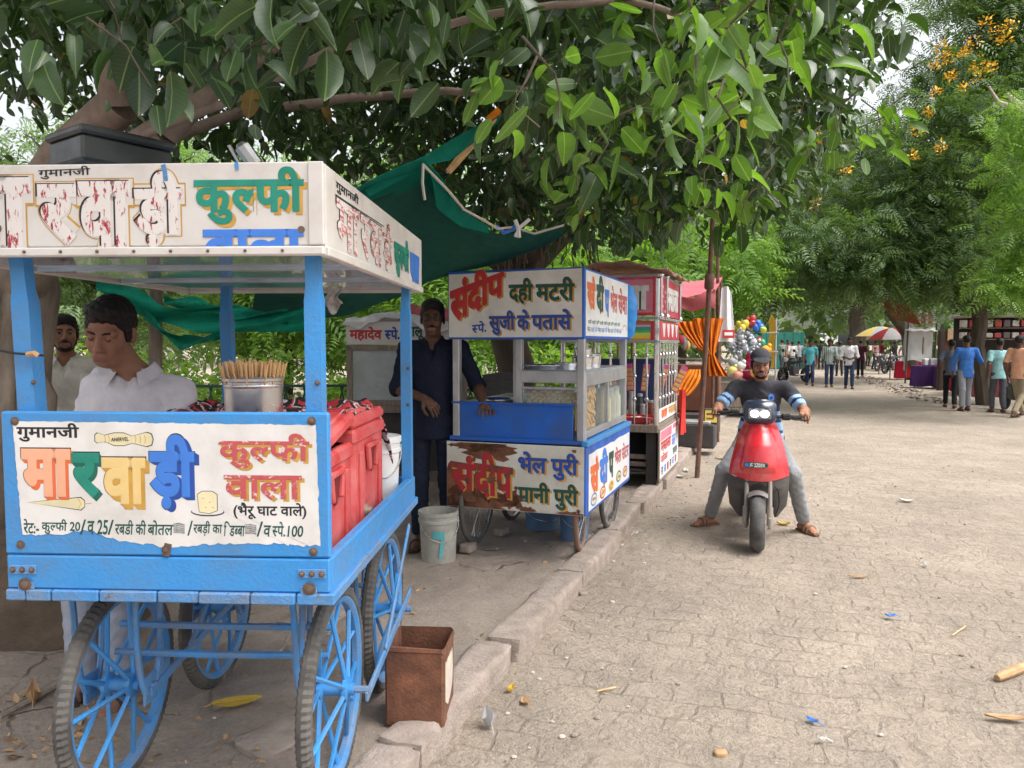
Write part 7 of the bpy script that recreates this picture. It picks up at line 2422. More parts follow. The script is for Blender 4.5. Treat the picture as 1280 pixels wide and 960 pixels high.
sdf_obj('rear_body', [cap((0, .20, .55), (0, .72, .62), .14, .10, ((1, 0, 0), .85), .05), cap((0, .30, .42), (0, .62, .45), .12, .09)], [m_sred], SCO, .02, (), .05)
sdf_obj('seat', [cap((0, .0, .745), (0, .62, .775), .115, .095, ((0, 0, 1), 2.0), .03)], [m_rub], SCO, .02, (), .03)
# headlamp pod, lamps and handlebar
pod = sdf_obj('headlamp_pod', [ell((0, -.56, 1.055), (.118, .085, .095)), cap((-.07, -.565, 1.015), (.07, -.565, 1.015), .055, None), cap((-.075, -.545, 1.095), (.075, -.545, 1.095), .05, None),
               dict(cap((-.045, -.665, 1.045), (.045, -.665, 1.045), .052, None, None, .01), sub=True)], [m_spod], SCO, .008, (), .03)
mb = MB(); mb.sheet(lambda u, v: ((2 * u - 1) * (.088 - .012 * v), -.632 + .05 * v + .05 * (2 * u - 1) ** 2 * .6, 1.095 + .060 * v - .008 * (2 * u - 1) ** 2), 14, 8, 0, .005); mb.build('visor', [m_spod], pod)
mb = MB(); mb.box((0, -.622, 1.045), (.170, .012, .080), 0, None, .005); mb.build('lamp_bezel', [mat('lamp_bezel_grey', (0.25, 0.26, 0.28), 0.3, 0.5)], pod)
for sx in (-1, 1):
    mb = MB(); mb.lathe([(0, .012), (.02, .010), (.031, .004), (.033, -.004)], (sx * .037, -.630, 1.045), 24, 0, (R(90), 0, 0), True, .85); mb.build('headlamp', [m_lamp], pod)
mb = MB()
hb = [(-.345, -.47, 1.035), (-.22, -.50, 1.035), (-.10, -.53, 1.02), (.10, -.53, 1.015), (.22, -.50, 1.02), (.345, -.47, 1.01)]
mb.tube(hb, .013, 8); mb.build('handlebar', [m_rub], SCO)
for sx in (-1, 1):
    z = 1.035 if sx < 0 else 1.012
    mb = MB(); mb.tube([(sx * .24, -.495, z), (sx * .37, -.465, z)], .018, 10); mb.build('grip', [m_rub], SCO)
    mb = MB(); mb.box((sx * .195, -.505, z + .004), (.075, .055, .05), 0, (0, 0, sx * .2), .012); mb.tube([(sx * .19, -.53, z), (sx * .26, -.555, z - .012), (sx * .36, -.535, z - .015)], .006, 6); mb.build('brake_lever', [m_rub], SCO)


def rider_paint(C, D, s):
    mi_ = np.zeros(len(C), dtype=int)
    for q in 'LR':
        a, b = np.array(D['sh' + q]), np.array(D['el' + q])
        d = (b - a) / np.linalg.norm(b - a)
        t = (C - a) @ d / np.linalg.norm(b - a)
        arm = (np.linalg.norm((C - a) - np.outer((C - a) @ d, d), axis=1) < .085) & (np.abs(C[:, 0]) > .20)
        for lo, hi_, m_ in ((.46, .58, 1), (.58, .66, 2), (.66, 1.2, 1)):
            mi_[arm & (t > lo) & (t < hi_)] = m_
    z = C[:, 2]
    tor = np.abs(C[:, 0]) < .19
    st = np.floor((z - .70) / .032).astype(int)
    mi_[tor & (z < 1.06)] = np.where(st[tor & (z < 1.06)] % 3 == 1, 2, 1)
    mi_[tor & (z < 1.06) & (z > 1.02)] = 2
    d = np.sqrt(((C[:, 0] - .085) / .022) ** 2 + ((z - 1.135) / .036) ** 2)
    mi_[(d < 1) & (C[:, 1] < 0) & (d > .45)] = 3
    return mi_
person('scooter rider in a dark cap and grey T-shirt with pale blue striped sleeves', SL, SY,
       dict(pel=(0, .06, .83), chest=(0, 0, 1.09), neck=(0, -.04, 1.265), head=(-.005, -.09, 1.412), shL=(.20, -.03, 1.215), shR=(-.20, -.03, 1.215), elL=(.345, -.19, 1.035), elR=(-.345, -.19, 1.045), wrL=(.325, -.405, 1.06), wrR=(-.325, -.405, 1.08),
            hiL=(.10, .03, .79), hiR=(-.10, .03, .79), knL=(.26, -.28, .53), knR=(-.28, -.28, .53), anL=(.365, .0, .085), anR=(-.405, -.02, .085)),
       1.68, 2, [cm('charcoal_jersey', (0.055, 0.055, 0.065)), cm('pale_blue_jersey', (0.30, 0.47, 0.72)), cm('navy_jersey', (0.03, 0.05, 0.13)), m_sblue], cm('grey_jeans', (0.27, 0.28, 0.29)), 0.80, -0.10, True, None, (3, 0, 4), True, 'mb', m_sole2,
       {'L': ((.05, -1, -.35), (-.05, .1, -1), 1.35, .35), 'R': ((-.05, -1, -.35), (.05, .1, -1), 1.35, .35)}, rider_paint, False, 0.0, 1.4, cap_m=cm('dark_grey_cap', (0.06, 0.06, 0.07)), toes={'L': (.55, -.85, 0), 'R': (-.75, -.65, 0)}, wr=0.0045)

# ---------------------------------------------------------------- people on the road
def walk(ph=1, H=1.72, sw=0.16, **k):
    s = H / 1.72
    J = dict(knL=(.09 * s, -.10 * s * ph - .03, .50 * s), anL=(.095 * s, -sw * ph * s, .09 * s), knR=(-.09 * s, .06 * s * ph - .05, .49 * s), anR=(-.095 * s, sw * ph * s, .10 * s),
             elL=(.24 * s, .10 * s * ph, 1.12 * s), wrL=(.24 * s, .06 * s * ph - .06, .88 * s), elR=(-.24 * s, -.02 * s * ph, 1.12 * s), wrR=(-.24 * s, -.10 * s * ph - .06, .88 * s))
    J.update({a: Vector(b) for a, b in k.items()})
    return J


c_dn = cm('dark_denim', (0.035, 0.05, 0.11))
q = gd(1012, 482); person('man in a turquoise shirt and dark jeans walking beside the plaid shirt', q, R(-20), walk(1), 1.70, 1, cm('turquoise_cotton', (0.10, 0.42, 0.48)), c_dn, 0.95, -0.16, False, None, (14, 0, 8), True, None, m_sole)
m_plaid = cm('striped_pale_shirt', (0.42, 0.48, 0.46), stripes=(0, 16, (0.15, 0.21, 0.21), 0.4))
q = gd(1036, 484); person('man in a pale striped shirt and jeans looking down as he walks', q, R(-18), walk(-1), 1.72, 1, m_plaid, c_dn, 1.5, -0.12, False, None, (22, 0, -6), True, None, m_sole)
q = gd(1061, 486); person('man in a white T-shirt and dark jeans with hands clasped in front', q, R(-22), walk(1, elL=(.26, -.02, 1.12), wrL=(.04, -.20, 1.04), elR=(-.26, -.02, 1.12), wrR=(-.04, -.20, 1.05)), 1.76, 3, cm('white_cotton', (0.72, 0.72, 0.76)), c_dn, 1.25, -0.14, False, None, (4, 0, 0), True, None, m_sole)
c_gy = cm('light_grey_trousers', (0.30, 0.31, 0.35)); c_bk = cm('black_trousers', (0.022, 0.022, 0.025)); c_dg = cm('slate_trousers', (0.09, 0.095, 0.115)); c_kh = cm('khaki_trousers', (0.30, 0.245, 0.17))
q = gd(1187, 510); person('man in black trousers standing half hidden behind the blue shirt', q, R(150), walk(1), 1.66, 1, cm('slate_shirt', (0.14, 0.16, 0.22)), c_bk, 0.9, -0.10, False, None, (0, 0, 20), True, None, m_sole)
q = gd(1206, 514); person('man in a bright blue long-sleeved shirt seen from behind', q, R(170), walk(-1, 1.75, 0.07, elR=(-.31, .0, 1.16), wrR=(-.27, -.22, 1.24)), 1.75, 1, cm('bright_blue_cotton', (0.06, 0.19, 0.58)), c_gy, 1.85, -0.16, False, None, (10, 0, 0), True, None, m_sole)
q = gd(1247, 516); person('man in a pale aqua short-sleeved shirt seen from behind', q, R(165), walk(1, 1.68, 0.09), 1.68, 1, cm('pale_aqua_cotton', (0.30, 0.56, 0.60)), c_dg, 0.75, -0.14, False, None, (8, 0, 0), True, None, m_sole2)
q = gd(1272, 521); person('man in a peach shirt and khaki trousers striding at the edge of the road', q, R(120), walk(1, 1.74, 0.36), 1.74, 1, cm('peach_cotton', (0.68, 0.36, 0.24)), c_kh, 0.9, -0.12, False, None, (0, 0, -20), True, None, m_sole)

crowd = [(1130, 464, 'grey-brown shirt', (0.24, 0.22, 0.19), (0.30, 0.29, 0.28), 175, 'man in a %s standing with his back turned under the red umbrella'),
         (1094, 462, 'pale pink shirt', (0.50, 0.28, 0.27), (0.06, 0.06, 0.09), 20, 'person in a %s near the yellow umbrella'),
         (1075, 472, 'maroon shirt', (0.10, 0.03, 0.05), (0.03, 0.03, 0.04), 160, 'person in a %s behind the white T-shirt'),
         (1049, 470, 'light grey shirt', (0.42, 0.42, 0.44), (0.05, 0.05, 0.07), 170, 'person in a %s between the striped and white shirts'),
         (998, 463, 'grey shirt with a dark bag', (0.30, 0.30, 0.32), (0.04, 0.04, 0.05), 170, 'person in a %s beyond the parked motorcycle'),
         (990, 464, 'white shirt', (0.55, 0.55, 0.53), (0.05, 0.05, 0.06), 175, 'person in a %s beyond the parked motorcycle'),
         (977, 466, 'green check shirt', (0.17, 0.23, 0.20), (0.05, 0.05, 0.06), 200, 'person in a %s by the toy stall'),
         (984, 463, 'rust kurta', (0.26, 0.10, 0.06), (0.20, 0.08, 0.05), 10, 'person in a %s beyond the toy stall'),
         (1005, 460, 'orange-brown sari', (0.42, 0.20, 0.13), (0.36, 0.17, 0.11), 180, 'person in an %s far along the road'),
         (1026, 462, 'black shirt', (0.03, 0.03, 0.035), (0.03, 0.03, 0.04), 170, 'person in a %s behind the turquoise and striped shirts'),
         (1019, 458, 'peach kurta', (0.5, 0.30, 0.22), (0.4, 0.3, 0.25), 190, 'person in a %s far along the road'),
         (1040, 457, 'brown shirt', (0.20, 0.12, 0.08), (0.05, 0.05, 0.06), 185, 'person in a %s far along the road'),
         (1102, 460, 'dark red shirt', (0.22, 0.04, 0.04), (0.04, 0.04, 0.05), 90, 'person in a %s between the two umbrellas'),
         (1118, 463, 'black shirt', (0.025, 0.025, 0.03), (0.03, 0.03, 0.035), 30, 'person in a %s at the stall under the red umbrella'),
         (1139, 461, 'dark blue shirt', (0.03, 0.04, 0.09), (0.05, 0.05, 0.06), 140, 'person in a %s by the red draped table'),
         (1084, 458, 'olive shirt', (0.12, 0.13, 0.07), (0.05, 0.05, 0.05), 60, 'person in an %s far behind the maroon shirt'),
         (968, 460, 'grey kurta', (0.24, 0.25, 0.27), (0.22, 0.23, 0.25), 20, 'person in a %s behind the balloons'),
         (1190, 486, 'orange shirt', (0.36, 0.12, 0.04), (0.08, 0.06, 0.05), 20, 'vendor in an %s behind the blue shirt, at the stall')]
random.seed(31)
for i, (px, py, what, c1_, c2_, ry, lab) in enumerate(crowd):
    q = gd(px, py)
    person(lab % what, q, R(ry), walk(1 if i % 2 else -1, 1.7, random.uniform(.04, .15)), random.uniform(1.62, 1.74), i % 4, cm('crowd_cloth%d' % i, c1_), cm('crowd_legs%d' % i, c2_), random.choice((0.8, 0.95, 1.6)), -0.14, False, None, (random.uniform(0, 12), 0, random.uniform(-20, 20)), True, None, m_sole)
# woman in pink seated by the toys
q = gd(936, 476, 0.105)
def sari(D, s):
    return [ell((0, 0, .26), (.27, .26, .24), None, .06), cap((0, .02, .3), (0, .0, .70), .19, .16, ((0, 1, 0), 1.2), .06), cap((-.02, .03, .75), (0, .01, .97), .12, .115, None, .05), cap((-.17, -.02, .66), (-.15, -.22, .42), .07, .06, None, .04), cap((.17, -.02, .66), (.15, -.22, .42), .07, .06, None, .04)]
person('woman in a crimson-pink sari seated low beside the toy stall', (q.x, q.y, .105), R(40), dict(pel=(0, 0, .25), chest=(0, 0, .55), neck=(0, 0, .74), head=(0, -.04, .89), shL=(.16, 0, .68), shR=(-.16, 0, .68), elL=(.18, -.12, .45), elR=(-.18, -.12, .45), wrL=(.08, -.30, .42), wrR=(-.08, -.30, .42),
       hiL=(.1, -.05, .2), hiR=(-.1, -.05, .2), knL=(.22, -.22, .2), knR=(-.22, -.22, .2), anL=(.05, -.2, .1), anR=(-.05, -.2, .1)), 1.55, 1, None, cm('crimson_sari', (0.50, 0.025, 0.10)), robe=sari, hair=True, head=(5, 0, 0))
# ---------------------------------------------------------------- stalls, umbrellas, motorcycles and toys down the road
def motorbike(label, loc, rz, col, group=None):
    t = thing('motorcycle', label, 'motorcycle', loc, rz, group)
    m = mat('bike_' + col[0], col[1], 0.3, var=0.1, coat=0.4)
    for y in (-0.64, 0.64):
        mb = MB(); mb.lathe([(0.25 + 0.05 * math.sin(a), -0.05 * math.cos(a)) for a in np.linspace(0, math.pi, 8)] + [(0.24, 0.04), (0.24, -0.04)], (0, 0, 0), 28, 0, (0, R(90), 0))
        mb.lathe([(0.04, -0.06), (0.04, 0.06)], (0, 0, 0), 10, 1, (0, R(90), 0))
        for k in range(8): mb.tube([(0, 0, 0), (0, 0.235 * math.cos(k * .785), 0.235 * math.sin(k * .785))], 0.007, 4, 1)
        mb.build('wheel', [m_rub, m_steel], t, (0, y, 0.30))
    sdf_obj('tank', [ell((0, -0.16, 0.86), (0.14, 0.26, 0.13)), cap((0, -0.35, 0.8), (0, -0.05, 0.78), .08, .06)], [m], t, .02, (), .04)
    sdf_obj('seat', [cap((0, 0.10, 0.82), (0, 0.68, 0.88), .11, .09, ((0, 0, 1), 1.9), .03)], [m_rub], t, .02, (), .03)
    mb = MB(); mb.box((0, -0.02, 0.45), (0.24, 0.36, 0.34), 0, None, .04); mb.tube([(0, -.45, .85), (0, -.1, .6), (0, .4, .62), (0, .6, .8)], .03, 8); mb.tube([(0, -.4, .8), (0, -.25, .3), (0, .2, .28)], .028, 8); mb.build('engine', [mat('engine_grey', (0.10, 0.10, 0.105), 0.5, 0.5)], t)
    mb = MB(); mb.tube([(.13, -.1, .32), (.15, .3, .30), (.16, .75, .42)], [.025, .035, .045], 10); mb.build('exhaust', [m_steel], t)
    mb = MB()
    for x in (-.08, .08): mb.tube([(x, -.64, .30), (x, -.42, .92)], .024, 8)
    mb.tube([(-.36, -.28, 1.02), (-.2, -.38, 1.05), (0, -.43, .98), (.2, -.38, 1.05), (.36, -.28, 1.02)], .016, 8)
    for x in (-.24, .24): mb.tube([(x, -.36, 1.05), (x * 1.15, -.36, 1.22)], .007, 5); mb.lathe([(0, -.01), (.06, -.008), (.06, .008), (0, .01)], (x * 1.15, -.36, 1.27), 14, 0, (R(90), 0, 0))
    mb.build('fork', [m_rub], t)
    mb = MB(); mb.sphere((0, -.50, .92), (.10, .09, .10), 14, 10); mb.build('headlamp', [mat('headlamp_glass', (0.75, 0.77, 0.8), 0.15)], t)
    mb = MB(); mb.sheet(lambda u, v: ((u - .5) * .15, -.64 - .34 * math.sin(-1.0 + 1.7 * v), .30 + .34 * math.cos(-1.0 + 1.7 * v)), 5, 12, 0, .008); mb.build('mudguard', [m], t)
    return t


q = gd(993, 478); motorbike('black motorcycle parked in the road behind the scooter rider', q, R(-62), ('black', (0.03, 0.035, 0.045)))
q = gd(1116, 467); motorbike('dark blue motorcycle parked before the red umbrella stall', q, R(-60), ('navy', (0.03, 0.05, 0.09)))
q = gd(1103, 464); motorbike('black motorcycle parked behind the dark blue one, by the yellow umbrella', q, R(-50), ('soot', (0.02, 0.02, 0.022)))
q = gd(1279, 521); motorbike('dark motorcycle parked half out of the frame beside the peach shirt', q + Vector((0.6, 1.2, 0)), R(-15), ('soot', (0.02, 0.02, 0.022)))


def umbrella(label, apex, d, r, rim_drop, ca, cb):
    a = at(apex[0], apex[1], d)
    t = thing('umbrella', label, 'umbrella', (a.x, a.y, 0.0))
    n = 8
    mats_ = [cm('umb_%.2f%.2f' % (ca[0], ca[1]), ca, transl=0.25), cm('umb_%.2f%.2f' % (cb[0], cb[1]), cb, transl=0.25)]
    mb = MB()
    for k in range(n):
        a0, a1 = 2 * math.pi * k / n, 2 * math.pi * (k + 1) / n
        def f(u, v, a0=a0, a1=a1):
            sag = 1 - 0.06 * math.sin(math.pi * u) * v
            an = a0 + (a1 - a0) * u
            return (r * v * sag * math.cos(an), r * v * sag * math.sin(an), a.z - rim_drop * v ** 1.7)
        mb.sheet(f, 5, 7, k % 2, 0.006)
    mb.build('canopy', mats_, t)
    mb = MB(); mb.tube([(0, 0, 0), (0, 0, a.z + 0.12)], 0.025, 8); mb.build('pole', [m_iron], t)
    for k in range(n):
        an = 2 * math.pi * k / n
        mb = MB(); mb.tube([(0, 0, a.z - rim_drop * 0.9), (r * .55 * math.cos(an), r * .55 * math.sin(an), a.z - rim_drop * .38)], 0.008, 5); mb.build('rib', [m_iron], t)
    return t


umbrella('red and white sunshade over a stall on the far side of the road', (1114, 410), 34, 1.05, 0.52, (0.48, 0.06, 0.07), (0.55, 0.52, 0.53))
umbrella('yellow and grey sunshade behind the red and white one', (1100, 408), 39, 1.2, 0.5, (0.52, 0.40, 0.12), (0.30, 0.33, 0.37))
m_purp = cm('purple_cloth', (0.06, 0.025, 0.115)); m_redc = cm('red_table_cloth', (0.34, 0.012, 0.03)); m_tarp = mat('grey_white_tarpaulin', (0.55, 0.55, 0.55), 0.5, var=0.15, vs=3, dirt=0.3, dirtc=(0.36, 0.36, 0.36))
m_brownt = cloth_mat('brown_tarpaulin', (0.20, 0.06, 0.03), 0.2, 0.15)


def table(label, loc, rz, sx, sy, m, h_=0.75, items=None):
    t = thing('stall_table', label, 'table', loc, rz)
    mb = MB()
    def f(u, v):
        a = 2 * math.pi * u
        x = max(-1, min(1, 1.45 * math.cos(a))) * sx / 2
        y = max(-1, min(1, 1.45 * math.sin(a))) * sy / 2
        k = 1 + (0.05 + 0.03 * math.sin(a * 13)) * (1 - v)
        return (x * k, y * k, h_ * v + 0.02 * math.sin(a * 7) * (1 - v) + 0.05 * (1 - v))
    mb.sheet(f, 64, 5, 0, 0.008); mb.box((0, 0, h_), (sx, sy, 0.03), 0, None, 0.008); mb.build('table_cloth', [m], t)
    for x in (-1, 1):
        for y in (-1, 1):
            mb = MB(); mb.box((x * sx * .44, y * sy * .42, h_ / 2), (0.05, 0.05, h_ - 0.02), 0); mb.build('leg', [m_wood], t)
    return t


q = gd(1171, 486); table('stall table draped to the ground in purple cloth, before the white booth', (q.x, q.y + .4, 0.02), R(-24), 1.2, 0.8, m_purp)
q = gd(1183, 487); table('small table with a purple cloth beside the blue shirt', (q.x + .1, q.y + .3, 0.02), R(-24), 0.7, 0.7, m_purp)
q = gd(1223, 493); table('stall table draped in dark red, between the blue and aqua shirts', (q.x, q.y + .5, 0.02), R(-24), 1.0, 0.7, m_redc)
q = gd(1141, 475); table('distant red draped table under the red and white sunshade', (q.x, q.y + .3, 0.02), R(-24), 1.1, 0.7, m_redc)
# white booth of tarpaulin
q = gd(1172, 482)
bt = thing('market_stall', 'booth of grey-white tarpaulin on poles behind the purple tables', 'stall', (q.x, q.y + 1.0, 0.02), R(-22))
mb = MB(); mb.sheet(lambda u, v: (-0.62 + 0.9 * u, 0.1 * math.sin(v * 3) + 0.03 * nz(u, v, 7), 0.85 + 1.25 * v + 0.06 * math.sin(u * 6)), 14, 12, 0, 0.01); mb.sheet(lambda u, v: (-0.62 + 0.02 * math.sin(v * 9), -0.05 + 0.9 * u, 0.5 + 1.9 * v), 8, 10, 0, 0.01)
mb.sheet(lambda u, v: (-0.66 + 1.05 * u, -0.12 + 0.2 * v - 0.04 * math.sin(u * 9), 2.14 - 0.12 * (1 - v) + 0.02 * math.sin(u * 17)), 20, 4, 0, 0.01); mb.build('tarpaulin', [m_tarp], bt)
for x, y, hh in ((-0.62, -0.02, 2.55), (0.34, -0.06, 2.3), (0.30, 0.8, 2.3), (-0.05, 0.1, 2.65)):
    mb = MB(); mb.tube([(x, y, 0), (x + 0.05, y, hh)], 0.035, 7); mb.build('pole', [m_darkw if y < 0 else m_wood], bt)
for z in (2.28, 2.45, 2.62):
    mb = MB(); mb.box((0.0, 0.15, z), (0.75, 0.3, 0.03), 0)
    for k in range(6): mb.box((-0.3 + .12 * k, 0.08, z + .07), (.09, .1, .10), 1 + k % 2, None, .01)
    mb.build('shelf', [m_wood, mat('box_rust', (0.35, 0.10, 0.06), 0.6), mat('box_pale', (0.5, 0.42, 0.38), 0.6)], bt)
random.seed(2)
for k in range(5):
    mb = MB(); mb.box((0, 0, .12), (.22, .16, .24), 0, None, .02)
    q2 = gd(1161 + 7 * k, 486); tag(mb.build('carton', [mat('carton%d' % (k % 3), ((0.55, 0.54, 0.52), (0.28, 0.27, 0.28), (0.42, 0.40, 0.42))[k % 3], .7, var=.2, vs=12)], None, (q2.x + .15, q2.y + .55, .79), (0, 0, random.uniform(-.4, .4))), 'small pale box of wares standing on the purple tables', 'box', 'boxes on the purple tables')
mb = MB(); mb.box((0, 0, .21), (.52, .34, .42), 0, None, .02); mb.box((0, 0, .435), (.54, .36, .03), 0, None, .01)
for k in range(4): mb.box((-.18 + .12 * k, -.176, .3), (.05, .006, .10), 1, None, .001)
q = gd(1226, 493); tag(mb.build('cool_box', [mat('white_foam', (0.60, 0.64, 0.68), .6, var=.08), m_sblued], None, (q.x, q.y + .5, .775), (0, 0, R(-20))), 'white box with dark markings on the red draped table', 'box')
# shop front with shelves under the trees
sh = thing('market_stall', 'dim shop front with shelves of wares under the trees, behind the aqua shirt', 'stall', at(1263, 470, 22.5) * 1.0, R(-20))
sh.location.z = 0.0
mb = MB(); mb.box((0, 0.6, 1.2), (2.8, 0.05, 2.4), 0); mb.box((0, 0.3, 2.35), (2.9, 0.9, 0.06), 1); mb.build('back_wall', [m_darkw, m_wood], sh)
for z, hh in ((2.05, .26), (1.72, .22)):
    mb = MB(); mb.box((0, .15, z - .03), (2.6, .4, .03), 0)
    for k in range(12): mb.box((-1.25 + .22 * k, 0.0, z + hh * .4), (.17, .2, hh * random.uniform(.6, .95)), 1 + k % 3, None, .015)
    mb.build('shelf', [m_wood, mat('ware_pale', (0.50, 0.47, 0.45), .5, var=.3, vs=14), mat('ware_red', (0.40, 0.06, 0.06), .5, var=.3, vs=14), mat('ware_dark', (0.14, 0.12, 0.12), .5)], sh)
mb = MB(); mb.box((0, -.05, .5), (2.6, .5, 1.0), 0); mb.build('counter', [mat('maroon_counter', (0.16, 0.03, 0.04), .6)], sh)
s2 = thing('market_stall', 'brown shed with two tan panels under the copperpod tree', 'stall', at(1225, 470, 25), R(-20)); s2.location.z = 0
mb = MB(); mb.box((0, .3, 1.0), (2.4, .06, 2.0), 0); mb.build('back_wall', [mat('brown_boards', (0.12, 0.06, 0.04), .8)], s2)
for x, w in ((-.55, .75), (.45, .9)):
    mb = MB(); mb.box((x, .25, 1.85), (w, .04, .40), 0); mb.build('panel', [mat('tan_panel', (0.60, 0.40, 0.25), .7, var=.15)], s2)
for x in (-1.1, -.08, 1.1): mb = MB(); mb.box((x, .2, 1.1), (.08, .08, 2.2), 0); mb.build('post', [m_darkw], s2)
# brown tarp slung from the leaning tree
P_ = [(1104, 383), (1130, 368), (1152, 408), (1122, 392)]
tA_, tB_, tC_, tD_ = at(1102, 381, 26), at(1128, 366, 25.5), at(1152, 406, 25.5), at(1120, 394, 26.5)
mb = MB().sheet(lambda u, v: (tA_ * (1 - u) + tB_ * u) * (1 - v) + (tD_ * (1 - u) + tC_ * u) * v + Vector((0, .4 * math.sin(3.1 * u), -.25 * math.sin(3.1 * u) * math.sin(3.1 * v))), 14, 10, 0, .01)
tag(mb.build('tarpaulin', [m_brownt], None), 'brown-red tarpaulin slung from the leaning tree above the umbrellas', 'tarpaulin')
# debris edge of the road on the far side
V, F = clump_leaves('small', [((13.0 + k * 0.31, 26 + k * .95, .04), (.4, .7, .02), 22) for k in range(-6, 16)], 0.12, droop=0, shell=0.1)
tag(link('rubble', new_mesh('rubble', V, F, m_kerb)), kind='stuff')
# toy stall
ty = thing('market_stall', 'toy stall of thin racks hung with balloons and silver toys', 'stall', at(926, 470, 16.5), Y2); ty.location.z = 0.105
for x in (-.7, 0, .7):
    mb = MB(); mb.tube([(x, 0, 0), (x, 0, 2.0)], .018, 6); mb.build('pole', [m_alu], ty)
for z in (.5, .9, 1.3, 1.7):
    mb = MB(); mb.box((0, 0, z), (1.5, .3, .02), 0); mb.build('shelf', [m_alu], ty)
mb = MB(); mb.box((0, .2, .35), (1.5, .8, .5), 0, None, .02); mb.build('counter', [m_wood], ty)
bc = {'yellow': (0.62, 0.50, 0.06), 'red': (0.45, 0.04, 0.05), 'blue': (0.03, 0.14, 0.50), 'green': (0.05, 0.32, 0.16), 'lime': (0.45, 0.55, 0.06)}
bl = [(923, 405, 'yellow'), (928, 410, 'yellow'), (921, 411, 'yellow'), (932, 405, 'yellow'), (926, 415, 'yellow'), (935, 400, 'red'), (941, 404, 'red'), (938, 407, 'red'), (944, 409, 'blue'), (948, 405, 'blue'), (946, 413, 'blue'), (951, 410, 'blue'), (947, 418, 'red'), (950, 421, 'green'), (945, 422, 'green'), (954, 413, 'lime'), (941, 399, 'red'), (949, 426, 'red'), (953, 429, 'green')]
random.seed(12)
proto = {}
for x, y, c in bl:
    p = at(x, y, 16.3 + random.uniform(-.15, .15))
    if c not in proto:
        mb = MB(); mb.lathe([(0, -.12), (.012, -.115), (.03, -.10), (.085, -.02), (.095, .03), (.07, .085), (0, .11)], (0, 0, 0), 14)
        o = mb.build('balloon', [mat('balloon_' + c, bc[c], .3)], None); proto[c] = o
        tag(o, '%s balloon in the bunch above the toy stall' % c, 'balloon', '%s balloons' % c)
    else: o = dup(proto[c])
    o.location = p; o.rotation_euler = (random.uniform(-.6, .6), random.uniform(-.6, .6), 0); o.scale = (random.uniform(.6, .9),) * 3
o0 = None
for k in range(46):
    p = at(random.uniform(912, 946), random.gauss(433, 8), 16.2 + random.uniform(-.2, .2))
    if o0 is None:
        mb = MB(); mb.sphere((0, 0, 0), (.07, .06, .075), 10, 7); mb.sphere((.04, 0, .09), .035, 8, 6); mb.sphere((-.04, 0, .09), .035, 8, 6)
        o0 = mb.build('silver_toy', [mat('silver_plastic', (0.42, 0.44, 0.50), .3, .3, var=.4, vs=8)], None); tag(o0, 'silvery inflated toy hanging on the rack of the toy stall', 'toy', 'silver toys on the rack'); o = o0
    else: o = dup(o0)
    o.location = p; o.rotation_euler = (random.uniform(-2, 2), random.uniform(-2, 2), random.uniform(-3, 3)); o.scale = (random.uniform(.6, 1.2),) * 3
for k, (x, y, c) in enumerate(((958, 437, (0.75, 0.35, 0.02)), (945, 452, (0.7, 0.3, 0.25)), (915, 462, (0.6, 0.55, 0.2)), (922, 468, (0.55, 0.25, 0.2)), (944, 466, (0.7, 0.35, 0.05)), (916, 452, (0.3, 0.3, 0.32)), (926, 457, (0.5, 0.5, 0.48)))):
    mb = MB(); mb.sphere((0, 0, 0), (.11, .09, .09), 10, 7); mb.sphere((.05, -.03, .08), .05, 8, 6)
    tag(mb.build('toy', [mat('toy%d' % k, c, .5)], None, at(x, y, 15.8)), ('orange', 'pink', 'yellow box-like', 'brown', 'amber', 'dark grey', 'pale grey')[k] + ' toy on the low shelves of the toy stall', 'toy')
mb = MB()
pts = [(0, -.9), (.10, -.9), (.10, -.2), (.14, .1), (.10, .45), (.02, .6), (-.06, .42), (-.02, .1), (-.06, -.2)]
mb.prism(pts, .08, (0, 0, 0), (1, 0, 0), (0, 0, 1), 0)
tag(mb.build('inflatable', [mat('yellow_inflatable', (0.78, 0.46, 0.02), .4)], None, at(963, 420, 22)), 'tall yellow inflatable toy rising behind the rider’s cap', 'toy')
# gate pillars and pale building far off
for k, (x, lab) in enumerate(((1022, 'white round gate pillar, the one nearer the toy stall, far down the road'), (1036, 'white square gate pillar, nearer the big dark trunk, far down the road'))):
    q = gd(x, 448)
    mb = MB()
    if k == 0: mb.lathe([(.65, 0), (.65, 2.2), (.58, 2.35), (0, 2.36)], (0, 0, 0), 20)
    else: mb.box((0, 0, 1.2), (1.25, 1.2, 2.4), 0, None, .03); mb.box((0, 0, 2.45), (1.35, 1.3, .12), 0)
    tag(mb.build('gate_pillar', [m_white], None, q), lab, 'pillar')
hb_ = thing('building', 'pale building with a flat parapet glimpsed through far trees', 'building', (22.5, 66, 0))
mb = MB(); mb.box((0, 0, 2.6), (6, 4, 5.2), 0); mb.build('wall', [m_white], hb_)
mb = MB(); mb.box((0, 0, 5.3), (6.3, 4.3, .25), 0); mb.build('parapet', [m_board2], hb_)
mb = MB(); mb.box((-1.2, -2.01, 1.8), (1.2, .06, 1.4), 0); mb.build('window', [m_darkw], hb_)
gf = MB(); q = at(970, 440, 46); gf.box((0, 0, 1.1), (3.2, .06, 2.2), 0)
for k in range(7): gf.box((-1.5 + .5 * k, -.05, 1.1), (.06, .05, 2.25), 0)
tag(gf.build('hoarding', [mat('green_sheet', (0.03, 0.22, 0.17), .7)], None, (q.x, q.y, 0), (0, 0, R(-10))), 'green sheet hoarding far behind the balloons', 'hoarding')

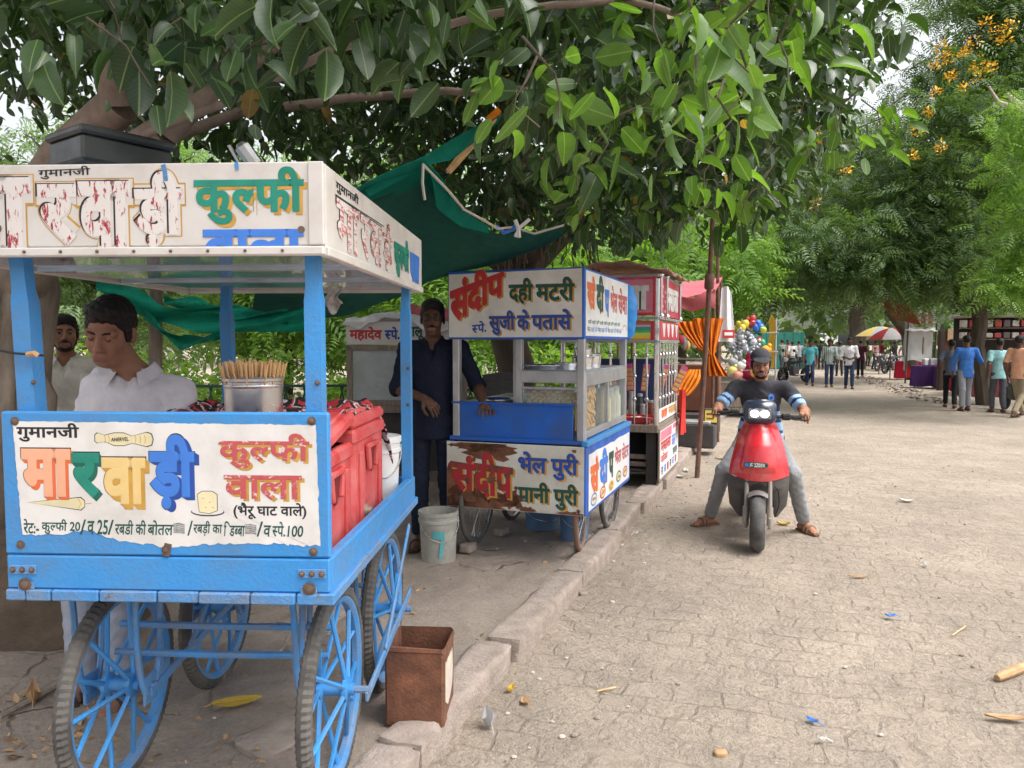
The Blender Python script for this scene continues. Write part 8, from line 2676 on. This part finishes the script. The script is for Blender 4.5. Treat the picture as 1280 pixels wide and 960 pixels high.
# ---------------------------------------------------------------- litter and stones on the ground
def leaf_obj(name, label, loc, L, W, m, rz, curl=.02, grp=None, cat='leaf'):
    mb = MB()
    def f(u, v):
        w = W * math.sin(math.pi * min(1, max(0, .04 + .93 * v))) ** .8 * (1 - .25 * v)
        x = (2 * u - 1) * w / 2
        return (x, (v - .5) * L, .008 + curl * (abs(2 * u - 1) ** 2) * .8 + curl * .8 * (2 * v - 1) ** 2 + .002 * nz(x, v, 20))
    mb.sheet(f, 8, 14, 0, .0012); mb.tube([(0, -.5 * L - .03, .006), (0, -.5 * L, .012 + curl * .6), (0, .45 * L, .012 + curl * .5)], .0022, 5, 0)
    return tag(mb.build(name, [m], None, loc, (0, 0, rz)), label, cat, grp)
m_yl = mat('yellow_fallen_leaf', (0.62, 0.42, 0.05), .5, var=.2, vs=9, chip=.12, cs=40, chipc=(0.12, 0.08, 0.03), dirt=.2, dirtc=(0.45, 0.28, 0.04))
m_dl = mat('dry_brown_leaf', (0.42, 0.26, 0.13), .7, var=.25, vs=14)
m_paper = mat('scrap_paper', (0.70, 0.68, 0.64), .8, var=.1); m_wrap = mat('blue_wrapper', (0.05, 0.20, 0.60), .4)
leaf_obj('fallen_leaf', 'large yellow fallen leaf lying between the wheels of the blue cart', gd(297, 886, FZ) + Vector((0, 0, .022)), .20, .105, m_yl, R(-70), .007)
leaf_obj('fallen_leaf', 'dry tan leaf on the road, pointed end toward the frame edge', gd(1258, 901), .17, .05, m_dl, R(80), .012)
leaf_obj('fallen_leaf', 'pale dry leaf on the road by the end of the kerb', gd(657, 880), .06, .05, m_dl, R(20), .01)
leaf_obj('fallen_leaf', 'small tan curled leaf by the broken kerb joint', gd(638, 866), .05, .03, m_yl, R(150), .02)
leaf_obj('fallen_leaf', 'yellow leaf lying under the scooter by its apron', gd(979, 657), .11, .06, m_yl, R(60), .02)
leaf_obj('fallen_leaf', 'greenish dry leaf flat on the road below the scooter', gd(1071, 722), .12, .05, m_dl, R(75), .005)
leaf_obj('fallen_leaf', 'dry leaf standing by the mud planter', gd(42, 880, FZ), .12, .06, m_dl, R(30), .05)
leaf_obj('fallen_leaf', 'small dark brown leaf near the base of the leaning pole', gd(903, 575), .2, .06, m_dl, R(80), .02)
leaf_obj('paper_scrap', 'blue wrapper scrap lying alone on the road', gd(1113, 772), .055, .04, m_wrap, R(80), .01, None, 'scrap')
leaf_obj('paper_scrap', 'blue and white wrapper scrap near the bottom of the road', gd(1015, 904), .05, .03, m_wrap, R(40), .01, None, 'scrap')
for i, (x, y, L, lab) in enumerate(((1133, 628, .13, 'white paper scrap on the road beyond the rider’s foot'), (1027, 930, .035, 'tiny white paper scrap lowest on the road'), (1157, 709, .05, 'white folded scrap on the open road'), (858, 590, .13, 'crumpled white scrap by the leaning pole'), (848, 597, .16, 'flat white scrap by the kerb near the leaning pole'), (1062, 482, .3, 'white scrap far out by the man in white'), (795, 669, .05, 'white scrap in the gutter by the snack cart'))):
    leaf_obj('paper_scrap', lab, gd(x, y), L, L * .6, m_paper, R(60 + 40 * i), .02, None, 'scrap')
leaf_obj('plastic_scrap', 'crumpled clear plastic scrap in the gutter below the tin', gd(611, 911), .07, .06, mat('clear_scrap', (0.40, 0.39, 0.40), .2), R(20), .05, None, 'scrap')
for k, (a, b, lab) in enumerate((((746, 867), (770, 862), 'pale ice-cream stick lying on the road'), ((1190, 797), (1207, 785), 'straw-coloured stick on the road, off toward the frame edge'))):
    mb = MB(); p, q = gd(*a), gd(*b); p.z = q.z = .012; mb.tube([p, q], .004, 5); tag(mb.build('stick', [m_bread], None), lab, 'stick')
mb = MB(); p, q = gd(0, 905, FZ), gd(72, 866, FZ); p.z = q.z = FZ + .03; mb.tube([p, q], .012, 6); tag(mb.build('plank', [m_wood], None), 'thin grey lath lying on the earth by the mud planter', 'plank')
for k, (x, y, s_, lab) in enumerate(((901, 945, .035, 'small tan stone at the bottom of the road'), (729, 744, .035, 'dark pebble against the kerb joint'), (830, 662, .03, 'grey pebble in the gutter'), (627, 668, .09, 'flat pale stone by the snack cart wheel'), (585, 689, .10, 'grey stone by the bucket'))):
    V, F = rough_block((0, 0, s_ * .3), (s_ * 1.4, s_, s_ * .7), .3 * k, s_ * .10, k * 3.3, None, 4)
    mb = MB().add(V, F, 0, True); p = gd(x, y, FZ if x < 700 else 0); tag(mb.build('stone', [m_kerb if k != 0 else m_dl], None, p, ang=80), lab, 'stone')
# broken slabs under the blue cart
for k, (x, y, sx, sy, lab) in enumerate(((300, 800, .5, .4, 'cracked stone slab under the blue cart, farthest back'), (330, 860, .42, .3, 'cracked stone slab under the blue cart beside the yellow leaf'), (245, 800, .3, .4, 'small broken slab by the rear wheel of the blue cart'), (345, 925, .26, .2, 'small broken slab by the front wheel nearest the tin'), (400, 770, .4, .3, 'flat slab of stone under the blue cart, nearest the white pail'))):
    V, F = rough_block((0, 0, 0), (sx, sy, .05), .3 * k, .012, k * 5.1, None, 5)
    mb = MB().add(V, F, 0, True); p = gd(x, y, FZ); p.z = FZ - .012 + .004 * k; tag(mb.build('stone_slab', [m_kerb], None, p, ang=80), lab, 'slab')
mb = MB(); p, q = gd(1246, 852), gd(1284, 836); p.z = q.z = .018; mb.tube([p, p.lerp(q, .1), p.lerp(q, .6), q], [.014, .02, .024, .02], 9); tag(mb.build('fallen_leaf', [m_dl], None), 'rolled-up dry brown leaf at the edge of the road', 'leaf')
V, F = clump_leaves('small', [(gd(x, y, FZ + .01), (.22, .22, .012), n) for x, y, n in ((20, 880, 60), (60, 930, 60), (10, 945, 50), (120, 900, 30), (230, 870, 20), (420, 800, 14), (350, 930, 20), (500, 760, 16), (560, 730, 12), (250, 950, 25), (660, 700, 12), (600, 800, 8))], .028, droop=0, shell=.1, jit=.5)
tag(link('leaf_litter', new_mesh('leaf_litter', V, F, m_dl)), kind='stuff')
random.seed(77)
V, F = [], []
g = MB()
for k in range(420):
    b_ = random.choice((random.uniform(.02, .5), random.uniform(0, 5), random.uniform(-2.5, -.2)))
    p = rp(b_, random.uniform(-3, 7), 0.004 if b_ > 0 else FZ)
    s_ = random.uniform(.004, .013)
    g.sphere(p - K0, (s_ * 1.3, s_, s_ * .7), 6, 4, k % 2)
tag(g.build('gravel', [m_kerb, mat('pale_grit', (0.5, 0.45, 0.4), .9)], None, K0), kind='stuff')
